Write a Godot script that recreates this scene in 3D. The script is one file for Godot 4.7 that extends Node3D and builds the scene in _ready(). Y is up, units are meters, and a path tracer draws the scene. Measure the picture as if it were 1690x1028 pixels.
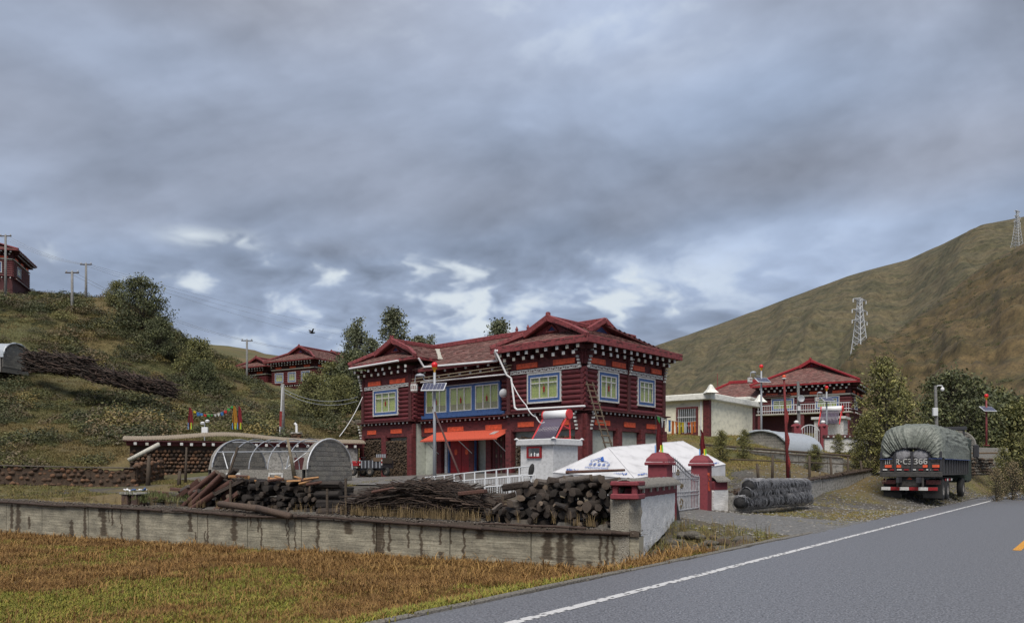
extends Node3D
# A log-built farmhouse beside a mountain road under heavy cloud.
# World: x right, y up, -z away from the viewer. "D" is distance along -z.

var mats := {}
var texs := {}
var used := {}
var rng := RandomNumberGenerator.new()
var tps_p: Array = []
var tps_w: PackedFloat64Array
var nz := FastNoiseLite.new()
var nf := FastNoiseLite.new()

func _ready() -> void:
	rng.seed = 77123
	nz.seed = 5; nz.frequency = 0.05; nz.fractal_octaves = 4
	nf.seed = 9; nf.frequency = 0.6; nf.fractal_octaves = 3
	view_and_light()
	terrain_setup()
	build_ground()
	build_road()
	build_mountains()
	build_all()

# ------------------------------------------------------------------ camera, sky, sun
func view_and_light() -> void:
	var cam := Camera3D.new()
	cam.name = "camera"
	add_child(cam)
	cam.projection = Camera3D.PROJECTION_FRUSTUM
	cam.near = 0.05
	cam.far = 6000.0
	cam.size = 2.0 * 514.0 / 1300.0 * 0.05
	cam.frustum_offset = Vector2(0, 264.0 / 1300.0 * 0.05)
	cam.position = Vector3(0, 1.6, 0)
	cam.current = true
	var e := Environment.new()
	e.background_mode = Environment.BG_SKY
	e.tonemap_mode = Environment.TONE_MAPPER_LINEAR
	e.tonemap_exposure = 2.55
	e.sdfgi_enabled = true
	e.ssao_enabled = true
	e.ssil_enabled = true
	e.fog_enabled = false
	e.fog_density = 0.00009
	e.fog_light_color = Color(0.74, 0.8, 0.9)
	var sky := Sky.new()
	var pm := PanoramaSkyMaterial.new()
	pm.panorama = sky_picture()
	sky.sky_material = pm
	e.sky = sky
	var we := WorldEnvironment.new()
	we.name = "world_environment"
	we.environment = e
	add_child(we)
	var sun := DirectionalLight3D.new()
	sun.name = "sun"
	sun.light_energy = 0.5
	sun.light_color = Color(1.0, 0.97, 0.93)
	sun.light_angular_distance = 35.0
	sun.shadow_enabled = true
	add_child(sun)
	sun.look_at_from_position(Vector3(0, 0, 0), Vector3(0.12, -1.35, -0.9))

func bell(x: float, y: float, cx: float, cy: float, sx: float, sy: float) -> float:
	var a := (x - cx) / sx
	var b := (y - cy) / sy
	return exp(-a * a - b * b)

var sk_a := FastNoiseLite.new()
var sk_b := FastNoiseLite.new()
var sk_c := FastNoiseLite.new()
func sky_setup() -> void:
	sk_a.seed = 31; sk_a.frequency = 0.55; sk_a.fractal_octaves = 4; sk_a.fractal_gain = 0.48
	sk_b.seed = 12; sk_b.frequency = 1.5; sk_b.fractal_octaves = 6; sk_b.fractal_gain = 0.52
	sk_c.seed = 4; sk_c.frequency = 0.3; sk_c.fractal_octaves = 3

func sky_color(d: Vector3) -> Color:
	# a layered cloud deck seen from below; coordinates on the deck
	var k := 1.0 / (maxf(d.y, 0.0) + 0.22)
	var p := Vector2(d.x * k, -d.z * k)
	var w := sk_c.get_noise_3d(p.x, p.y, 7.0)
	var q := p + Vector2(w, -w) * 0.5
	var n1 := sk_a.get_noise_3d(q.x * 1.15, q.y * 1.5, 0.0) * 1.5
	var n2 := sk_b.get_noise_3d(q.x * 1.5, q.y * 2.6, n1 * 0.25) * 1.6
	var n3 := sk_c.get_noise_3d(q.x * 2.2, q.y * 2.6, 20.0) * 1.6
	var az := rad_to_deg(atan2(d.x, -d.z))
	var el := rad_to_deg(asin(clampf(d.y, -1.0, 1.0)))
	# main features of the deck (degrees)
	var lift := bell(az, el, 4.0, 30.5, 14.0, 4.2) * 0.75 + bell(az, el, -26.0, 26.0, 8.0, 3.4) * 0.3 + bell(az, el, -9.0, 26.0, 9.0, 3.0) * 0.18
	lift += bell(az, el, 21.0, 14.5, 14.0, 3.8) * 0.5 + bell(az, el, 16.0, 26.0, 10.0, 4.0) * 0.2 + bell(az, el, -32.0, 16.0, 6.0, 2.0) * 0.2
	var low := bell(az, el, -5.0, 11.8, 21.0, 3.6)
	var dark := bell(az, el, 22.0, 19.5, 17.0, 2.6) * 0.42 + bell(az, el, 9.0, 16.6, 5.0, 2.0) * 0.4
	dark += bell(az, el, -28.0, 30.5, 14.0, 3.4) * 0.42 + bell(az, el, -37.0, 22.0, 7.0, 6.0) * 0.3 + bell(az, el, -6.0, 18.5, 12.0, 3.0) * 0.2
	dark += bell(az, el, 14.0, 10.0, 8.0, 1.7) * 0.45 + bell(az, el, -10.0, 15.2, 8.0, 0.9) * 0.3 + bell(az, el, 35.0, 30.0, 6.0, 6.0) * 0.3 + bell(az, el, 8.0, 27.0, 8.0, 1.6) * 0.2
	var warm := clampf(0.08 + n3 * 0.5 + dark * 0.8 + 0.25 * smoothstep(23.0, 31.0, el) - low * 0.8 - lift * 0.3, 0.0, 1.0)
	var blue := Color(0.242, 0.297, 0.402)
	var grey := Color(0.266, 0.278, 0.324)
	var c := blue.lerp(grey, warm)
	var v := 1.0 + n1 * 0.16 + n2 * 0.28 + lift - dark * 0.6 + low * 0.25 + 0.19
	v += 0.2 * (1.0 - smoothstep(3.0, 15.0, el))
	c = c * maxf(v, 0.3)
	# thin places that let the light through
	var n4 := sk_b.get_noise_3d(d.x * 9.0 + n2 * 0.25, d.y * 16.0, 40.0) * 1.7
	var n5 := sk_b.get_noise_3d(d.x * 5.5 + n2 * 0.2, d.y * 10.0, 70.0) * 1.6
	c = c * (1.0 + (n4 * 0.3 + n5 * 0.25) * (0.15 + low))
	var fine := n4 * 0.9 + n5 * 0.7 + n2 * 0.15
	var gap := smoothstep(0.16, 1.25, fine + low * 0.68 - 0.26) * smoothstep(0.05, 0.6, low) * 1.25
	gap = maxf(gap, smoothstep(-0.2, 1.0, fine + 0.2) * (bell(az, el, -21.9, 15.4, 1.9, 0.6) + bell(az, el, -19.0, 15.4, 1.2, 0.6) + bell(az, el, -30.5, 13.2, 0.5, 1.0) * 0.7) * 1.1)
	gap = maxf(gap, smoothstep(-0.2, 1.1, fine + n2) * bell(az, el, 4.0, 31.0, 14.0, 3.2) * 0.5)
	gap = maxf(gap, smoothstep(-0.1, 1.1, fine + n2 + 0.1) * bell(az, el, 13.0, 13.0, 10.0, 2.2) * 0.6)
	c = c.lerp(Color(0.68, 0.75, 0.81), clampf(gap * 0.85, 0.0, 1.0))
	# near the skyline everything greys into far air
	var far := 1.0 - smoothstep(0.0, 9.0, el)
	c = c.lerp(Color(0.36, 0.42, 0.52), far * 0.55)
	c.a = 1.0
	return c

func sky_picture() -> Texture2D:
	sky_setup()
	var gain := 1.0 / 2.55
	var lw := 512
	var lh := 256
	var small := Image.create(lw, lh, false, Image.FORMAT_RGBF)
	for y in lh:
		var el := (0.5 - (y + 0.5) / lh) * PI
		for x in lw:
			var c := Color(0.3, 0.32, 0.36) * gain
			if el > -0.03:
				var az := (x + 0.5) / lw * TAU
				c = sky_color(Vector3(sin(az) * cos(el), sin(el), -cos(az) * cos(el))) * gain
			small.set_pixel(x, y, c)
	var W := 4096
	var H := 2048
	var big := small
	big.resize(W, H, Image.INTERPOLATE_CUBIC)
	# the same clouds, drawn finer where the picture looks
	var x0 := int(-W * 46.0 / 360.0)
	var x1 := int(W * 46.0 / 360.0)
	var y0 := int(H * (0.5 - 37.0 / 180.0))
	var y1 := int(H * 0.5)
	for y in range(y0, y1):
		var el := (0.5 - (y + 0.5) / H) * PI
		var ce := cos(el)
		var se := sin(el)
		for x in range(x0, x1):
			var az := (x + 0.5) / W * TAU
			big.set_pixel(posmod(x, W), y, sky_color(Vector3(sin(az) * ce, se, -cos(az) * ce)) * gain)
	return ImageTexture.create_from_image(big)

# ------------------------------------------------------------------ helpers
func P(x: float, h: float, d: float) -> Vector3:
	return Vector3(x, h, -d)

func at(px: float, py: float, d: float) -> Vector3:      # the place that the survey of the photograph gives at distance d
	return Vector3((px - 845.0) * d / 1300.0, 1.6 + (778.0 - py) * d / 1300.0, -d)

func rr(a: float, b: float) -> float:
	return rng.randf_range(a, b)

func tex(kind: String) -> Texture2D:
	if texs.has(kind):
		return texs[kind]
	var n := FastNoiseLite.new()
	var t := NoiseTexture2D.new()
	t.seamless = true
	t.width = 512
	t.height = 512
	var g := Gradient.new()
	var o := PackedFloat32Array([0.0, 0.5, 1.0])
	var v := [0.7, 0.9, 1.0]
	match kind:
		"mottle":
			n.frequency = 0.012; n.fractal_octaves = 6; n.seed = 3
			v = [0.62, 0.88, 1.0]
		"soft":
			n.frequency = 0.02; n.fractal_octaves = 6; n.fractal_gain = 0.6; n.seed = 44
			o = PackedFloat32Array([0.0, 0.3, 0.5, 1.0]); v = [0.74, 0.91, 0.98, 1.0]
		"grime":
			n.frequency = 0.02; n.fractal_octaves = 7; n.fractal_gain = 0.62; n.seed = 8
			o = PackedFloat32Array([0.0, 0.34, 0.5, 1.0]); v = [0.34, 0.72, 0.94, 1.0]
		"speckle":
			n.frequency = 0.16; n.fractal_octaves = 3; n.fractal_gain = 0.7; n.seed = 11
			o = PackedFloat32Array([0.0, 0.4, 0.62, 0.8, 1.0]); v = [0.35, 0.7, 0.84, 1.0, 1.0]
		"aggregate":
			n.frequency = 0.22; n.fractal_octaves = 3; n.fractal_gain = 0.8; n.seed = 19
			o = PackedFloat32Array([0.0, 0.3, 0.5, 0.68, 0.8, 1.0]); v = [0.2, 0.52, 0.68, 0.76, 1.0, 1.0]
		"grain":
			n.frequency = 0.03; n.fractal_octaves = 6; n.fractal_gain = 0.65; n.seed = 21
			v = [0.45, 0.8, 1.0]
		"blotch":
			n.noise_type = FastNoiseLite.TYPE_CELLULAR
			n.frequency = 0.035; n.fractal_octaves = 4; n.seed = 14
			n.cellular_return_type = FastNoiseLite.RETURN_DISTANCE
			v = [0.5, 0.85, 1.0]
		"hill":
			n.frequency = 0.018; n.fractal_octaves = 7; n.fractal_gain = 0.68; n.seed = 33
			v = [0.42, 0.8, 1.0]
	var cols := PackedColorArray()
	for k in v:
		cols.append(Color(k, k, k))
	g.offsets = o
	g.colors = cols
	t.noise = n
	t.color_ramp = g
	texs[kind] = t
	return t

func hmap(kind: String) -> Texture2D:
	var key := "h_" + kind
	if texs.has(key):
		return texs[key]
	var n := FastNoiseLite.new()
	var t := NoiseTexture2D.new()
	t.seamless = true
	t.width = 512
	t.height = 512
	n.seed = 17
	match kind:
		"fine":
			n.frequency = 0.09; n.fractal_octaves = 4; n.fractal_gain = 0.6
		"rough":
			n.frequency = 0.025; n.fractal_octaves = 6; n.fractal_gain = 0.6
		"cell":
			n.noise_type = FastNoiseLite.TYPE_CELLULAR; n.frequency = 0.03; n.fractal_octaves = 2
	t.noise = n
	texs[key] = t
	return t

# col is a linear base colour
func M(key: String, col: Color, rough := 0.8, tx := "", sc := 1.0, bump := "", bscale := 0.0, stretch := Vector3.ONE) -> StandardMaterial3D:
	if mats.has(key):
		return mats[key]
	var m := StandardMaterial3D.new()
	m.resource_name = key
	m.albedo_color = col.linear_to_srgb()
	m.roughness = rough
	if tx != "":
		m.albedo_texture = tex(tx)
	if tx != "" or bump != "":
		m.uv1_triplanar = true
		m.uv1_world_triplanar = true
		m.uv1_scale = stretch * sc
	if bump != "":
		m.heightmap_enabled = true
		m.heightmap_texture = hmap(bump)
		m.heightmap_scale = bscale
	mats[key] = m
	return m

func C(r: float, g: float, b: float) -> Color:      # a colour given as seen on an sRGB chart, turned linear
	return Color(r / 255.0, g / 255.0, b / 255.0).srgb_to_linear()

func new_st() -> SurfaceTool:
	var st := SurfaceTool.new()
	st.begin(Mesh.PRIMITIVE_TRIANGLES)
	st.set_smooth_group(-1)
	return st

func tri(st: SurfaceTool, a: Vector3, b: Vector3, c: Vector3) -> void:
	st.add_vertex(a); st.add_vertex(b); st.add_vertex(c)

func quad(st: SurfaceTool, a: Vector3, b: Vector3, c: Vector3, d: Vector3) -> void:   # clockwise seen from the front
	tri(st, a, b, c); tri(st, a, c, d)

func box(st: SurfaceTool, c: Vector3, s: Vector3, b := Basis()) -> void:
	var x := b.x * s.x * 0.5
	var y := b.y * s.y * 0.5
	var z := b.z * s.z * 0.5
	quad(st, c - x + y + z, c + x + y + z, c + x - y + z, c - x - y + z)
	quad(st, c + x + y - z, c - x + y - z, c - x - y - z, c + x - y - z)
	quad(st, c + x + y + z, c + x + y - z, c + x - y - z, c + x - y + z)
	quad(st, c - x + y - z, c - x + y + z, c - x - y + z, c - x - y - z)
	quad(st, c - x + y - z, c + x + y - z, c + x + y + z, c - x + y + z)
	quad(st, c - x - y + z, c + x - y + z, c + x - y - z, c - x - y - z)

# box with its edges chamfered by e
func cbox(st: SurfaceTool, c: Vector3, s: Vector3, e := 0.02, b := Basis()) -> void:
	var h := s * 0.5
	e = minf(e, minf(h.x, minf(h.y, h.z)) * 0.8)
	var I := Vector3(h.x - e, h.y - e, h.z - e)
	for ax in 3:
		var u := (ax + 1) % 3
		var v := (ax + 2) % 3
		for sg: float in [-1.0, 1.0]:
			var f := []
			for k: Vector2 in [Vector2(-1, -1), Vector2(1, -1), Vector2(1, 1), Vector2(-1, 1)]:
				var p := Vector3.ZERO
				p[ax] = sg * h[ax]; p[u] = k.x * I[u]; p[v] = k.y * I[v]
				f.append(c + b * p)
			if sg > 0.0:
				quad(st, f[3], f[2], f[1], f[0])
			else:
				quad(st, f[0], f[1], f[2], f[3])
	for ax in 3:
		var u := (ax + 1) % 3
		var v := (ax + 2) % 3
		for su: float in [-1.0, 1.0]:
			for sv: float in [-1.0, 1.0]:
				var f := []
				for k: Vector2 in [Vector2(-1, 0), Vector2(1, 0), Vector2(1, 1), Vector2(-1, 1)]:
					var p := Vector3.ZERO
					p[ax] = k.x * I[ax]
					p[u] = su * (h[u] if k.y < 0.5 else I[u])
					p[v] = sv * (I[v] if k.y < 0.5 else h[v])
					f.append(c + b * p)
				if su * sv > 0.0:
					quad(st, f[3], f[2], f[1], f[0])
				else:
					quad(st, f[0], f[1], f[2], f[3])

func frame_of(dir: Vector3) -> Basis:      # y along dir
	var y := dir.normalized()
	var x := y.cross(Vector3(0, 0, 1))
	if x.length() < 0.05:
		x = y.cross(Vector3(1, 0, 0))
	x = x.normalized()
	return Basis(x, y, x.cross(y).normalized())

func cyl(st: SurfaceTool, a: Vector3, b: Vector3, r0: float, r1: float, n := 8, caps := true) -> void:
	var f := frame_of(b - a)
	for i in n:
		var t0 := TAU * i / n
		var t1 := TAU * (i + 1) / n
		var d0 := f.x * cos(t0) + f.z * sin(t0)
		var d1 := f.x * cos(t1) + f.z * sin(t1)
		quad(st, b + d0 * r1, a + d0 * r0, a + d1 * r0, b + d1 * r1)
		if caps:
			tri(st, a, a + d1 * r0, a + d0 * r0)
			tri(st, b, b + d0 * r1, b + d1 * r1)

func tube(st: SurfaceTool, pts: Array, r: float, n := 6) -> void:
	for i in pts.size() - 1:
		cyl(st, pts[i], pts[i + 1], r, r, n, i == 0 or i == pts.size() - 2)

# profile of Vector2(radius, height) turned about the y axis at o
func lathe(st: SurfaceTool, o: Vector3, prof: Array, n := 12) -> void:
	for k in prof.size() - 1:
		var p: Vector2 = prof[k]
		var q: Vector2 = prof[k + 1]
		for i in n:
			var t0 := TAU * i / n
			var t1 := TAU * (i + 1) / n
			var e0 := Vector3(cos(t0), 0, sin(t0))
			var e1 := Vector3(cos(t1), 0, sin(t1))
			quad(st, o + e0 * q.x + Vector3.UP * q.y, o + e1 * q.x + Vector3.UP * q.y, o + e1 * p.x + Vector3.UP * p.y, o + e0 * p.x + Vector3.UP * p.y)

func ball(st: SurfaceTool, c: Vector3, r: Vector3, n := 10, m := 6) -> void:
	var prof := []
	for k in m + 1:
		var t := -PI / 2 + PI * k / m
		prof.append(Vector2(cos(t), sin(t)))
	for k in m:
		for i in n:
			var t0 := TAU * i / n
			var t1 := TAU * (i + 1) / n
			var f := func(t: float, p: Vector2) -> Vector3: return c + Vector3(cos(t) * p.x, p.y, sin(t) * p.x) * r
			quad(st, f.call(t0, prof[k + 1]), f.call(t1, prof[k + 1]), f.call(t1, prof[k]), f.call(t0, prof[k]))

func done(st: SurfaceTool, smooth := false) -> ArrayMesh:
	if smooth:
		st.index()
	st.generate_normals()
	return st.commit()

func numbered(n: String) -> String:
	if not used.has(n):
		used[n] = 0
		return n
	used[n] += 1
	return "%s_%03d" % [n, used[n]]

func thing(called: String, label: String, category: String, pos := Vector3.ZERO, turn := 0.0, group := "") -> Node3D:
	var o := Node3D.new()
	o.name = numbered(called)
	add_child(o)
	o.position = pos
	o.rotation.y = turn
	tag(o, label, category, group)
	return o

func tag(o: Node, label: String, category: String, group := "", kind := "") -> void:
	if label != "":
		o.set_meta("label", label)
	if category != "":
		o.set_meta("category", category)
	if group != "":
		o.set_meta("group", group)
	if kind != "":
		o.set_meta("kind", kind)

func part(called: String, mesh: Mesh, m: Material, parent: Node, tr := Transform3D()) -> MeshInstance3D:
	var o := MeshInstance3D.new()
	o.name = called if parent != self else numbered(called)
	o.mesh = mesh
	o.material_override = m
	parent.add_child(o, true)
	o.transform = tr
	return o

func setting(called: String, mesh: Mesh, m: Material) -> MeshInstance3D:
	var o := part(called, mesh, m, self)
	o.set_meta("kind", "structure")
	return o

func solo(called: String, mesh: Mesh, m: Material, label: String, category: String, group := "", tr := Transform3D()) -> MeshInstance3D:
	var o := part(called, mesh, m, self, tr)
	tag(o, label, category, group)
	return o

func T(x: float, y: float, z: float) -> Transform3D:
	return Transform3D(Basis(), Vector3(x, y, z))

func copy_of(o: Node3D, called: String, pos: Vector3, turn: float, label: String, group := "") -> Node3D:
	var c: Node3D = o.duplicate()
	c.name = numbered(called)
	add_child(c)
	c.position = pos
	c.rotation.y = turn
	c.set_meta("label", label)
	if group != "":
		c.set_meta("group", group)
	return c

# ------------------------------------------------------------------ the lie of the land
const RX := 0.603
const RD := 0.798          # the road runs along (RX, RD); s is measured to its left, t along it
const WALL_A := Vector2(2.72, 16.75)
const WALL_B := Vector2(-17.7, 27.3)

func S(x: float, d: float) -> float:
	return -RD * x + RX * d
func Tt(x: float, d: float) -> float:
	return RX * x + RD * d

func terrain_setup() -> void:
	# survey points: x, distance, height
	var a := [[2.5, 17.4, 0.3], [-4.0, 20.9, 0.38], [-10.5, 24.2, 0.48], [-17.5, 28.0, 0.6], [-30.0, 34.5, 0.8], [4.26, 22.6, 0.3], [6.38, 26.5, 0.3], [7.6, 22.6, 0.12], [3.4, 19.5, 0.3], [4.8, 19.3, 0.05],
		[8.9, 25.9, 0.1], [12.5, 30.7, 0.15], [17.3, 37.0, 0.2], [26.4, 49.0, 0.3], [41.5, 69.0, 0.5], [60.0, 95.0, 1.0], [2.0, 42.0, 1.5], [-4.0, 46.0, 1.5], [6.0, 40.0, 1.5]]
	for q in a:
		tps_p.append(Vector3(q[0], q[1], q[2]))
	var b := [[717, 790, 33], [870, 812, 27], [640, 800, 30], [598, 785, 46], [741, 782, 42], [965, 785, 35], [540, 802, 31], [300, 792, 38], [230, 790, 39], [420, 790, 38], [0, 822, 30], [150, 802, 34],
		[0, 790, 33], [100, 772, 38], [215, 745, 44], [330, 732, 46], [440, 728, 48], [560, 712, 54], [0, 700, 48], [150, 690, 55], [300, 690, 58], [450, 680, 62],
		[0, 610, 62], [150, 610, 66], [300, 640, 70], [450, 660, 78], [560, 668, 75], [0, 500, 85], [110, 500, 85], [230, 512, 82], [300, 572, 85], [350, 605, 90], [430, 642, 98], [530, 642, 98],
		[-200, 500, 80], [-200, 640, 55], [-200, 780, 38], [0, 482, 100], [110, 494, 105], [230, 524, 110], [350, 590, 120], [450, 615, 130], [560, 615, 130], [700, 700, 75], [850, 712, 80], [700, 680, 120], [900, 690, 130],
		[1098, 728, 47], [1258, 728, 50], [1170, 742, 44.5], [1360, 745, 50], [1230, 790, 37], [1290, 774, 40], [1300, 797, 36], [1215, 838, 31], [1335, 822, 35], [1400, 800, 40], [1440, 780, 46],
		[1190, 722, 68], [1420, 722, 72], [1500, 826, 37], [1600, 792, 43], [1690, 790, 52], [1600, 757, 65], [1720, 757, 70], [1450, 715, 150], [1690, 720, 200], [1150, 700, 140], [1900, 760, 100]]
	for q in b:
		var v := at(q[0], q[1], q[2])
		tps_p.append(Vector3(v.x, -v.z, v.y))
	# thin-plate spline through the survey
	var n := tps_p.size()
	var N := n + 3
	var A: Array = []
	for i in N:
		var row := PackedFloat64Array()
		row.resize(N + 1)
		A.append(row)
	for i in n:
		for j in n:
			A[i][j] = tk(Vector2(tps_p[i].x - tps_p[j].x, tps_p[i].y - tps_p[j].y).length_squared()) + (0.6 if i == j else 0.0)
		A[i][n] = 1.0; A[i][n + 1] = tps_p[i].x; A[i][n + 2] = tps_p[i].y
		A[n][i] = 1.0; A[n + 1][i] = tps_p[i].x; A[n + 2][i] = tps_p[i].y
		A[i][N] = tps_p[i].z
	for c in N:
		var best := c
		for r in range(c + 1, N):
			if absf(A[r][c]) > absf(A[best][c]):
				best = r
		var tmp = A[c]; A[c] = A[best]; A[best] = tmp
		var rc: PackedFloat64Array = A[c]
		var inv: float = 1.0 / rc[c]
		for r in range(c + 1, N):
			var row: PackedFloat64Array = A[r]
			var f: float = row[c] * inv
			if f != 0.0:
				for k in range(c, N + 1):
					row[k] -= f * rc[k]
				A[r] = row
	tps_w.resize(N)
	for c in range(N - 1, -1, -1):
		var v: float = A[c][N]
		for k in range(c + 1, N):
			v -= A[c][k] * tps_w[k]
		tps_w[c] = v / A[c][c]

func tk(r2: float) -> float:
	return r2 * log(r2 + 1e-9) * 0.5

func tps(x: float, d: float) -> float:
	var n := tps_p.size()
	var h := tps_w[n] + tps_w[n + 1] * x + tps_w[n + 2] * d
	for i in n:
		var dx: float = x - tps_p[i].x
		var dy: float = d - tps_p[i].y
		var r2 := dx * dx + dy * dy + 1e-9
		h += tps_w[i] * r2 * log(r2) * 0.5
	return h

func wall_side(x: float, d: float) -> float:      # > 0 behind the retaining wall
	var v := WALL_B - WALL_A
	var nrm := Vector2(-v.y, v.x).normalized()
	if nrm.y < 0.0:
		nrm = -nrm
	return (Vector2(x, d) - WALL_A).dot(nrm)

func H(x: float, d: float) -> float:
	var s := S(x, d)
	var ws := wall_side(x, d)
	if s < 6.2:
		var right := smoothstep(-3.6, -12.0, s)
		return -0.05 - 1.2 * right
	var field := -0.6 + 0.05 * nf.get_noise_2d(x, d)
	var k := smoothstep(6.2, 8.6, s)
	var h := 0.0
	if ws <= 0.7 and s > 7.6:
		var f := lerpf(-0.04, field, k)
		# the bank in front of the driveway, beyond the wall's end
		return f
	if ws <= 0.0:
		return lerpf(-0.04, field, k)
	h = tps(clampf(x, -130, 130), clampf(d, 0, 190))
	h = clampf(h, -0.6, 34.0)
	if d > 190.0 or absf(x) > 130.0:
		h = clampf(h, 4.0, 22.0)
	var t := Tt(x, d)
	var kk := smoothstep(6.2, 8.2, s)
	h = lerpf(-0.04, h, kk)
	# the ditch between the wall's end and the driveway
	var ditch := smoothstep(0.0, 0.5, ws) * (1.0 - smoothstep(17.6, 19.8, t)) * (1.0 - smoothstep(8.2, 9.0, s - (t - 15.0) * 0.4)) * smoothstep(6.3, 7.0, s)
	h = lerpf(h, -0.45, ditch)
	var rough := smoothstep(40.0, 60.0, d) * smoothstep(34.0, 45.0, s)
	h += nz.get_noise_2d(x * 1.6, d * 1.6) * 1.1 * rough
	return h

func axis(breaks: Array) -> PackedFloat32Array:      # [[from, step], ...] up to the last from
	var o := PackedFloat32Array()
	for i in breaks.size() - 1:
		var v: float = breaks[i][0]
		while v < breaks[i + 1][0] - 0.001:
			o.append(v)
			v += breaks[i][1]
	o.append(breaks[-1][0])
	return o

var g_xs: PackedFloat32Array
var g_ds: PackedFloat32Array
var g_hs: PackedFloat32Array
func GH(x: float, d: float) -> float:      # height of the built ground sheet
	var i := clampi(g_xs.bsearch(x) - 1, 0, g_xs.size() - 2)
	var j := clampi(g_ds.bsearch(d) - 1, 0, g_ds.size() - 2)
	var fx := (x - g_xs[i]) / (g_xs[i + 1] - g_xs[i])
	var fd := (d - g_ds[j]) / (g_ds[j + 1] - g_ds[j])
	var n := g_xs.size()
	return lerpf(lerpf(g_hs[j * n + i], g_hs[j * n + i + 1], fx), lerpf(g_hs[(j + 1) * n + i], g_hs[(j + 1) * n + i + 1], fx), fd)

func build_ground() -> void:
	var xs := axis([[-700, 60], [-220, 12], [-100, 3], [-46, 1.2], [-22, 0.55], [26, 1.2], [60, 4], [140, 16], [300, 80], [1100, 1]])
	var ds := axis([[-60, 12], [0, 2], [8, 0.55], [50, 1.3], [112, 5], [200, 25], [500, 100], [1400, 1]])
	var st := new_st()
	st.set_smooth_group(0)
	var nx := xs.size()
	var hs := PackedFloat32Array()
	for d in ds:
		for x in xs:
			hs.append(H(x, d))
	g_xs = xs
	g_ds = ds
	g_hs = hs
	for j in ds.size():
		for i in nx:
			var x := xs[i]
			var d := ds[j]
			st.set_color(ground_color(x, d))
			st.add_vertex(P(x, hs[j * nx + i], d))
	for j in ds.size() - 1:
		for i in nx - 1:
			var a := j * nx + i
			for k in [a, a + nx, a + nx + 1, a, a + nx + 1, a + 1]:
				st.add_index(k)
	st.generate_normals()
	var m := M("ground", Color(1, 1, 1), 0.95, "grain", 0.35, "rough", 3.0)
	m.vertex_color_use_as_albedo = true
	setting("ground", st.commit(), m)

func ground_color(x: float, d: float) -> Color:
	var s := S(x, d)
	var t := Tt(x, d)
	var n := nz.get_noise_2d(x * 2.0, d * 2.0)
	var n2 := nf.get_noise_2d(x * 0.5, d * 0.5)
	var soil := Color(0.085, 0.065, 0.046)
	var grass := Color(0.15, 0.155, 0.05).lerp(Color(0.23, 0.165, 0.065), clampf(0.5 + n * 1.5, 0, 1))
	var gravel := Color(0.15, 0.142, 0.13)
	if wall_side(x, d) < 0.0:
		return soil.lerp(Color(0.17, 0.115, 0.05), clampf(0.6 + n2, 0, 1))
	if s > 34.0 or d > 52.0:
		var g := Color(0.14, 0.14, 0.05).lerp(Color(0.24, 0.18, 0.075), clampf(0.45 + n * 1.3 + n2 * 0.4, 0, 1))
		return g.lerp(Color(0.12, 0.09, 0.06), clampf(n2 * 1.2 - 0.1, 0, 0.8))
	if s < 15.0:
		return gravel.lerp(soil, clampf(0.35 + n2, 0, 0.8)).lerp(grass, 0.8 * smoothstep(0.0, 0.3, n + n2 * 0.5 + (0.1 if t > 38.0 else -0.05)))
	if t < 33.0 and s < 36.0:
		return soil.lerp(gravel, clampf(0.5 + n2, 0, 1)).lerp(grass, smoothstep(-0.1, 0.2, n) * smoothstep(23.0, 17.0, t) * smoothstep(22.0, 27.0, s))
	return grass

# ------------------------------------------------------------------ road
func rp(s: float, t: float, h: float) -> Vector3:      # road coordinates to world
	return P(RX * t - RD * s, h, RD * t + RX * s)

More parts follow.
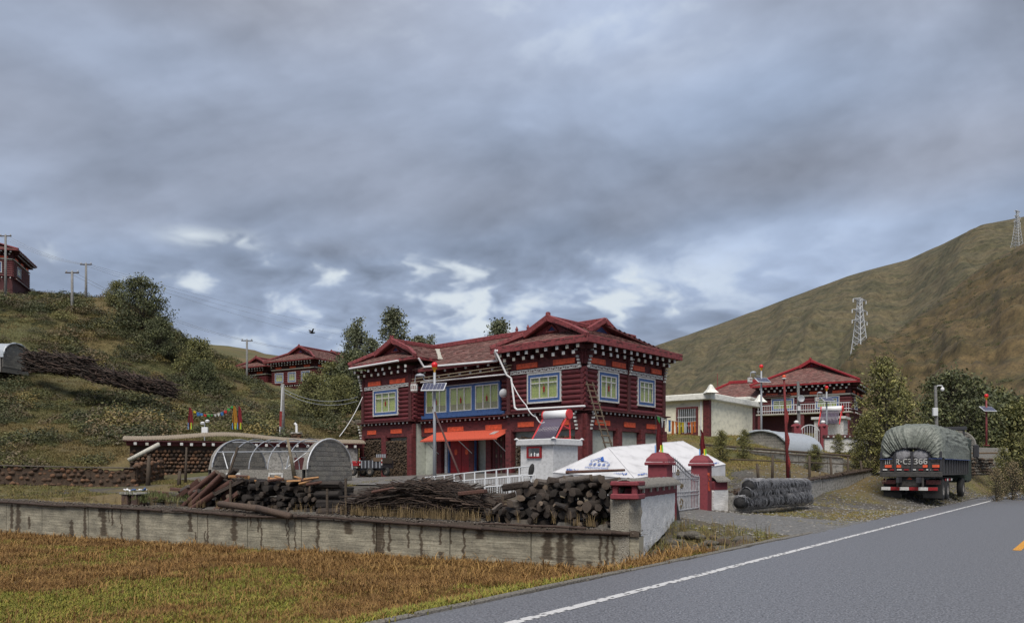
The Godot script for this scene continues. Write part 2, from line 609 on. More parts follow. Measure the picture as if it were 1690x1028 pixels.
func build_road() -> void:
	var st := new_st()
	st.set_smooth_group(0)
	var ss := [-3.4, -2.6, -1.0, 0.0, 1.44, 3.2, 5.0, 5.7, 6.15]
	var tt := []
	var t := -20.0
	while t < 330.0:
		tt.append(t)
		t += 0.5 if t < 60.0 else 8.0
	var n := ss.size()
	for k in tt.size():
		for i in n:
			var e: float = ss[i]
			if i == n - 1:
				e += nf.get_noise_1d(tt[k] * 1.3) * 0.09
			var h := 0.01 - (0.03 if i == n - 1 or i == 0 else 0.0)
			st.add_vertex(rp(e, tt[k], h))
	for k in tt.size() - 1:
		for i in n - 1:
			var a: int = k * n + i
			for q in [a, a + 1, a + n + 1, a, a + n + 1, a + n]:
				st.add_index(q)
	st.generate_normals()
	var m := M("asphalt", Color(0.36, 0.37, 0.41), 0.45, "aggregate", 0.26, "fine", 0.4)
	m.detail_enabled = true
	m.detail_albedo = tex("soft")
	m.detail_blend_mode = BaseMaterial3D.BLEND_MODE_MUL
	m.detail_uv_layer = BaseMaterial3D.DETAIL_UV_2
	m.uv2_triplanar = true
	m.uv2_world_triplanar = true
	m.uv2_scale = Vector3.ONE * 0.9
	var road := setting("road", st.commit(), m)
	# worn paint: the edge line with ragged borders
	var paint := M("white_paint", Color(0.58, 0.58, 0.58), 0.6, "soft", 2.6)
	var sl := new_st()
	var u := -6.0
	while u < 300.0:      # flakes of worn paint
		var du := 0.07 if u < 42.0 else 3.0
		var cells := 4 if u < 42.0 else 1
		for c in cells:
			var wear := 0.04 + 0.16 * (0.5 + 0.5 * nf.get_noise_1d(u * 0.8)) + (0.12 if c == 0 or c == cells - 1 else 0.0)
			if cells > 1 and rng.randf() < wear:
				continue
			var a0 := 4.91 + 0.14 * c / cells
			var a1 := 4.91 + 0.14 * (c + 1) / cells
			quad(sl, rp(a1, u, 0.0145), rp(a1, u + du, 0.0145), rp(a0, u + du, 0.0145), rp(a0, u, 0.0145))
		u += du
	part("edge_line", done(sl), paint, road)
	var yel := M("yellow_paint", C(226, 160, 52), 0.6, "grime", 2.2)
	# first dash as in view, then on along the road
	for k in 14:
		var t0 := 18.75 + k * 10.0
		var sy := new_st()
		var v := t0
		while v < t0 + 4.0:
			quad(sy, rp(1.44 + 0.075, v, 0.0145), rp(1.44 + 0.075, v + 0.25, 0.0145), rp(1.44 - 0.075, v + 0.25, 0.0145), rp(1.44 - 0.075, v, 0.0145))
			v += 0.25
		part("centre_dash", done(sy), yel, road)
	# the concrete edging along the road's near side, broken into lengths
	var conc := M("kerb_concrete", Color(0.2, 0.185, 0.16), 0.9, "grime", 1.6, "rough", 1.0)
	var w := -4.0
	while w < 21.0:
		var l := rr(0.9, 1.6)
		var se := new_st()
		var o := rr(-0.03, 0.03)
		cbox(se, Vector3.ZERO, Vector3(rr(0.07, 0.13), 0.12, l - 0.03), 0.015)
		var b := Basis(Vector3.UP, -atan2(RX, RD) + rr(-0.03, 0.03))
		part("edging_stone", done(se), conc, road, Transform3D(b, rp(6.2 + o, w + l * 0.5, -0.045 + rr(-0.01, 0.012))))
		w += l

# ------------------------------------------------------------------ mountains
var spur_ridge := Curve3D.new()
var spur_foot := Curve3D.new()
var mt_a := FastNoiseLite.new()
var mt_b := FastNoiseLite.new()
var spur_amp := 0.0
var spur_len := 0.0

func mt_noise(sd: int) -> void:
	mt_a.seed = sd
	mt_a.frequency = 1.0 / 230.0
	mt_a.fractal_octaves = 6
	mt_a.fractal_gain = 0.45
	mt_b.seed = sd + 1
	mt_b.frequency = 1.0 / 34.0
	mt_b.fractal_octaves = 5

# gullies run down the slope, cattle terraces run along it; x: gully, y: whole lift
func relief(p: Vector3, u: float, v: float, lr: float, amp: float) -> Vector2:
	var calm := minf(1.0, absf(v - 1.0) * 4.0 + 0.05) * minf(1.0, v * 6.0)
	var gul := mt_a.get_noise_3d(u * lr * 1.2 + v * 120.0, p.y * 0.3, v * 80.0)
	var ter := mt_b.get_noise_3d(p.x * 0.3, p.y * 4.5, p.z * 0.3)
	return Vector2(gul, (gul * amp + ter * amp * 0.2) * calm)

func spur_lift(p: Vector3, u: float, v: float) -> Vector3:
	return p + Vector3.UP * relief(p, u, v, spur_len, spur_amp).y

func loft(cr: Curve3D, cf: Curve3D, nu: int, nv: int, back: float, amp: float, prof_pow: float) -> ArrayMesh:
	var lr := cr.get_baked_length()
	var lf := cf.get_baked_length()
	spur_amp = amp
	spur_len = lr
	var st := new_st()
	st.set_smooth_group(0)
	var rows := nv + 12
	for j in rows:
		for i in nu:
			var u := float(i) / (nu - 1)
			var r := cr.sample_baked(u * lr, true)
			var f := cf.sample_baked(u * lf, true)
			var v := float(j) / (nv - 1)
			var g := minf(v, 1.0)
			var p := f.lerp(r, g)
			p.y = lerpf(f.y, r.y, pow(g, prof_pow))
			if v > 1.0:
				var o := (r - f)
				o.y = 0.0
				var k := (v - 1.0) * (nv - 1) / 12.0
				p = r + o.normalized() * back * k
				p.y = r.y - back * k * (0.1 + 0.5 * k)
			var w := relief(p, u, v, lr, amp)
			p.y += w.y
			# dry grass with darker scrub and bare streaks
			var q := mt_b.get_noise_3d(p.x * 0.35, p.y * 0.9, p.z * 0.35)
			var q2 := mt_b.get_noise_3d(p.x * 0.45, p.y * 6.0, p.z * 0.45)
			var c := Color(0.39, 0.315, 0.175).lerp(Color(0.24, 0.225, 0.115), clampf(0.45 + q * 1.2 + q2 * 1.5, 0, 1))
			c = c.lerp(Color(0.18, 0.165, 0.09), clampf(-0.25 + q * 1.0 + q2 * 1.3, 0, 0.8))
			st.set_color(c)
			st.add_vertex(p)
	for j in rows - 1:
		for i in nu - 1:
			var a := j * nu + i
			for k in [a, a + nu, a + nu + 1, a, a + nu + 1, a + 1]:
				st.add_index(k)
	st.generate_normals()
	return st.commit()

func build_mountains() -> void:
	var m := M("mountain_grass", Color(0.82, 0.83, 0.8), 0.95, "hill", 0.012, "rough", 45.0)
	m.vertex_color_use_as_albedo = true
	m.detail_enabled = true
	m.detail_albedo = tex("grain")
	m.detail_blend_mode = BaseMaterial3D.BLEND_MODE_MUL
	m.detail_uv_layer = BaseMaterial3D.DETAIL_UV_2
	m.uv2_triplanar = true
	m.uv2_world_triplanar = true
	m.uv2_scale = Vector3(0.05, 0.16, 0.05)
	var ridge := Curve3D.new()
	for q in [[600, 690, 1950], [800, 650, 1800], [1000, 598, 1650], [1095, 566, 1550], [1180, 537, 1480], [1280, 500, 1400], [1400, 456, 1300], [1500, 427, 1220], [1560, 401, 1170], [1620, 372, 1120], [1670, 362, 1080], [1750, 345, 1030], [2000, 320, 950], [2500, 330, 850]]:
		ridge.add_point(at(q[0], q[1], q[2]))
	var foot := Curve3D.new()
	for q in [[500, 738, 900], [850, 730, 700], [1100, 722, 560], [1300, 712, 480], [1500, 700, 430], [1800, 690, 400], [2400, 690, 380]]:
		foot.add_point(at(q[0], q[1], q[2]))
	mt_noise(3)
	setting("mountain", loft(ridge, foot, 420, 170, 500.0, 40.0, 0.92), m)
	m = m.duplicate()
	m.resource_name = "spur_grass"
	m.albedo_color = Color(0.9, 0.84, 0.74)
	mt_noise(8)
	for q in [[1330, 716, 400], [1385, 680, 430], [1405, 640, 455], [1425, 606, 480], [1452, 570, 510], [1500, 532, 540], [1560, 489, 570], [1620, 442, 600], [1690, 402, 620], [1800, 330, 640], [2000, 230, 640], [2400, 150, 620]]:
		spur_ridge.add_point(at(q[0], q[1], q[2]))
	for q in [[1250, 722, 330], [1400, 722, 260], [1600, 728, 220], [1900, 730, 190], [2600, 730, 170]]:
		spur_foot.add_point(at(q[0], q[1], q[2]))
	setting("mountain_spur", loft(spur_ridge, spur_foot, 360, 170, 220.0, 32.0, 1.0), m)


# ------------------------------------------------------------------ building kit shared by the log houses
func kit() -> void:
	M("maroon", C(106, 46, 48), 0.7, "grime", 0.5, "fine", 0.3)
	M("maroon_dark", C(86, 40, 42), 0.75, "grime", 0.9, "fine", 0.4)
	M("log_red", C(104, 42, 47), 0.62, "grime", 0.9, "fine", 0.5, Vector3(0.25, 1.6, 0.25))
	M("trim_red", C(136, 64, 66), 0.65, "grime", 0.5, "fine", 0.3)
	M("bright_red", C(158, 28, 34), 0.55, "mottle", 1.2)
	M("orange", C(246, 102, 62), 0.6, "mottle", 1.0)
	M("white_wood", Color(0.72, 0.72, 0.7), 0.7, "mottle", 1.5)
	M("cream_wood", Color(0.6, 0.58, 0.5), 0.7, "mottle", 1.5)
	M("blue_trim", C(72, 104, 160), 0.6, "mottle", 1.2)
	M("dark_blue", C(40, 52, 96), 0.7)
	M("pale_render", Color(0.44, 0.465, 0.41), 0.9, "soft", 0.35, "fine", 0.4)
	M("concrete", Color(0.36, 0.35, 0.325), 0.9, "grime", 0.5, "rough", 1.0)
	M("wood_cut", Color(0.25, 0.17, 0.1), 0.9, "grain", 1.2)
	M("old_wood", Color(0.12, 0.09, 0.065), 0.9, "grain", 1.0, "rough", 0.8, Vector3(0.4, 2.0, 0.4))
	M("pale_pole", Color(0.34, 0.28, 0.19), 0.8, "grain", 1.0)
	M("white_pipe", Color(0.72, 0.73, 0.74), 0.4)
	M("white_metal", Color(0.6, 0.62, 0.64), 0.45)
	M("steel", Color(0.3, 0.32, 0.35), 0.45)
	M("dark_metal", Color(0.035, 0.035, 0.04), 0.5)
	M("rubber", Color(0.02, 0.02, 0.02), 0.85)
	M("curtain_green", C(190, 206, 96), 0.9, "grain", 1.5, "", 0.0, Vector3(3, 0.4, 3))
	M("curtain_dark", C(58, 60, 42), 0.9)
	var tile := M("roof_tile", Color(1, 1, 1), 0.85, "grain", 1.5, "fine", 0.5)
	tile.vertex_color_use_as_albedo = true
	var g := M("glass", Color(0.5, 0.56, 0.6), 0.03)
	g.transparency = BaseMaterial3D.TRANSPARENCY_ALPHA
	g.albedo_color.a = 0.05
	g.metallic_specular = 0.35
	var b := M("bark_wood", Color(1, 1, 1), 0.9, "grain", 1.3, "rough", 1.2)
	b.vertex_color_use_as_albedo = true
	# shared shapes
	var st := new_st()
	st.set_smooth_group(0)
	cyl(st, Vector3(-0.5, 0, 0), Vector3(0.5, 0, 0), 1.0, 1.0, 12, false)
	st.set_smooth_group(-1)
	for i in 12:
		var a := TAU * i / 12
		var c := TAU * (i + 1) / 12
		for sx: float in [-0.5, 0.5]:
			var v0 := Vector3(sx, cos(a), sin(a))
			var v1 := Vector3(sx, cos(c), sin(c))
			if sx > 0:
				tri(st, Vector3(sx, 0, 0), v1, v0)
			else:
				tri(st, Vector3(sx, 0, 0), v0, v1)
	meshes["log"] = done(st)
	st = new_st()
	cbox(st, Vector3.ZERO, Vector3.ONE, 0.06)
	meshes["block"] = done(st)

var meshes := {}

func block(called: String, parent: Node, m: Material, c: Vector3, s: Vector3, F := Transform3D()) -> MeshInstance3D:
	var st := new_st()
	cbox(st, Vector3.ZERO, s, minf(0.015, minf(s.x, minf(s.y, s.z)) * 0.2))
	return part(called, done(st), m, parent, F * Transform3D(Basis(), c))

func log_at(parent: Node, F: Transform3D, x0: float, x1: float, y: float, r: float, m: Material, z := 0.0) -> void:
	var b := Basis.from_scale(Vector3(x1 - x0, r, r))
	part("log", meshes["log"], m, parent, F * Transform3D(b, Vector3((x0 + x1) * 0.5, y, z)))

# horizontal logs of one wall, broken at the window openings [x0, x1, y0, y1]
func log_rows(parent: Node, F: Transform3D, L: float, y0: float, n: int, dia: float, holes: Array, m: Material, x_start := 0.0) -> void:
	for k in n:
		var y := y0 + dia * (k + 0.5)
		var x := x_start
		var cuts := []
		for h in holes:
			if y + dia * 0.4 > h[2] and y - dia * 0.4 < h[3]:
				cuts.append(h)
		cuts.sort_custom(func(a, b): return a[0] < b[0])
		for h in cuts:
			if h[0] - x > 0.05:
				log_at(parent, F, x, h[0], y, dia * 0.52, m)
			x = h[1]
		if L - x > 0.05:
			log_at(parent, F, x, L, y, dia * 0.52, m)

# a window: outer white board, blue board, white sash bars, panes, curtain behind
func window_at(parent: Node, F: Transform3D, x0: float, x1: float, y0: float, y1: float, cols: int, charm := -1, outer := true, cur := "curtain_green", split := true) -> Node:
	var w := x1 - x0
	var h := y1 - y0
	var c := Vector3((x0 + x1) * 0.5, (y0 + y1) * 0.5, 0)
	var st := new_st()
	var e := 0.07 if outer else 0.0
	if outer:
		for q in [[0, h * 0.5 - e * 0.5, w, e], [0, -h * 0.5 + e * 0.5, w, e], [-w * 0.5 + e * 0.5, 0, e, h - 2 * e], [w * 0.5 - e * 0.5, 0, e, h - 2 * e]]:
			box(st, Vector3(q[0], q[1], 0.07), Vector3(q[2], q[3], 0.16))
	else:
		box(st, Vector3(0, h * 0.5 - 0.01, 0.1), Vector3(w, 0.02, 0.2))
	var win := part("window", done(st), mats["white_wood"], parent, F * Transform3D(Basis(), c))
	var bw := 0.13
	st = new_st()
	var W := w - 2 * e
	var Hh := h - 2 * e
	for q in [[0, Hh * 0.5 - bw * 0.5, W, bw], [0, -Hh * 0.5 + bw * 0.5, W, bw], [-W * 0.5 + bw * 0.5, 0, bw, Hh - 2 * bw], [W * 0.5 - bw * 0.5, 0, bw, Hh - 2 * bw]]:
		box(st, Vector3(q[0], q[1], 0.065), Vector3(q[2], q[3], 0.14))
	part("blue_board", done(st), mats["blue_trim"], win)
	var iw := W - 2 * bw
	var ih := Hh - 2 * bw
	var sb := 0.045
	st = new_st()
	for q in [[0, ih * 0.5 - sb * 0.5, iw, sb], [0, -ih * 0.5 + sb * 0.5, iw, sb]]:
		box(st, Vector3(q[0], q[1], 0.12), Vector3(q[2], q[3], 0.05))
	var trans := ih * 0.5 - ih * 0.28
	if split:
		box(st, Vector3(0, trans, 0.12), Vector3(iw, sb, 0.048))
	for k in cols + 1:
		box(st, Vector3(-iw * 0.5 + sb * 0.5 + (iw - sb) * k / cols, 0, 0.119), Vector3(sb, ih - 2 * sb, 0.046))
	part("sash", done(st), mats["white_wood"], win)
	for k in cols:
		var pw := (iw - sb) / cols - sb
		var px := -iw * 0.5 + sb + pw * 0.5 + (iw - sb) / cols * k
		var sp := new_st()
		box(sp, Vector3(px, 0, 0.105), Vector3(pw + 0.02, ih - sb, 0.006))
		part("pane", done(sp), mats["glass"], win)
	# gathered curtain, open a little
	st = new_st()
	st.set_smooth_group(0)
	var n := int(iw / 0.05)
	for k in n:
		var xa := -iw * 0.5 + iw * k / n
		var xb := -iw * 0.5 + iw * (k + 1) / n
		var za := 0.05 + 0.025 * sin(k * 1.9) + 0.01 * sin(k * 0.7)
		var zb := 0.05 + 0.025 * sin((k + 1) * 1.9) + 0.01 * sin((k + 1) * 0.7)
		quad(st, Vector3(xa, ih * 0.5, za), Vector3(xb, ih * 0.5, zb), Vector3(xb, -ih * 0.5, zb), Vector3(xa, -ih * 0.5, za))
	part("curtain", done(st), mats[cur], win)
	if not outer:      # the printed dark hem of the gathered curtains
		st = new_st()
		for k in n:
			var xa := -iw * 0.5 + iw * k / n
			var xb := -iw * 0.5 + iw * (k + 1) / n
			var za := 0.058 + 0.025 * sin(k * 1.9) + 0.01 * sin(k * 0.7)
			var zb := 0.058 + 0.025 * sin((k + 1) * 1.9) + 0.01 * sin((k + 1) * 0.7)
			quad(st, Vector3(xa, -ih * 0.2, za), Vector3(xb, -ih * 0.2, zb), Vector3(xb, -ih * 0.5, zb), Vector3(xa, -ih * 0.5, za))
		part("curtain_hem", done(st), M("curtain_hem", C(116, 112, 66), 0.9), win)
	if charm >= 0:
		st = new_st()
		var cx := -iw * 0.5 + iw * (charm + 0.5) / cols
		ball(st, Vector3(cx, -0.02, 0.13), Vector3(0.07, 0.08, 0.012), 8, 4)
		box(st, Vector3(cx, -0.14, 0.13), Vector3(0.09, 0.12, 0.012))
		box(st, Vector3(cx, 0.1, 0.13), Vector3(0.02, 0.1, 0.01))
		part("charm", done(st), mats["bright_red"], win)
	return win

# white fret pattern standing proud of a dark strip
func fret(parent: Node, F: Transform3D, x0: float, x1: float, y: float, h: float, z := 0.13) -> void:
	var st := new_st()
	box(st, Vector3((x0 + x1) * 0.5, y, z - 0.07), Vector3(x1 - x0, h + 0.05, 0.14))
	var band := part("fret_board", done(st), mats["maroon_dark"], parent, F)
	st = new_st()
	var b := h * 0.2
	box(st, Vector3((x0 + x1) * 0.5, y + h * 0.5 - b * 0.5, z + 0.008), Vector3(x1 - x0, b, 0.016))
	box(st, Vector3((x0 + x1) * 0.5, y - h * 0.5 + b * 0.5, z + 0.008), Vector3(x1 - x0, b, 0.016))
	var u := h * 2.3
	var n := int((x1 - x0) / u)
	u = (x1 - x0) / n
	for k in n:
		var o := x0 + u * k
		var zz := z + 0.0075
		box(st, Vector3(o + u * 0.12, y, zz), Vector3(b * 1.1, h - 2 * b, 0.015))
		box(st, Vector3(o + u * 0.36, y + h * 0.16, zz), Vector3(u * 0.38, b, 0.015))
		box(st, Vector3(o + u * 0.62, y - h * 0.02, zz), Vector3(b * 1.1, h * 0.42, 0.0155))
		box(st, Vector3(o + u * 0.66, y - h * 0.17, zz), Vector3(u * 0.4, b, 0.015))
		box(st, Vector3(o + u * 0.9, y, zz), Vector3(b * 1.1, h - 2 * b, 0.0155))
	part("fret", done(st), mats["white_wood"], band)

# a row of square joist ends with white faces
func beam_ends(parent: Node, F: Transform3D, x0: float, x1: float, y: float, step: float, out: float, size: float) -> void:
	var n := maxi(1, int(round((x1 - x0) / step)))
	if not meshes.has("beam%.2f%.2f" % [out, size]):
		var st := new_st()
		box(st, Vector3(0, 0, out * 0.5 - 0.02), Vector3(size * 0.92, size * 0.92, out))
		meshes["beam%.2f%.2f" % [out, size]] = done(st)
		st = new_st()
		cbox(st, Vector3(0, 0, out), Vector3(size, size, 0.04), 0.008)
		meshes["cap%.2f%.2f" % [out, size]] = done(st)
	for k in n:
		var x := x0 + (x1 - x0) * (k + 0.5 + rr(-0.08, 0.08)) / n
		var j := Basis(Vector3(0, 0, 1), rr(-0.05, 0.05))
		var b := part("beam", meshes["beam%.2f%.2f" % [out, size]], mats["maroon_dark"], parent, F * Transform3D(j, Vector3(x, y + rr(-0.01, 0.01), 0)))
		part("beam_end", meshes["cap%.2f%.2f" % [out, size]], mats["white_wood"] if rng.randf() < 0.7 else mats["cream_wood"], b)

# shingles over a convex roof facet; poly in facet coordinates (u along eave, v up the slope)
func shingles(parent: Node, o: Vector3, ux: Vector3, vy: Vector3, poly: PackedVector2Array, course := 0.26, wid := 0.24, tint := 1.0) -> void:
	var nrm := ux.cross(vy).normalized()
	var st := new_st()
	# board under the shingles
	var cen := Vector2.ZERO
	for p in poly:
		cen += p / poly.size()
	var top := []
	var bot := []
	for p in poly:
		var w := o + ux * p.x + vy * p.y
		top.append(w); bot.append(w - nrm * 0.09)
	for i in poly.size():
		var j := (i + 1) % poly.size()
		if i > 0 and j > 0:
			tri(st, top[0], top[j], top[i]); tri(st, bot[0], bot[i], bot[j])
		quad(st, top[i], top[j], bot[j], bot[i])
	part("roof_deck", done(st), mats["maroon_dark"], parent)
	st = new_st()
	var vmax := 0.0
	for p in poly:
		vmax = maxf(vmax, p.y)
	var v := 0.0
	while v < vmax - 0.02:
		var v1 := minf(v + course, vmax)
		var vm := minf((v + v1) * 0.5, vmax - 0.01)
		var lo := 1e9
		var hi := -1e9
		for i in poly.size():
			var a := poly[i]
			var b := poly[(i + 1) % poly.size()]
			if (a.y <= vm and b.y > vm) or (b.y <= vm and a.y > vm):
				var x := a.x + (b.x - a.x) * (vm - a.y) / (b.y - a.y)
				lo = minf(lo, x); hi = maxf(hi, x)
		if hi > lo:
			var n := maxi(1, int((hi - lo) / wid))
			var off := rr(0.0, 0.6)
			for k in n + 1:
				var xa := clampf(lo + (hi - lo) * (k - off) / n, lo, hi)
				var xb := clampf(lo + (hi - lo) * (k + 1 - off) / n, lo, hi) - 0.008
				if xb - xa < 0.02:
					continue
				var lift := 0.035 + rr(-0.008, 0.018)
				var dv := rr(-0.025, 0.025)
				var s := tint * rr(0.72, 1.2)
				var c := Color(0.33, 0.145, 0.125).lerp(Color(0.34, 0.2, 0.17), rng.randf()) * s
				st.set_color(c)
				var p0 := o + ux * xa + vy * (v + dv) + nrm * lift
				var p1 := o + ux * xb + vy * (v + dv) + nrm * (lift + rr(-0.006, 0.006))
				var q0 := o + ux * xa + vy * (v1 + 0.05) + nrm * 0.008
				var q1 := o + ux * xb + vy * (v1 + 0.05) + nrm * 0.008
				quad(st, q0, q1, p1, p0)
				quad(st, p0, p1, p1 - nrm * 0.034, p0 - nrm * 0.034)
				tri(st, q1, p1 - nrm * 0.034, p1)
				tri(st, q0, p0, p0 - nrm * 0.034)
		v += course
	var t := part("tiles", done(st), mats["roof_tile"], parent)
	t.set_meta("kind", "stuff")

func rib(parent: Node, called: String, pts: Array, w: float, h: float, m: Material) -> void:
	var st := new_st()
	for i in pts.size() - 1:
		var a: Vector3 = pts[i]
		var b: Vector3 = pts[i + 1]
		var z := (b - a).normalized()
		var x := Vector3.UP.cross(z)
		x = x.normalized() if x.length() > 0.01 else Vector3.RIGHT
		var y := z.cross(x)
		cbox(st, (a + b) * 0.5, Vector3(w, h, a.distance_to(b) + 0.04), 0.03, Basis(x, y, z))
	part(called, done(st), m, parent)

# hip-and-gable roof over x0..x1; ridge runs back along -z from the gable
func wing_roof(hs: Node, x0: float, x1: float, z1: float, zback: float, ye: float, yr: float, gd: float) -> void:
	var xc := (x0 + x1) * 0.5
	var m := (yr - ye) / (xc - x0)
	var zg := z1 - gd
	var yg := ye + gd * 0.5
	var ins := (yg - ye) / m
	# front skirt
	var sl := Vector3(0, yg - ye, -gd)
	var L := sl.length()
	shingles(hs, Vector3(x0, ye, z1), Vector3.RIGHT, sl.normalized(), PackedVector2Array([Vector2(0, 0), Vector2(x1 - x0, 0), Vector2(x1 - x0 - ins, L), Vector2(ins, L)]))
	# sides
	for sg: float in [1.0, -1.0]:
		var xe := x1 if sg > 0 else x0
		var up := Vector3(-sg * (xc - x0), yr - ye, 0)
		var LL := up.length()
		var vg := LL * (yg - ye) / (yr - ye)
		var zb := 0.32
		if sg > 0:
			shingles(hs, Vector3(xe, ye, z1), Vector3(0, 0, -1), up.normalized(), PackedVector2Array([Vector2(0, 0), Vector2(z1 - zback, 0), Vector2(z1 - zback, LL), Vector2(gd - zb, LL), Vector2(gd - zb, vg)]))
		else:
			shingles(hs, Vector3(xe, ye, zback), Vector3(0, 0, 1), up.normalized(), PackedVector2Array([Vector2(0, 0), Vector2(z1 - zback, 0), Vector2(z1 - gd + zb - zback, vg), Vector2(z1 - gd + zb - zback, LL), Vector2(0, LL)]))
		# hip and bargeboard
		rib(hs, "hip_ridge", [Vector3(xe, ye + 0.08, z1), Vector3(xe - sg * ins, yg + 0.1, zg + zb)], 0.2, 0.2, mats["trim_red"])
		rib(hs, "bargeboard", [Vector3(xe - sg * ins, yg + 0.04, zg + zb), Vector3(xc, yr + 0.1, zg + zb)], 0.16, 0.3, mats["trim_red"])
	rib(hs, "roof_ridge", [Vector3(xc, yr + 0.1, zg + zb_()), Vector3(xc, yr + 0.1, zback)], 0.24, 0.22, mats["trim_red"])
	var tip := new_st()
	cbox(tip, Vector3(xc, yr + 0.24, zg + 0.3), Vector3(0.2, 0.26, 0.22), 0.05)
	part("finial", done(tip), mats["trim_red"], hs)
	# gable wall with a blue recess
	var st := new_st()
	var a := Vector3(x0 + ins, yg - 0.05, zg)
	var b := Vector3(x1 - ins, yg - 0.05, zg)
	var c := Vector3(xc, yr, zg)
	tri(st, c, b, a)
	tri(st, a + Vector3(0, 0, -0.1), b + Vector3(0, 0, -0.1), c + Vector3(0, 0, -0.1))
	var gable := part("gable", done(st), mats["trim_red"], hs)
	st = new_st()
	var f := 0.42
	var gc := Vector3(xc, yg + 0.1, zg + 0.02)
	var hw := (x1 - x0 - 2 * ins) * 0.5 * f
	var hh := (yr - yg) * 0.55
	tri(st, gc + Vector3(0, hh, 0), gc + Vector3(hw * 0.55, 0, 0), gc + Vector3(-hw * 0.55, 0, 0))
	part("gable_opening", done(st), mats["dark_blue"], gable)
	st = new_st()
	for q in [[Vector3(-hw * 0.55, 0, 0.02), Vector3(0, hh, 0.02)], [Vector3(hw * 0.55, 0, 0.02), Vector3(0, hh, 0.02)], [Vector3(-hw * 0.6, 0, 0.02), Vector3(hw * 0.6, 0, 0.02)]]:
		cyl(st, gc + q[0], gc + q[1], 0.05, 0.05, 5)
	part("gable_frame", done(st), mats["trim_red"], gable)

func zb_() -> float:
	return 0.32

# a stack of split firewood filling x0..x1, y0..y1 : butt ends towards +z
func firewood(parent: Node, F: Transform3D, x0: float, x1: float, y0: float, y1: float, z: float, r := 0.055) -> void:
	var st := new_st()
	box(st, Vector3((x0 + x1) * 0.5, (y0 + y1) * 0.5, z - 0.3), Vector3(x1 - x0, y1 - y0, 0.5))
	var heap := part("firewood", done(st), mats["old_wood"], parent, F)
	heap.set_meta("kind", "stuff")
	st = new_st()
	var y := y0 + r
	while y < y1:
		var x := x0 + rr(0, r)
		while x < x1:
			var q := r * rr(0.6, 1.15)
			var n := 3 + rng.randi() % 4
			var c := Color(0.1, 0.07, 0.048).lerp(Color(0.24, 0.165, 0.1), rng.randf() * rng.randf() * 1.3) * rr(0.6, 1.2)
			st.set_color(c)
			var tilt := Vector3(rr(-0.05, 0.05), rr(-0.05, 0.05), rr(0.02, 0.1))
			var ctr := Vector3(x, y + rr(-0.02, 0.02), z)
			var ph := rr(0, TAU)
			for i in n:
				var a0 := ph + TAU * i / n
				var a1 := ph + TAU * (i + 1) / n
				var e0 := ctr + Vector3(cos(a0), sin(a0), 0) * q
				var e1 := ctr + Vector3(cos(a1), sin(a1), 0) * q
				tri(st, ctr + tilt, e1 + tilt, e0 + tilt)
				quad(st, e0 + tilt, e1 + tilt, e1 + Vector3(0, 0, -0.3), e0 + Vector3(0, 0, -0.3))
			x += q * 1.7 + r * 0.25
		y += r * 1.55
	var ends := part("split_logs", done(st), mats["bark_wood"], heap)
	ends.set_meta("kind", "stuff")

# dotted white corner brackets under the eaves
func bracket(parent: Node, F: Transform3D, x: float, y0: float, y1: float, lean: float, z := 0.2) -> void:
	var n := int((y1 - y0) / 0.115)
	for k in n:
		var f := float(k) / (n - 1)
		var o := part("bracket_block", meshes["block"], mats["white_wood"], parent, F * Transform3D(Basis.from_scale(Vector3(0.1, 0.085, 0.12)), Vector3(x + lean * f, y0 + (y1 - y0) * f, z + f * 0.1)))
		o.set_meta("label", "white bracket block")

# one storey front: header beam, posts, orange panels, belt of joist ends
func ground_front(hs: Node, F: Transform3D, L: float, posts: Array, panels: Array, top := 2.95) -> void:
	block("header_beam", hs, mats["maroon"], Vector3(L * 0.5, 2.42, 0.02), Vector3(L, 0.7, 0.24), F)
	for p in posts:
		block("post", hs, mats["maroon"], Vector3(p, 0.95, 0.06), Vector3(0.36, 2.5, 0.36), F)
	for q in panels:
		block("orange_panel", hs, mats["orange"], Vector3((q[0] + q[1]) * 0.5, 2.4, 0.15), Vector3(q[1] - q[0], 0.24, 0.04), F)
	beam_ends(hs, F, 0.05, L - 0.05, 2.83, 0.34, 0.34, 0.1)
	block("belt_shelf", hs, mats["maroon_dark"], Vector3(L * 0.5, 2.92, 0.2), Vector3(L + 0.1, 0.06, 0.5), F)

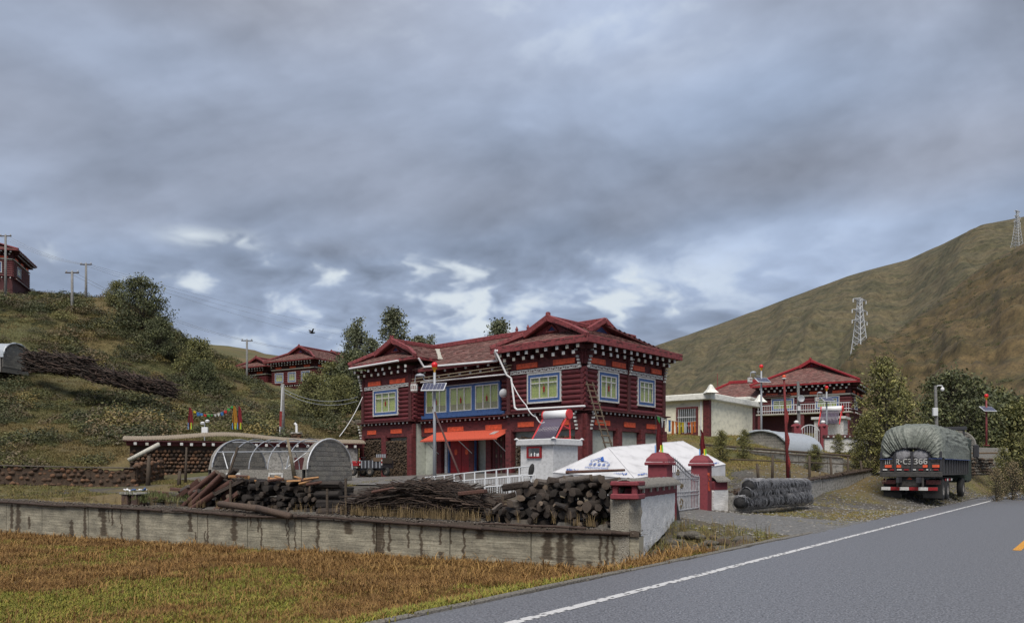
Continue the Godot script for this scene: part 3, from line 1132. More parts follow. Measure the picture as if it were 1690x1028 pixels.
func build_house() -> void:
	var hs := thing("log_house", "large two-storey maroon log farmhouse with twin gables and green-curtained windows", "house", P(3.2, 1.41, 35.0), deg_to_rad(-42.0))
	# solid core
	block("core_wall", hs, mats["maroon_dark"], Vector3(-2.25, 4.3, -3.33), Vector3(4.44, 3.0, 6.5))
	block("core_wall", hs, mats["maroon_dark"], Vector3(-8.0, 4.3, -3.7), Vector3(7.0, 3.0, 5.9))
	block("core_wall", hs, mats["maroon_dark"], Vector3(-13.65, 4.3, -3.33), Vector3(4.4, 3.0, 6.5))
	block("ground_wall", hs, mats["pale_render"], Vector3(-2.25, 1.15, -3.4), Vector3(4.4, 3.3, 6.4))
	block("ground_wall", hs, mats["pale_render"], Vector3(-8.0, 1.15, -3.75), Vector3(7.0, 3.3, 5.8))
	block("ground_wall", hs, mats["pale_render"], Vector3(-13.65, 1.15, -3.4), Vector3(4.4, 3.3, 6.4))
	var Ff := Transform3D(Basis(), Vector3(-4.5, 0, 0))
	var Fm := Transform3D(Basis(), Vector3(-11.4, 0, -0.6))
	var Fl := Transform3D(Basis(), Vector3(-15.9, 0, 0))
	var side := Basis(Vector3(0, 0, -1), Vector3.UP, Vector3(1, 0, 0))
	var Fr := Transform3D(side, Vector3.ZERO)
	var Fs := Transform3D(side, Vector3(-11.4, 0, 0))
	var lr: Material = mats["log_red"]
	var dia := 0.23
	# ---- upper storey
	log_rows(hs, Ff, 4.5, 2.95, 8, dia, [[1.27, 3.31, 3.36, 4.77]], lr)
	log_rows(hs, Fr, 6.65, 2.95, 8, dia, [[0.9, 2.56, 3.36, 4.77], [4.16, 5.73, 3.36, 4.77]], lr)
	log_rows(hs, Fl, 4.5, 2.95, 8, dia, [[1.05, 3.25, 3.3, 4.8]], lr)
	log_rows(hs, Fs, 0.6, 2.95, 8, dia, [], lr)
	log_rows(hs, Fm, 6.9, 2.95, 8, dia, [[0.15, 5.95, 3.0, 4.85]], lr)
	# crossing log ends at the corners
	for k in 8:
		var y := 2.95 + dia * (k + 0.5)
		log_at(hs, Transform3D(), -0.1, 0.16, y + 0.1, 0.1, lr, 0.02)
		log_at(hs, Fr, -0.16, 0.1, y, 0.1, lr, 0.02)
		log_at(hs, Transform3D(), -11.5, -11.25, y + 0.1, 0.09, lr, 0.02)
	for q in [[Fr, 3.37], [Fr, 6.55], [Ff, 0.1], [Fl, 0.12], [Fl, 4.28]]:
		block("corner_post", hs, mats["maroon_dark"], Vector3(q[1], 4.2, 0.11), Vector3(0.2, 2.5, 0.16), q[0])
	window_at(hs, Ff, 1.27, 3.31, 3.36, 4.77, 3, 1)
	window_at(hs, Fr, 0.92, 2.56, 3.36, 4.77, 3, 1)
	window_at(hs, Fr, 4.16, 5.73, 3.36, 4.77, 3)
	window_at(hs, Fl, 1.05, 3.25, 3.3, 4.8, 3, 1)
	for k in 3:
		window_at(hs, Fm, 0.25 + k * 1.88, 0.25 + (k + 1) * 1.88, 3.2, 4.7, 3, [1, 1, 1][k], false, "curtain_green", false)
	block("blue_sill", hs, mats["blue_trim"], Vector3(3.1, 3.1, 0.16), Vector3(6.2, 0.17, 0.12), Fm)
	fret(hs, Ff, 0.2, 4.42, 4.89, 0.18)
	fret(hs, Fr, 0.12, 3.26, 4.89, 0.18)
	fret(hs, Fr, 3.48, 6.45, 4.89, 0.18)
	fret(hs, Fl, 0.25, 4.15, 4.92, 0.18)
	for q in [[Ff, 0.6, 1.9], [Ff, 2.85, 4.1], [Fr, 0.35, 1.45], [Fr, 2.0, 3.1], [Fr, 3.75, 4.75], [Fr, 5.35, 6.3], [Fl, 0.6, 1.75], [Fl, 2.55, 3.85]]:
		block("orange_panel", hs, mats["orange"], Vector3((q[1] + q[2]) * 0.5, 5.16, 0.13), Vector3(q[2] - q[1], 0.25, 0.06), q[0])
	for q in [[Ff, 4.5], [Fr, 6.65], [Fl, 4.5], [Fm, 6.9], [Fs, 0.6]]:
		block("wall_plate", hs, mats["maroon"], Vector3(q[1] * 0.5, 5.25, 0.02), Vector3(q[1], 0.52, 0.16), q[0])
		block("wall_plate", hs, mats["maroon_dark"], Vector3(q[1] * 0.5, 5.72, 0.02), Vector3(q[1], 0.4, 0.2), q[0])
	beam_ends(hs, Ff, -0.1, 4.6, 5.47, 0.56, 0.52, 0.16)
	beam_ends(hs, Ff, -0.3, 4.9, 5.7, 0.56, 0.66, 0.16)
	beam_ends(hs, Fr, -0.1, 6.75, 5.47, 0.56, 0.52, 0.16)
	beam_ends(hs, Fr, -0.35, 7.0, 5.7, 0.56, 0.66, 0.16)
	beam_ends(hs, Fl, -0.1, 4.6, 5.6, 0.62, 0.5, 0.15)
	beam_ends(hs, Fl, -0.3, 4.8, 5.84, 0.62, 0.64, 0.15)
	beam_ends(hs, Fm, 0.6, 6.9, 5.2, 0.78, 0.5, 0.14)
	beam_ends(hs, Fm, 0.6, 6.9, 5.45, 0.78, 0.75, 0.14)
	beam_ends(hs, Fs, 0.0, 0.6, 5.6, 0.6, 0.5, 0.15)
	bracket(hs, Ff, 4.42, 4.86, 5.6, -0.14)
	bracket(hs, Fr, 0.08, 4.86, 5.6, 0.14)
	bracket(hs, Fr, 3.37, 4.8, 5.5, 0.1)
	bracket(hs, Fr, 6.5, 4.7, 5.6, 0.14)
	bracket(hs, Ff, 0.1, 4.8, 5.5, -0.1)
	bracket(hs, Fl, 0.1, 4.85, 5.6, -0.12)
	# ---- ground storey
	ground_front(hs, Ff, 4.5, [0.15, 4.35], [[0.7, 1.7], [2.75, 3.8]])
	ground_front(hs, Fr, 6.65, [0.16, 2.5, 4.5, 6.5], [[0.6, 1.8], [2.95, 3.9], [4.9, 6.0]])
	ground_front(hs, Fl, 4.5, [0.12, 2.1, 4.3], [[0.55, 1.35], [2.65, 3.6]])
	ground_front(hs, Fm, 6.9, [1.5, 3.95, 5.15, 6.7], [[0.3, 1.1], [2.1, 3.3], [4.9, 6.0]])
	bracket(hs, Ff, 4.3, 2.1, 2.75, -0.1, 0.24)
	bracket(hs, Fr, 0.2, 2.1, 2.75, 0.1, 0.24)
	bracket(hs, Fl, 0.1, 2.1, 2.75, -0.08, 0.24)
	firewood(hs, Fl, 0.3, 1.92, -0.1, 2.0, 0.12)
	firewood(hs, Fl, 2.3, 4.12, -0.1, 1.9, 0.12)
	firewood(hs, Ff, 0.6, 4.1, -0.1, 1.75, 0.12)
	firewood(hs, Fr, 2.7, 4.3, -0.3, 1.25, 0.12)
	firewood(hs, Fr, 4.7, 6.3, -0.3, 1.35, 0.12)
	# doors and awning
	var door := block("double_door", hs, mats["bright_red"], Vector3(3.15, 0.95, 0.06), Vector3(1.7, 2.25, 0.12), Fm)
	for k in 2:
		block("door_leaf", door, mats["bright_red"], Vector3(-0.42 + 0.84 * k, 0, 0.075), Vector3(0.8, 2.15, 0.03))
		var ds := new_st()
		ball(ds, Vector3(-0.4 + 0.8 * k, 0.25, 0.1), Vector3(0.13, 0.16, 0.02), 8, 4)
		part("door_knocker", done(ds), mats["orange"], door)
	for k in [-0.95, 0.95]:
		block("door_jamb", door, mats["blue_trim"], Vector3(k, 0, 0.04), Vector3(0.09, 2.25, 0.16))
	var gate := block("carved_door", hs, mats["maroon_dark"], Vector3(5.95, 0.95, 0.06), Vector3(1.36, 2.25, 0.12), Fm)
	for k in 4:
		block("door_stile", gate, mats["maroon"], Vector3(-0.48 + 0.32 * k, 0, 0.07), Vector3(0.08, 2.1, 0.04))
		for j in 7:
			var ds := new_st()
			ball(ds, Vector3(-0.32 + 0.32 * k, -0.8 + 0.27 * j, 0.07), Vector3(0.05, 0.09, 0.02), 6, 4)
			if k < 3:
				part("door_boss", done(ds), mats["old_wood"] if j % 3 else mats["pale_pole"], gate)
	block("door_jamb", gate, mats["blue_trim"], Vector3(-0.74, 0, 0.04), Vector3(0.08, 2.25, 0.16))
	block("door_panel", hs, mats["white_wood"], Vector3(1.95, 0.9, 0.08), Vector3(0.2, 2.2, 0.1), Fm)
	# corrugated awning
	var st := new_st()
	var x := 1.3
	while x < 6.7:
		for q in [[0.0, 0.05, 0.0, 0.03], [0.05, 0.1, 0.03, 0.0]]:
			var z0 := 0.2
			quad(st, Vector3(x + q[0], 2.25 + q[2], z0), Vector3(x + q[1], 2.25 + q[3], z0), Vector3(x + q[1], 1.78 + q[3], 1.35), Vector3(x + q[0], 1.78 + q[2], 1.35))
			quad(st, Vector3(x + q[0], 1.78 + q[2], 1.35), Vector3(x + q[1], 1.78 + q[3], 1.35), Vector3(x + q[1], 1.72, 1.35), Vector3(x + q[0], 1.72, 1.35))
		x += 0.1
	var aw := part("awning", done(st), M("awning_red", C(188, 80, 58), 0.55, "soft", 0.8), hs, Fm)
	st = new_st()
	for q in [1.5, 4.0, 6.4]:
		cyl(st, Vector3(q, 1.1, 0.2), Vector3(q, 1.76, 1.2), 0.025, 0.025, 5)
	part("awning_brace", done(st), mats["white_metal"], aw)
	st = new_st()
	for k in 3:
		box(st, Vector3(5.9 + k * 0.12, 2.08 - 0.0 * k, 0.72), Vector3(0.05, 0.02, 0.4), Basis(Vector3.RIGHT, 0.39))
	part("awning_mark", done(st), mats["white_wood"], aw)
	# ---- roofs
	wing_roof(hs, -5.0, 0.76, 0.78, -7.3, 6.02, 7.2, 1.15)
	wing_roof(hs, -16.3, -10.5, 0.75, -7.3, 6.25, 7.4, 1.1)
	var up := Vector3(0, 1.85, -3.9)
	shingles(hs, Vector3(-11.3, 5.62, 0.3), Vector3.RIGHT, up.normalized(), PackedVector2Array([Vector2(0.2, 0), Vector2(7.1, 0), Vector2(9.7, up.length()), Vector2(-3.4, up.length())]))
	var bk := Vector3(0, 1.55, 3.9)
	shingles(hs, Vector3(0.6, 5.92, -7.5), Vector3.LEFT, bk.normalized(), PackedVector2Array([Vector2(0, 0), Vector2(16.9, 0), Vector2(15.4, bk.length()), Vector2(2.1, bk.length())]))
	rib(hs, "roof_ridge", [Vector3(-14.7, 7.58, -3.6), Vector3(-1.4, 7.58, -3.6)], 0.26, 0.26, mats["trim_red"])
	# gable that faces the road
	st = new_st()
	tri(st, Vector3(-1.62, 7.5, -3.6), Vector3(-1.62, 6.9, -4.9), Vector3(-1.62, 6.9, -2.3))
	var gb := part("gable", done(st), mats["trim_red"], hs)
	st = new_st()
	tri(st, Vector3(-1.6, 7.3, -3.6), Vector3(-1.6, 7.02, -4.1), Vector3(-1.6, 7.02, -3.1))
	part("gable_opening", done(st), mats["dark_blue"], gb)
	rib(hs, "bargeboard", [Vector3(-1.4, 6.92, -2.2), Vector3(-1.4, 7.6, -3.6)], 0.16, 0.28, mats["trim_red"])
	rib(hs, "bargeboard", [Vector3(-1.4, 6.92, -5.0), Vector3(-1.4, 7.6, -3.6)], 0.16, 0.28, mats["trim_red"])
	for q in [[-2.1, 7.45, -2.2, 7.85], [-6.4, 7.62, -3.6, 8.25], [-7.2, 7.62, -3.6, 8.2]]:
		st = new_st()
		lathe(st, Vector3(q[0], q[1] if q[0] > -3 else q[1], q[2]), [Vector2(0.1, 0), Vector2(0.14, 0.08), Vector2(0.06, 0.14), Vector2(0.09, 0.22), Vector2(0.0, 0.42)], 8)
		if q[0] < -3:
			part("roof_ornament", done(st), mats["trim_red"], hs)
	# fascias
	var tr: Material = mats["trim_red"]
	block("fascia", hs, tr, Vector3(-2.12, 5.96, 0.75), Vector3(5.8, 0.32, 0.08))
	block("fascia", hs, tr, Vector3(0.73, 5.96, -3.28), Vector3(0.08, 0.32, 8.06))
	block("fascia", hs, tr, Vector3(-4.97, 5.96, -0.25), Vector3(0.08, 0.3, 1.96))
	block("fascia", hs, tr, Vector3(-13.4, 6.2, 0.72), Vector3(5.8, 0.16, 0.08))
	block("fascia", hs, tr, Vector3(-10.54, 6.2, -0.25), Vector3(0.08, 0.16, 1.86))
	block("fascia", hs, tr, Vector3(-7.7, 5.55, 0.28), Vector3(6.2, 0.16, 0.08))
	# soffits close the eaves from below
	block("soffit", hs, mats["maroon_dark"], Vector3(-2.1, 5.9, 0.36), Vector3(5.6, 0.05, 0.7))
	block("soffit", hs, mats["maroon_dark"], Vector3(0.35, 5.895, -3.3), Vector3(0.68, 0.05, 7.9))
	block("soffit", hs, mats["maroon_dark"], Vector3(-13.4, 6.14, 0.36), Vector3(5.65, 0.05, 0.66))
	# gutters and drainpipes
	st = new_st()
	cyl(st, Vector3(-16.15, 6.08, 0.82), Vector3(-11.8, 6.14, 0.82), 0.055, 0.055, 8)
	part("gutter", done(st), mats["white_pipe"], hs)
	st = new_st()
	tube(st, [Vector3(-10.3, 6.15, 0.7), Vector3(-10.25, 5.7, 0.36), Vector3(-4.9, 5.52, 0.4), Vector3(-4.6, 5.85, 0.9), Vector3(-4.35, 5.9, 1.0)], 0.05)
	part("gutter", done(st), mats["white_pipe"], hs)
	st = new_st()
	tube(st, [Vector3(-4.5, 5.95, 1.0), Vector3(-4.1, 4.75, 0.6), Vector3(-3.95, 4.6, 0.45), Vector3(-3.75, 3.2, 0.42), Vector3(-3.6, 3.1, 0.42), Vector3(0.4, 3.05, 0.46)], 0.045, 8)
	part("drainpipe", done(st), mats["white_pipe"], hs)
	st = new_st()
	cyl(st, Vector3(-10.8, 4.95, 0.1), Vector3(-4.2, 4.8, 0.55), 0.035, 0.035, 8)
	part("drainpipe", done(st), mats["white_pipe"], hs)
	st = new_st()
	for q in [[4.95, 0.42], [5.12, 0.36]]:
		cyl(st, Vector3(-11.2, q[0], q[1]), Vector3(-4.0, q[0] + 0.12, q[1]), 0.03, 0.03, 6)
	part("drying_pole", done(st), mats["pale_pole"], hs)
	# satellite dish
	st = new_st()
	st.set_smooth_group(0)
	lathe(st, Vector3.ZERO, [Vector2(0.0, 0.0), Vector2(0.14, 0.02), Vector2(0.24, 0.06), Vector2(0.32, 0.12)], 14)
	lathe(st, Vector3(0, -0.01, 0), [Vector2(0.32, 0.12), Vector2(0.24, 0.05), Vector2(0.14, 0.0), Vector2(0.0, -0.01)], 14)
	var dish := part("satellite_dish", done(st), mats["white_metal"], hs, Transform3D(Basis(Vector3(0, 0, 1), 1.25).rotated(Vector3.UP, -0.55).scaled(Vector3.ONE * 0.7), Vector3(-4.72, 3.95, 0.12)))
	st = new_st()
	cyl(st, Vector3(0, 0, 0), Vector3(0, 0.3, 0.05), 0.012, 0.012, 5)
	box(st, Vector3(0, 0.31, 0.05), Vector3(0.06, 0.08, 0.06))
	part("receiver", done(st), mats["steel"], dish)
	# valley flashing
	st = new_st()
	for k in 9:
		box(st, Vector3(-10.4 - 0.298 * k, 6.3 + 0.1185 * k, -0.95 - 0.25 * k), Vector3(0.24 + rr(-0.06, 0.06), 0.06, 0.42), Basis(Vector3.UP, 0.87) * Basis(Vector3.RIGHT, 0.28))
	part("valley_flashing", done(st), mats["cream_wood"], hs)


# ------------------------------------------------------------------ the yard and its front wall
func wall_pt(u: float, off := 0.0, h := 0.0) -> Vector3:      # u metres along the retaining wall from its road end, off metres behind its face
	var v := (WALL_B - WALL_A).normalized()
	var n := Vector2(-v.y, v.x)
	if n.y < 0.0:
		n = -n
	var p := WALL_A + v * u + n * off
	return P(p.x, h + 0.013 * u, p.y)

func wall_basis() -> Basis:      # x runs to the right along the wall, z towards the field
	var a := wall_pt(0.0) - wall_pt(1.0)
	a.y = 0.0
	var x := a.normalized()
	return Basis(x, Vector3.UP, x.cross(Vector3.UP))

func lump(n := 8, m := 5, jag := 0.18) -> ArrayMesh:      # a rough stone of radius one
	var st := new_st()
	st.set_smooth_group(0)
	var g := []
	for k in m + 1:
		var row := []
		for i in n:
			var t := TAU * i / n
			var e := -PI / 2 + PI * k / m
			row.append(Vector3(cos(t) * cos(e), sin(e), sin(t) * cos(e)) * (1.0 + rr(-jag, jag) * (0.0 if k == 0 or k == m else 1.0)))
		g.append(row)
	for k in m:
		for i in n:
			var j := (i + 1) % n
			quad(st, g[k + 1][i], g[k + 1][j], g[k][j], g[k][i])
	return done(st)

func stain_picture() -> Texture2D:
	var w := 2048
	var h := 128
	var im := Image.create(w, h, false, Image.FORMAT_RGB8)
	var n := FastNoiseLite.new()
	n.frequency = 0.03; n.fractal_octaves = 5; n.seed = 2
	var wet := PackedFloat32Array()
	wet.resize(w * h)
	for k in 62:
		var x0 := w * pow(rng.randf(), 1.25)
		var wd := rr(1.8, 5.0) if rng.randf() < 0.6 else rr(6.0, 13.0)
		var ln := rr(0.2, 1.0) * h
		var top := 0.0 if rng.randf() < 0.85 else rr(0.2, 0.5) * h
		for y in int(ln):
			var yy := int(top) + y
			if yy >= h:
				break
			var c := x0 + n.get_noise_2d(k * 37.0, yy * 1.5) * 4.0
			var ww := wd * (0.65 + 0.6 * n.get_noise_2d(yy * 3.0, k * 11.0) + 0.3 * float(y) / h)
			for x in range(int(c - ww - 2), int(c + ww + 2)):
				var a := clampf(1.2 - absf(x - c) / maxf(ww, 0.5), 0.0, 1.0)
				var q := yy * w + posmod(x, w)
				wet[q] = maxf(wet[q], minf(1.0, a * 1.6) * rr(0.7, 1.0))
	for y in h:
		for x in w:
			var v := 0.86 + 0.2 * n.get_noise_2d(x * 0.7, y * 0.8) + 0.12 * n.get_noise_2d(x * 5.0, y * 5.0) + 0.018 * sin(y * 0.3 + 2.0 * n.get_noise_2d(x * 0.3, 50))
			var f := wet[y * w + x]
			# damp foot with a ragged edge, as the photograph shows
			var foot := smoothstep(0.0, 0.12, float(y) / h - 0.78 - 0.3 * n.get_noise_2d(x * 0.7, 200))
			f = maxf(f, foot * 0.6)
			var c := Color(v, v * 0.985, v * 0.94).lerp(Color(0.36, 0.3, 0.25), f * 0.85)
			if n.get_noise_2d(x * 9.0, y * 9.0) > 0.42:
				c = c * 0.75
			im.set_pixel(x, y, c)
	return ImageTexture.create_from_image(im)

func build_front_wall() -> void:
	var m := StandardMaterial3D.new()
	m.resource_name = "stained_concrete"
	m.albedo_color = Color(0.34, 0.325, 0.275).linear_to_srgb()
	m.albedo_texture = stain_picture()
	m.roughness = 0.85
	m.heightmap_enabled = true
	m.heightmap_texture = hmap("rough")
	m.heightmap_scale = 1.2
	mats["stained_concrete"] = m
	var o := thing("retaining_wall", "long low stained concrete retaining wall between dry field and log piles", "wall")
	var B := wall_basis()
	var u := 0.0
	var total := 30.0
	while u < total:
		var l := rr(1.9, 2.6)
		var h0 := -1.15
		var top := 0.22 + rr(-0.02, 0.02)
		var st := new_st()
		var n := 8
		for face in 3:
			for i in n:
				var a := u + 0.012 + (l - 0.024) * i / n
				var b := u + 0.012 + (l - 0.024) * (i + 1) / n
				var ja := 0.015 * nf.get_noise_1d(a * 6.0)
				var jb := 0.015 * nf.get_noise_1d(b * 6.0)
				var q := []
				if face == 0:
					q = [[b, 0.0, top + jb, 0.0], [a, 0.0, top + ja, 0.0], [a, 0.0, h0, 1.0], [b, 0.0, h0, 1.0]]
				elif face == 1:
					q = [[b, 0.3, top + jb, 0.1], [a, 0.3, top + ja, 0.1], [a, 0.0, top + ja, 0.0], [b, 0.0, top + jb, 0.0]]
				else:
					q = [[a, 0.3, top + ja, 0.0], [b, 0.3, top + jb, 0.0], [b, 0.3, h0, 1.0], [a, 0.3, h0, 1.0]]
				for t in [0, 1, 2, 0, 2, 3]:
					st.set_uv(Vector2(q[t][0] / total, q[t][3]))
					st.add_vertex(wall_pt(q[t][0], q[t][1], q[t][2]))
		for e in [u + 0.012, u + l - 0.012]:
			var c := [[e, 0.0, top], [e, 0.3, top], [e, 0.3, h0], [e, 0.0, h0]]
			if e > u + 1.0:
				c.reverse()
			for t in [0, 1, 2, 0, 2, 3]:
				st.set_uv(Vector2(e / total, 0.3))
				st.add_vertex(wall_pt(c[t][0], c[t][1], c[t][2]))
		part("wall_panel", done(st), m, o)
		u += l
	# earth lying along the top
	var soil := M("wall_soil", Color(0.085, 0.062, 0.045), 0.95, "speckle", 1.4, "rough", 3.0)
	var st := new_st()
	st.set_smooth_group(0)
	var nu := 260
	var nv := 16
	for i in nu:
		for j in nv:
			var uu := total * i / (nu - 1)
			var off := -0.05 + lerpf(0.5, 2.0, smoothstep(0.4, 1.8, uu)) * j / (nv - 1)
			var hh := 0.25 + 0.07 * sin(PI * minf(1.0, (j + 0.4) / 3.0)) + nf.get_noise_2d(uu * 3.0, off * 6.0) * 0.05
			if j == 0:
				hh = 0.2 + nf.get_noise_1d(uu * 5.0) * 0.03
			st.add_vertex(wall_pt(uu, off, hh))
	for i in nu - 1:
		for j in nv - 1:
			var a := i * nv + j
			for k in [a, a + nv, a + nv + 1, a, a + nv + 1, a + 1]:
				st.add_index(k)
	st.generate_normals()
	var sc := part("soil_capping", st.commit(), soil, o)
	sc.set_meta("kind", "stuff")
	# pebbles in the earth
	var mm := MultiMesh.new()
	mm.transform_format = MultiMesh.TRANSFORM_3D
	mm.mesh = lump(6, 4, 0.25)
	mm.instance_count = 2600
	for i in 2600:
		var uu := rr(0.1, 29.5)
		var off := rr(-0.04, 0.5)
		var s := rr(0.008, 0.03)
		var b := Basis(Vector3(rr(-1, 1), 1, rr(-1, 1)).normalized(), rr(0, TAU)).scaled(Vector3(s, s * 0.7, s))
		mm.set_instance_transform(i, Transform3D(b, wall_pt(uu, off, 0.31 + nf.get_noise_2d(uu * 3.0, off * 6.0) * 0.05 - (0.06 if off < 0.02 else 0.0))))
	var peb := MultiMeshInstance3D.new()
	peb.name = "pebbles"
	peb.multimesh = mm
	peb.material_override = M("pebble", Color(0.17, 0.145, 0.12), 0.9, "mottle", 2.0)
	peb.set_meta("kind", "stuff")
	o.add_child(peb, true)
	# poles laid along the edge
	var rust := M("pole_bark", Color(0.085, 0.055, 0.042), 0.9, "grain", 1.3, "rough", 0.8)
	var pn := 0
	for q in [[0.2, 3.0, 0.24, 0.17], [1.2, 3.9, 0.31, 0.3], [2.9, 9.3, 0.18, 0.26], [9.1, 11.6, 0.26, 0.15], [11.4, 14.3, 0.18, 0.24], [14.8, 19.8, 0.22, 0.21], [19.4, 26.5, 0.2, 0.24]]:
		var sp := new_st()
		sp.set_smooth_group(0)
		var n := 7
		var prev := Vector3.ZERO
		var r0 := rr(0.03, 0.045)
		for i in n + 1:
			var f := float(i) / n
			var p := wall_pt(lerpf(q[0], q[1], f), -0.09 + rr(-0.01, 0.01), lerpf(q[2], q[3], f) + rr(-0.012, 0.012) + 0.03)
			if i > 0:
				cyl(sp, prev, p, r0 * (1.1 - 0.4 * (f - 1.0 / n)), r0 * (1.1 - 0.4 * f), 7, i == 1 or i == n)
			prev = p
		var lbl := "%s thin brown pole from the gate pier along the retaining wall's top edge" % ORD[pn]
		pn += 1
		solo("edge_pole", done(sp), rust, lbl, "pole", "poles lying along the retaining wall")
	var sp2 := new_st()
	sp2.set_smooth_group(0)
	cyl(sp2, wall_pt(9.6, -0.2, 0.28), wall_pt(11.0, 0.02, 0.43), 0.085, 0.1, 10)
	cyl(sp2, wall_pt(11.0, 0.02, 0.43), wall_pt(12.6, 0.12, 0.5), 0.1, 0.09, 10)
	solo("fallen_log", done(sp2), M("pale_bark", Color(0.14, 0.095, 0.07), 0.85, "grain", 1.2, "rough", 0.8), "thick smooth log sticking out over the retaining wall", "log")

# rough plastered wall from a to b, height h over base y0, bumpy on both faces
func rough_wall(called: String, parent: Node, a: Vector3, b: Vector3, y0: float, y1: float, th: float, m: Material, amp := 0.035, y0b := -99.0) -> void:
	if y0b < -90.0:
		y0b = y0
	var st := new_st()
	st.set_smooth_group(0)
	var d := b - a
	d.y = 0.0
	var L := d.length()
	var x := d / L
	var z := x.cross(Vector3.UP)
	var n := maxi(3, int(L / 0.07))
	var mm := maxi(3, int((y1 - y0) / 0.07))
	for sg: float in [1.0, -1.0]:
		var g := []
		for j in mm + 1:
			var row := []
			for i in n + 1:
				var u := L * i / n
				var base := lerpf(y0, y0b, float(i) / n)
				var y := lerpf(base, y1, float(j) / mm)
				var bump := nf.get_noise_3d(u * 4.0, y * 4.0, a.x * 7.0 + sg * 9.0) * amp
				var p := Vector3(a.x, 0, a.z) + x * u + z * (sg * th * 0.5 + sg * bump) + Vector3.UP * y
				row.append(p)
			g.append(row)
		for j in mm:
			for i in n:
				if sg > 0:
					quad(st, g[j + 1][i], g[j + 1][i + 1], g[j][i + 1], g[j][i])
				else:
					quad(st, g[j][i], g[j][i + 1], g[j + 1][i + 1], g[j + 1][i])
		for j in mm:      # closing strips at the ends
			for e: int in [0, n]:
				var u := L * e / n
				var base := lerpf(y0, y0b, float(e) / n)
				var ya := lerpf(base, y1, float(j) / mm)
				var yb := lerpf(base, y1, float(j + 1) / mm)
				var c := Vector3(a.x, 0, a.z) + x * u
				if sg > 0:
					var o := z * th * 0.5
					if e == 0:
						quad(st, c - o + Vector3.UP * yb, c + o + Vector3.UP * yb, c + o + Vector3.UP * ya, c - o + Vector3.UP * ya)
					else:
						quad(st, c + o + Vector3.UP * yb, c - o + Vector3.UP * yb, c - o + Vector3.UP * ya, c + o + Vector3.UP * ya)
		if sg > 0:
			var c := Vector3(a.x, y1, a.z)
			var o := z * th * 0.5
			quad(st, c - o, c + x * L - o, c + x * L + o, c + o)
	part(called, done(st), m, parent)

# half-round tiles laid along a wall top between a and b
func tile_cap(parent: Node, a: Vector3, b: Vector3, y: float, wid: float, m: Material) -> void:
	var d := b - a
	d.y = 0.0
	var L := d.length()
	var x := d / L
	var z := x.cross(Vector3.UP)
	var c := Vector3(a.x, y, a.z)
	var st := new_st()
	st.set_smooth_group(0)
	var n := int(L / 0.1)
	var rows := 9
	var g := []
	for i in n * 2 + 1:
		var row := []
		for j in rows + 1:
			var f := -1.0 + 2.0 * j / rows
			var yy := 0.16 * (1.0 - f * f) + (0.028 if i % 2 else 0.0) + nf.get_noise_2d(i * 0.7, j * 1.3) * 0.015
			row.append(c + x * (L * i / (n * 2)) + z * f * wid * 0.5 + Vector3.UP * yy)
		g.append(row)
	for i in n * 2:
		for j in rows:
			quad(st, g[i][j], g[i][j + 1], g[i + 1][j + 1], g[i + 1][j])
	for i in n * 2:
		for e: int in [0, rows]:
			var p: Vector3 = g[i][e]
			var q: Vector3 = g[i + 1][e]
			var dn := Vector3.DOWN * 0.045
			if e == rows:
				quad(st, p, p + dn, q + dn, q)
			else:
				quad(st, q, q + dn, p + dn, p)
	part("tile_capping", done(st), m, parent)

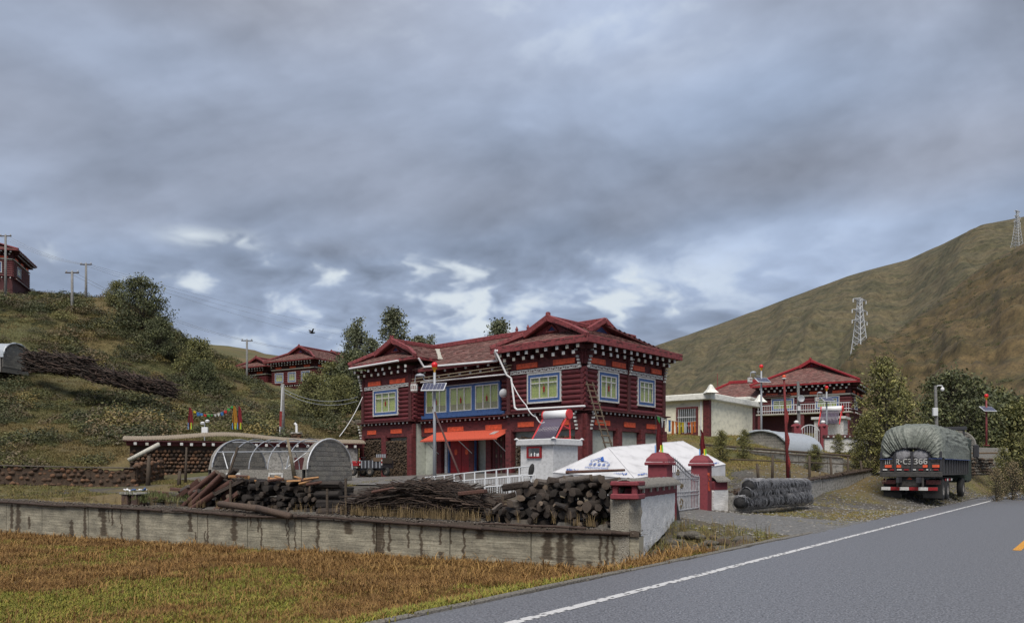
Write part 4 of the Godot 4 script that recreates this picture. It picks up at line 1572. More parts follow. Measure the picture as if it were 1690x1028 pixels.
func build_gate() -> void:
	var red := M("gate_red", C(126, 54, 62), 0.75, "soft", 0.8, "fine", 0.4)
	var lime := M("limewash", Color(0.82, 0.82, 0.81), 0.92, "soft", 1.2, "rough", 2.0)
	var stone := M("pier_stone", Color(0.42, 0.39, 0.32), 0.92, "grime", 2.6, "rough", 3.0)
	var tile := M("grey_tile", Color(0.24, 0.225, 0.2), 0.9, "grime", 1.5, "rough", 1.5)
	var p1 := P(4.26, 0.0, 22.6)
	var p2 := P(6.38, 0.0, 26.5)
	var turn := -atan2(6.38 - 4.26, 26.5 - 22.6)
	# pillars
	var pil: Node3D
	for k in 2:
		var at_p := (p1 if k == 0 else p2) + Vector3.UP * 0.22
		var lbl := "dark red gate pillar with stepped cap, beside the white wall's tiled coping" if k == 0 else "dark red gate pillar with a torn poster, in front of the tent's far end"
		if k == 0:
			pil = thing("gate_pillar", lbl, "pillar", at_p, turn, "pillars of the yard gate")
			block("shaft", pil, red, Vector3(0, 0.76, 0), Vector3(0.56, 1.64, 0.56))
			var st := new_st()
			cbox(st, Vector3(0, 1.6, 0), Vector3(0.72, 0.09, 0.72), 0.02)
			var prof := [Vector2(0.47, 1.66), Vector2(0.44, 1.74), Vector2(0.34, 1.82), Vector2(0.26, 1.9), Vector2(0.0, 1.95)]
			for i in prof.size() - 1:
				var a: Vector2 = prof[i]
				var b: Vector2 = prof[i + 1]
				for s in 4:
					var t0 := TAU * s / 4 + PI / 4
					var t1 := TAU * (s + 1) / 4 + PI / 4
					var e0 := Vector3(cos(t0), 0, sin(t0))
					var e1 := Vector3(cos(t1), 0, sin(t1))
					quad(st, e0 * b.x + Vector3.UP * b.y, e1 * b.x + Vector3.UP * b.y, e1 * a.x + Vector3.UP * a.y, e0 * a.x + Vector3.UP * a.y)
			part("cap", done(st), red, pil)
		else:
			var c := copy_of(pil, "gate_pillar", at_p, turn, lbl)
			var st := new_st()
			for i in 14:
				box(st, Vector3(0.287 + 0.004 * (i % 2), 1.05 + rr(-0.28, 0.3), rr(-0.02, 0.22)), Vector3(0.012, rr(0.06, 0.16), rr(0.05, 0.12)), Basis(Vector3.RIGHT, rr(-0.6, 0.6)))
			part("torn_poster", done(st), mats["orange"], c)
	var pl := new_st()
	box(pl, Vector3(0.19, 1.1, 0.283), Vector3(0.06, 0.26, 0.01))
	part("notice", done(pl), mats["blue_trim"], pil)
	# one gate leaf of steel bars with a falling top rail
	var gate := thing("metal_gate", "silver barred metal gate with curved top between two dark red pillars", "gate", p1 + Vector3.UP * 0.3, turn)
	var L := 4.44
	var steel := M("gate_steel", Color(0.52, 0.53, 0.55), 0.4, "mottle", 1.0)
	var topy := func(f: float) -> float: return 1.13 + 0.62 * (0.5 + 0.5 * cos(PI * clampf((f - 0.08) / 0.85, 0.0, 1.0)))
	var st := new_st()
	var pts := []
	var pts2 := []
	for i in 25:
		var f := float(i) / 24
		pts.append(Vector3(0, topy.call(f), -0.3 - f * (L - 0.6)))
		pts2.append(Vector3(0, topy.call(f) - 0.13, -0.3 - f * (L - 0.6)))
	tube(st, pts, 0.026, 6)
	tube(st, pts2, 0.02, 6)
	for y in [0.1, 0.55, 0.66, 1.08]:
		cyl(st, Vector3(0, y, -0.3), Vector3(0, y, -L + 0.3), 0.024, 0.024, 6)
	for z in [-0.31, -L + 0.31]:
		cyl(st, Vector3(0, 0.03, z), Vector3(0, topy.call(0.0 if z > -1.0 else 1.0), z), 0.03, 0.03, 6)
	part("frame", done(st), steel, gate)
	var nb := 21
	for i in nb:
		var f := (i + 0.5) / nb
		var sb := new_st()
		cyl(sb, Vector3(0, 0.08, -0.3 - f * (L - 0.6)), Vector3(0, topy.call(f) - 0.02, -0.3 - f * (L - 0.6)), 0.017, 0.017, 5)
		cyl(sb, Vector3(0, topy.call(f) - 0.02, -0.3 - f * (L - 0.6)), Vector3(0, topy.call(f) + 0.09, -0.3 - f * (L - 0.6)), 0.02, 0.002, 5)
		part("bar", done(sb), steel, gate)
	var gold := M("old_brass", Color(0.16, 0.12, 0.06), 0.6)
	for q in [[0.45, 0.84], [0.45, 0.33], [0.35, 1.28]]:
		var so := new_st()
		for i in 9:
			var an := TAU * i / 9
			ball(so, Vector3(0.03, q[1] + sin(an) * 0.05 * (2.2 if q[1] < 0.5 else 1.0) + rr(-0.03, 0.03), -0.3 - q[0] * (L - 0.6) + cos(an) * 0.12 + rr(-0.05, 0.05)), Vector3(0.012, 0.035, 0.06), 6, 4)
		part("ornament", done(so), gold, gate)
	# white wall with tiled coping, running from the pier to the near pillar
	var w := thing("garden_wall", "low whitewashed wall with red timber band and grey tile coping beside the gate", "wall")
	var a := P(2.44, 0, 16.9)
	var b := P(4.42, 0, 22.0)
	var mid := P(2.62, 0, 17.25)
	rough_wall("pier", w, P(2.32, 0, 16.95), mid + Vector3(0.02, 0, -0.1), -0.6, 1.0, 0.46, stone, 0.06)
	rough_wall("white_render", w, mid, b, -0.35, 1.02, 0.3, lime, 0.03, 0.2)
	var dv := (b - a).normalized()
	var bs := Basis(dv.cross(Vector3.UP), Vector3.UP, -dv)      # -z runs along the wall
	var nrm := dv.cross(Vector3.UP)
	var sb2 := new_st()
	cbox(sb2, Vector3.ZERO, Vector3(0.34, 0.22, 4.75), 0.02, bs)
	part("timber_band", done(sb2), red, w, Transform3D(Basis(), (mid + b) * 0.5 + Vector3.UP * 1.12))
	for q in [[1.06, 0.12], [1.34, 0.1]]:
		sb2 = new_st()
		cbox(sb2, Vector3.ZERO, Vector3(0.62, q[1], 0.72), 0.02, bs)
		part("niche_board", done(sb2), red, w, Transform3D(Basis(), a + dv * 0.22 + Vector3.UP * q[0]))
	for q in [[-0.22, 0.02], [0.2, 0.02]]:
		sb2 = new_st()
		cbox(sb2, Vector3.ZERO, Vector3(0.12, 0.2, 0.14), 0.02, bs)
		part("niche_block", done(sb2), red, w, Transform3D(Basis(), a + nrm * q[0] + Vector3.UP * 1.2))
	sb2 = new_st()
	cbox(sb2, Vector3.ZERO, Vector3(0.2, 1.1, 0.2), 0.02, bs)
	part("end_post", done(sb2), red, w, Transform3D(Basis(), b + nrm * 0.08 + Vector3.UP * 0.7))
	for i in 6:
		sb2 = new_st()
		cbox(sb2, Vector3.ZERO, Vector3(0.05, 0.16, 0.07), 0.01, bs)
		part("rafter_end", done(sb2), mats["cream_wood"], w, Transform3D(Basis(), mid.lerp(b, (i + 0.4) / 6.0) + nrm * 0.2 + Vector3.UP * 1.2))
	tile_cap(w, a - dv * 0.12, b, 1.4 - 0.14, 0.62, tile)
	# stub of the same wall beyond the far pillar
	var w2 := thing("garden_wall", "short whitewashed wall stub with tile coping beyond the far gate pillar", "wall")
	var c0 := p2 + Vector3(0.42, 0, -0.6)
	var c1 := p2 + Vector3(1.1, 0, -1.3)
	rough_wall("white_render", w2, c0, c1, -0.1, 0.95, 0.34, lime, 0.03)
	rough_wall("timber_band", w2, c0, c1 - Vector3(0.04, 0, -0.04), 0.96, 1.26, 0.36, red, 0.005)
	tile_cap(w2, c0, c1, 1.26, 0.6, tile)
	# a dark slab leaning on the end post
	var ls := new_st()
	quad(ls, Vector3(-0.05, 0.75, 0), Vector3(0.03, 0.75, 0), Vector3(0.16, 0, 0), Vector3(-0.2, 0, 0))
	quad(ls, Vector3(0.03, 0.75, -0.06), Vector3(-0.05, 0.75, -0.06), Vector3(-0.2, 0, -0.06), Vector3(0.16, 0, -0.06))
	quad(ls, Vector3(0.03, 0.75, 0), Vector3(0.03, 0.75, -0.06), Vector3(0.16, 0, -0.06), Vector3(0.16, 0, 0))
	quad(ls, Vector3(-0.05, 0.75, -0.06), Vector3(-0.05, 0.75, 0), Vector3(-0.2, 0, 0), Vector3(-0.2, 0, -0.06))
	quad(ls, Vector3(-0.05, 0.75, -0.06), Vector3(0.03, 0.75, -0.06), Vector3(0.03, 0.75, 0), Vector3(-0.05, 0.75, 0))
	solo("slate_slab", done(ls), mats["dark_metal"], "pointed black slab leaning by the red end post at the gate", "slab", "", Transform3D(Basis(Vector3.UP, -0.4), P(4.55, 0.2, 22.0)))
	# flags on the pillars and the string of prayer flags between them
	flag_bundle(p1 + Vector3(-0.1, 2.05, 0), 1.05, C(108, 26, 36), "dark red cloth tied to the pole on the near gate pillar")
	flag_bundle(p2 + Vector3(-0.02, 2.05, 0), 0.95, C(114, 26, 36), "dark red cloth tied to the pole on the far gate pillar")
	flag_string(p1 + Vector3(-0.1, 3.2, 0), p2 + Vector3(-0.18, 3.3, 0.0), 0.1, 12, 0.32, "string of bright prayer flags hung between the two gate pillars")

func flag_bundle(base: Vector3, h: float, col: Color, label: String, w := 0.16) -> void:
	var o := thing("prayer_flag", label, "flag", base)
	var st := new_st()
	cyl(st, Vector3(0, -0.1, 0), Vector3(-0.03, h + 0.12, 0), 0.014, 0.01, 6)
	part("pole", done(st), mats["dark_metal"], o)
	st = new_st()
	st.set_smooth_group(0)
	var n := 9
	var m := 9
	var g := []
	for j in m + 1:
		var f := float(j) / m
		var row := []
		for i in n + 1:
			var e := float(i) / n
			var ww := w * (0.25 + 1.0 * pow(f, 0.7)) * (1.0 - 0.35 * maxf(0.0, f - 0.8) * 5.0)
			row.append(Vector3((e - 0.3) * ww + 0.05 * f + 0.02 * sin(f * 7.0), h * (1.0 - f * (0.92 + 0.12 * sin(e * 11.0))), 0.05 * sin(e * 12.0 + f * 2.5)))
		g.append(row)
	for j in m:
		for i in n:
			quad(st, g[j][i], g[j][i + 1], g[j + 1][i + 1], g[j + 1][i])
	var key := "cloth%d%d" % [int(col.r * 999), int(col.g * 999)]
	part("cloth", done(st), M(key, col, 0.9, "mottle", 2.0), o)
	for q in [[C(236, 210, 50), 0.09], [C(90, 150, 210), -0.07], [C(120, 200, 70), 0.14]]:
		st = new_st()
		var x0: float = q[1]
		quad(st, Vector3(x0, 0.3, 0.05), Vector3(x0 + 0.025, 0.31, 0.06), Vector3(x0 + 0.04, -0.12, 0.09), Vector3(x0 - 0.0, -0.06, 0.07))
		part("ribbon", done(st), M("ribbon%d" % int(q[1] * 100), q[0], 0.85), o)

func flag_string(a: Vector3, b: Vector3, sag: float, n: int, size: float, label: String, group := "") -> void:
	var o := thing("prayer_flag_string", label, "prayer flags", a, 0.0, group)
	var cols := [C(70, 170, 80), C(240, 210, 40), C(230, 230, 226), C(70, 130, 200), C(220, 60, 50), C(240, 130, 40)]
	var d := b - a
	var pts := []
	for i in n * 2 + 1:
		var f := float(i) / (n * 2)
		pts.append(d * f + Vector3.DOWN * sag * 4.0 * f * (1.0 - f))
	var st := new_st()
	tube(st, pts, 0.006, 4)
	part("cord", done(st), mats["cream_wood"], o)
	for i in n:
		var f := (i + 0.5) / n
		var p: Vector3 = pts[i * 2 + 1]
		var x := d.normalized()
		var s := size * rr(0.8, 1.15)
		var sw := Vector3(0, 0, rr(-0.12, 0.12))
		st = new_st()
		var tip := rng.randf() < 0.6
		var l := p - x * s * 0.42
		var r := p + x * s * 0.42
		var dn := Vector3.DOWN * s * rr(0.9, 1.25) + sw * s
		var lb := l + dn + x * s * (0.3 if tip else 0.03)
		var rb := r + dn * 0.95 - x * s * (0.3 if tip else 0.03)
		var lm := l.lerp(lb, 0.5) + Vector3(0, 0, 0.03)
		var rm := r.lerp(rb, 0.5) + Vector3(0, 0, -0.02)
		quad(st, l, r, rm, lm)
		quad(st, lm, rm, rb, lb)
		var ci := (i + rng.randi() % 2) % cols.size()
		part("flag", done(st), M("flag%d" % ci, cols[ci], 0.85, "mottle", 3.0), o)

var pen: Array = []
func ink_bar(st: SurfaceTool, x0: float, y0: float, x1: float, y1: float, w: float) -> void:      # a printed stroke on the cloth plane held in pen
	var nr: Vector3 = pen[3]
	var a: Vector3 = pen[0] + pen[1] * x0 + pen[2] * y0 + nr * 0.025
	var b: Vector3 = pen[0] + pen[1] * x1 + pen[2] * y1 + nr * 0.025
	var t := (b - a).normalized().cross(nr) * w * 0.5
	quad(st, a - t, b - t, b + t, a + t)

func build_tent() -> void:
	var cv := M("tent_canvas", Color(0.62, 0.622, 0.64), 0.75, "soft", 0.12, "rough", 1.0)
	cv.backlight_enabled = true
	cv.backlight = Color(0.15, 0.155, 0.16)
	var o := thing("canvas_tent", "large white canvas tent with blue printed emblem behind the log pile", "tent")
	var L := P(1.49, 1.556, 28.5)
	var F := P(3.94, 1.37, 25.2)
	var R := P(8.0, 1.86, 29.5)
	var B := P(5.55, 1.9, 32.8)
	var A1 := P(3.46, 2.45, 28.2)
	var A2 := P(6.75, 2.79, 31.1)
	var faces := [[L, F, A1, A1], [F, R, A2, A1], [R, B, A2, A2], [B, L, A1, A2]]
	for q in faces:
		var st := new_st()
		st.set_smooth_group(0)
		var n := 12
		var g := []
		for j in n + 1:
			var f := float(j) / n
			var row := []
			for i in n + 1:
				var e := float(i) / n
				var lo: Vector3 = q[0].lerp(q[1], e)
				var hi: Vector3 = q[3].lerp(q[2], e)
				var p := lo.lerp(hi, f)
				var sag := sin(PI * e) * sin(PI * f) * 0.012
				p += Vector3.DOWN * sag + Vector3.UP * nf.get_noise_2d(p.x * 1.5, p.z * 1.5 + p.y) * 0.012 * sin(PI * e) * sin(PI * f)
				row.append(p)
			g.append(row)
		for j in n:
			for i in n:
				quad(st, g[j + 1][i], g[j + 1][i + 1], g[j][i + 1], g[j][i])
		part("roof_panel", done(st), cv, o)
		# valance and wall below the eave
		st = new_st()
		st.set_smooth_group(0)
		var m := 24
		for i in m:
			var p0: Vector3 = q[0].lerp(q[1], float(i) / m)
			var p1: Vector3 = q[0].lerp(q[1], float(i + 1) / m)
			var out: Vector3 = (q[1] - q[0]).cross(Vector3.UP).normalized()
			var w0 := out * (0.04 * sin(i * 1.7))
			var w1 := out * (0.04 * sin((i + 1) * 1.7))
			var d0 := Vector3.UP * (H(p0.x, -p0.z) - p0.y - 0.05)
			var d1 := Vector3.UP * (H(p1.x, -p1.z) - p1.y - 0.05)
			quad(st, p0, p1, p1 + d1 + w1, p0 + d0 + w0)
		part("side_wall", done(st), cv, o)
	# seams standing slightly proud
	var ss := new_st()
	for q in [[A1, L], [A1, F], [A2, R], [A1, A2], [L, F], [F, R]]:
		cyl(ss, q[0] + Vector3.UP * 0.005, q[1] + Vector3.UP * 0.005, 0.018, 0.018, 5)
	part("seam", done(ss), cv, o)
	# printed emblem, a line of characters and a line of script, on the end panel
	var ink := M("tent_blue", C(40, 84, 160), 0.8)
	var u := (F - L).normalized()
	var v := (A1 - (L + F) * 0.5).normalized()
	var nr := u.cross(v).normalized()
	var org := (L + F) * 0.5 + u * 0.02 + nr * 0.012
	var st := new_st()
	pen = [org, u, v, nr]
	ink_bar(st, -0.34, 0.93, -0.02, 1.12, 0.05)
	ink_bar(st, -0.02, 1.14, 0.14, 0.9, 0.1)
	ink_bar(st, -0.12, 0.9, 0.06, 1.02, 0.04)
	ink_bar(st, 0.14, 0.92, 0.46, 0.82, 0.025)
	for i in 10:
		var a0 := PI * 0.2 + i * 0.5
		ink_bar(st, -0.4 + 0.07 * cos(a0), 0.9 + 0.05 * sin(a0), -0.4 + 0.07 * cos(a0 + 0.5), 0.9 + 0.05 * sin(a0 + 0.5), 0.025)
		ink_bar(st, -0.02 + 0.08 * cos(a0), 0.9 + 0.06 * sin(a0), -0.02 + 0.08 * cos(a0 + 0.5), 0.9 + 0.06 * sin(a0 + 0.5), 0.03)
	part("emblem", done(st), ink, o)
	st = new_st()
	for k in 5:
		var cx := -0.42 + k * 0.22
		var pat: Array = [[0, 0, 0, 1], [0, 0, 1, 0], [0, 1, 1, 1], [1, 0, 1, 1], [0, 0.5, 1, 0.5], [0.5, 0, 0.5, 1]]
		for j in pat.size():
			if (j + k) % 5 == 4:
				continue
			var s: Array = pat[j]
			ink_bar(st, cx + s[0] * 0.1, 0.6 + s[1] * 0.13, cx + s[2] * 0.1, 0.6 + s[3] * 0.13, 0.024)
	part("printed_characters", done(st), ink, o)
	st = new_st()
	for k in 26:
		var x := -0.55 + k * 0.045
		ink_bar(st, x, 0.46 + rr(0, 0.03), x + rr(0.0, 0.04), 0.42 - rr(0, 0.04), 0.014)
		ink_bar(st, x, 0.47, x + 0.04, 0.47, 0.012)
	part("printed_script", done(st), ink, o)
	st = new_st()
	for k in 7:
		ink_bar(st, -1.42 + k * 0.09, 0.2 + 0.05 * sin(k * 2.0), -1.36 + k * 0.09, 0.25 - 0.04 * sin(k * 3.0), 0.09 - k * 0.011)
		ink_bar(st, 1.0 + k * 0.09, 0.18 + 0.03 * sin(k * 2.0), 1.06 + k * 0.09, 0.2 - 0.04 * sin(k * 3.0), 0.02 + k * 0.009)
	part("corner_scroll", done(st), ink, o)
	u = (R - F).normalized()
	v = ((A1 + A2) * 0.5 - (R + F) * 0.5).normalized()
	nr = u.cross(v).normalized()
	pen = [F + nr * 0.012, u, v, nr]
	st = new_st()
	for k in 6:
		ink_bar(st, 0.3 + k * 0.09, 0.16 + 0.03 * sin(k * 2.0), 0.36 + k * 0.09, 0.2 - 0.04 * sin(k * 3.0), 0.06)
		ink_bar(st, 5.2 + k * 0.07, 0.16 + 0.03 * sin(k * 2.0), 5.25 + k * 0.07, 0.2 - 0.04 * sin(k * 3.0), 0.05)
	part("corner_scroll", done(st), ink, o)

func solar_heater(o: Node, T0: Transform3D, red: Material) -> void:
	var st := new_st()
	st.set_smooth_group(0)
	cyl(st, Vector3(-0.55, 1.02, -0.75), Vector3(0.66, 1.02, -0.75), 0.185, 0.185, 16)
	part("water_tank", done(st), mats["white_pipe"], o, T0)
	st = new_st()
	cyl(st, Vector3(0.66, 1.02, -0.75), Vector3(0.74, 1.02, -0.75), 0.2, 0.2, 16)
	cyl(st, Vector3(-0.62, 1.02, -0.75), Vector3(-0.55, 1.02, -0.75), 0.19, 0.19, 16)
	part("tank_end", done(st), red, o, T0)
	var tube_m := M("vacuum_tube", Color(0.12, 0.1, 0.14), 0.18)
	for k in 13:
		var x := -0.52 + k * 0.083
		st = new_st()
		st.set_smooth_group(0)
		cyl(st, Vector3(x, 0.9, -0.68), Vector3(x, 0.02, 0.02), 0.033, 0.033, 8)
		part("vacuum_tube", done(st), tube_m, o, T0)
	st = new_st()
	var bb := Basis(Vector3.RIGHT, 0.0)
	for q in [[-0.62, 0], [0.62, 0]]:
		cyl(st, Vector3(q[0], 1.0, -0.78), Vector3(q[0], 0.0, 0.02), 0.035, 0.035, 6)
		cyl(st, Vector3(q[0], 0.95, -0.85), Vector3(q[0], 0.0, -0.92), 0.035, 0.035, 6)
		cyl(st, Vector3(q[0], 0.55, -0.42), Vector3(q[0], 0.42, -0.88), 0.028, 0.028, 6)
	cyl(st, Vector3(-0.62, 0.05, -0.9), Vector3(0.62, 0.05, -0.9), 0.025, 0.025, 6)
	part("stand", done(st), red, o, T0)

# a closed building of wall thickness 0.14 with one window opening through its front
func hollow(called: String, o: Node, m: Material, c: Vector3, s: Vector3, wc: Vector3, ws: Vector3) -> void:
	var a := CSGBox3D.new()
	a.name = called
	a.size = s
	a.material = m
	o.add_child(a, true)
	a.position = c
	for q in [[Vector3.ZERO, s - Vector3.ONE * 0.28], [wc - c, ws]]:
		var b := CSGBox3D.new()
		b.operation = CSGShape3D.OPERATION_SUBTRACTION
		b.name = "opening"
		b.size = q[1]
		b.material = m
		a.add_child(b, true)
		b.position = q[0]

func build_outhouse() -> void:
	var wh := M("outhouse_white", Color(0.58, 0.59, 0.6), 0.9, "soft", 0.6, "fine", 0.5)
	var corner := P(1.62, 0.75, 31.0)
	var o := thing("outhouse", "small white rendered shed with flat slab roof and red-framed window", "shed", corner, deg_to_rad(-42.0))
	hollow("wall", o, wh, Vector3(-0.85, 0.95, -0.8), Vector3(1.7, 1.9, 1.6), Vector3(-0.95, 1.62, 0.0), Vector3(0.62, 0.34, 0.6))
	var st := new_st()
	cbox(st, Vector3(-0.85, 2.02, -0.8), Vector3(2.0, 0.26, 1.9), 0.03)
	part("roof_slab", done(st), wh, o)
	for q in [[-1.82, 0.12], [0.12, 0.12], [0.12, -1.72], [-1.82, -1.72]]:
		st = new_st()
		lathe(st, Vector3(q[0], 2.14, q[1]), [Vector2(0.12, 0.0), Vector2(0.05, 0.05), Vector2(0.0, 0.08)], 6)
		part("roof_corner", done(st), wh, o)
	var fr := new_st()
	for q in [[0, 0.2, 0.76, 0.07], [0, -0.2, 0.76, 0.07], [-0.345, 0, 0.07, 0.33], [0.345, 0, 0.07, 0.33]]:
		box(fr, Vector3(q[0], q[1], 0), Vector3(q[2], q[3], 0.08))
	var win := part("window", done(fr), mats["bright_red"], o, T(-0.95, 1.62, 0.03))
	st = new_st()
	box(st, Vector3(0, 0, 0.02), Vector3(0.64, 0.35, 0.006))
	part("pane", done(st), mats["glass"], win)
	for q in [[-0.15, 0.05], [0.02, 0.08], [0.15, 0.04], [0.22, 0.05]]:
		st = new_st()
		lathe(st, Vector3(q[0], -0.17, 0.0), [Vector2(0.0, 0), Vector2(0.03, 0), Vector2(0.03, q[1] + 0.04), Vector2(0.012, q[1] + 0.08), Vector2(0.0, q[1] + 0.1)], 7)
		part("bottle", done(st), mats["white_pipe"], win)
	var h := thing("solar_water_heater", "solar water heater with white tank and red stand on the white shed", "solar heater", corner + Vector3.UP * 2.15, deg_to_rad(-42.0))
	solar_heater(h, T(-0.75, 0, -0.35), M("heater_red", C(196, 60, 62), 0.5))

# lamp post with solar panel, lantern box and red ball
func solar_lamp(called: String, base: Vector3, h: float, label: String, turn: float, arm := true, col := "steel", group := "solar street lamps") -> Node3D:
	var o := thing(called, label, "street lamp", base, turn, group)
	var m: Material = mats[col]
	var st := new_st()
	st.set_smooth_group(0)
	cyl(st, Vector3(0, -0.05, 0), Vector3(0, h, 0), 0.075, 0.055, 10)
	st.set_smooth_group(-1)
	cbox(st, Vector3(0, 0.0, 0), Vector3(0.3, 0.06, 0.3), 0.01)
	part("pole", done(st), m, o)
	st = new_st()
	cyl(st, Vector3(0, h, 0), Vector3(0, h + 0.1, 0), 0.03, 0.05, 8)
	lathe(st, Vector3(0, h + 0.08, 0), [Vector2(0.04, 0), Vector2(0.12, 0.1), Vector2(0.14, 0.12), Vector2(0.06, 0.13)], 10)
	part("gilt_cup", done(st), M("gilt", C(216, 160, 40), 0.45), o)
	st = new_st()
	st.set_smooth_group(0)
	ball(st, Vector3(0, h + 0.31, 0), Vector3(0.135, 0.135, 0.135), 14, 10)
	part("red_ball", done(st), M("ball_red", C(206, 30, 40), 0.4), o)
	st = new_st()
	var b := Basis(Vector3.RIGHT, 0.62)
	cbox(st, Vector3(0.0, h - 0.62, 0.14), Vector3(1.0, 0.05, 0.62), 0.01, b)
	part("panel_frame", done(st), mats["white_metal"], o)
	st = new_st()
	for i in 6:
		for j in 3:
			box(st, Vector3(0.0, h - 0.62, 0.14) + b * Vector3(-0.395 + i * 0.158, 0.028, -0.185 + j * 0.185), Vector3(0.148, 0.006, 0.175), b)
	part("solar_cells", done(st), M("solar_cell", Color(0.07, 0.075, 0.12), 0.2), o)
	if arm:
		st = new_st()
		tube(st, [Vector3(0, h - 0.35, 0), Vector3(-0.45, h - 0.32, 0), Vector3(-0.5, h - 0.12, 0), Vector3(-0.8, h - 0.1, 0)], 0.022)
		cyl(st, Vector3(-0.82, h - 0.1, 0), Vector3(-0.85, h - 0.42, 0), 0.018, 0.018, 6)
		part("arm", done(st), m, o)
		st = new_st()
		st.set_smooth_group(0)
		lathe(st, Vector3(-0.62, h - 0.14, 0), [Vector2(0.0, 0.12), Vector2(0.14, 0.08), Vector2(0.22, 0.0), Vector2(0.2, -0.02), Vector2(0.0, -0.02)], 12)
		part("lamp_head", done(st), m, o)
		st = new_st()
		cbox(st, Vector3(-0.88, h - 0.62, 0), Vector3(0.27, 0.38, 0.2), 0.02)
		part("lantern_box", done(st), mats["white_wood"], o)
		st = new_st()
		for y in [0.165, -0.165]:
			box(st, Vector3(-0.88, h - 0.62 + y, 0), Vector3(0.275, 0.035, 0.205))
		for k in 3:
			box(st, Vector3(-0.95 + k * 0.07, h - 0.62, 0.102), Vector3(0.035, 0.16, 0.004))
		part("lantern_print", done(st), mats["maroon"], o)
	return o

func build_lamps() -> void:
	solar_lamp("solar_street_lamp", at(717, 792, 33.0), 4.5, "grey solar street lamp with red ball in front of the big log house", -0.15)
	# the leaning pole
	var st := new_st()
	st.set_smooth_group(0)
	cyl(st, at(714, 672, 33.1), at(764, 797, 31.2), 0.035, 0.05, 7)
	solo("leaning_pole", done(st), M("red_pole", Color(0.13, 0.06, 0.055), 0.8, "grain", 1.5), "reddish wooden pole leaning against the solar street lamp by the awning", "pole")
	# ladder against the road side of the house
	var o := thing("wooden_ladder", "rough wooden ladder leaning against the corner of the log house", "ladder")
	var a := at(973, 630, 34.9)
	var b := at(1021, 792, 32.8)
	var x := Vector3(0.75, 0, -0.66).normalized() * 0.19
	for sg: float in [-1.0, 1.0]:
		st = new_st()
		st.set_smooth_group(0)
		cyl(st, a + x * sg, b + x * sg * 1.15, 0.032, 0.042, 7)
		part("rail", done(st), mats["old_wood"], o)
	for i in 15:
		var c := a.lerp(b, (i + 0.5) / 15)
		st = new_st()
		cyl(st, c - x * 1.5, c + x * 1.5, 0.03, 0.03, 6)
		part("rung", done(st), M("rung_wood", Color(0.26, 0.19, 0.12), 0.9, "grain", 1.2), o)
	# wire sweeping from the house to the heater, and cables at the far corner
	wire("cable", [at(843, 627, 36.5), at(868, 668, 34.5), at(885, 688, 33.0), at(898, 697, 31.6)], 0.022, "white cable sagging from the drainpipe to the solar water heater", mats["white_pipe"], 0.12)
	wire("cable", [at(598, 655, 45.0), at(560, 720, 36.0)], 0.02, "white cable slanting from the house's far corner to the arched shed", mats["white_pipe"], 0.15)

func wire(called: String, pts: Array, r: float, label: String, m: Material, sag := 0.3, group := "") -> void:
	var st := new_st()
	var full := []
	for i in pts.size() - 1:
		for k in 8:
			var f := k / 8.0
			full.append(pts[i].lerp(pts[i + 1], f) + Vector3.DOWN * sag * 4.0 * f * (1.0 - f))
	full.append(pts[-1])
	tube(st, full, r, 4)
	solo(called, done(st), m, label, "cable", group)

func railing(label: String, a: Vector3, b: Vector3, h: float, posts: int, bars: int) -> void:
	var o := thing("metal_railing", label, "railing", a)
	var d := b - a
	for y in [0.0, -0.28, -h + 0.12]:
		var st := new_st()
		cyl(st, Vector3.UP * y, d + Vector3.UP * y, 0.022, 0.022, 6)
		part("rail", done(st), mats["white_metal"], o)
	for i in posts + 1:
		var st := new_st()
		var p := d * (float(i) / posts)
		cyl(st, p + Vector3.DOWN * h, p + Vector3.UP * 0.02, 0.03, 0.03, 6)
		part("post", done(st), mats["white_metal"], o)
	for i in bars:
		var st := new_st()
		var p := d * ((i + 0.5) / bars)
		cyl(st, p + Vector3.DOWN * (h - 0.12), p + Vector3.DOWN * 0.28, 0.012, 0.012, 4)
		part("bar", done(st), mats["white_metal"], o)

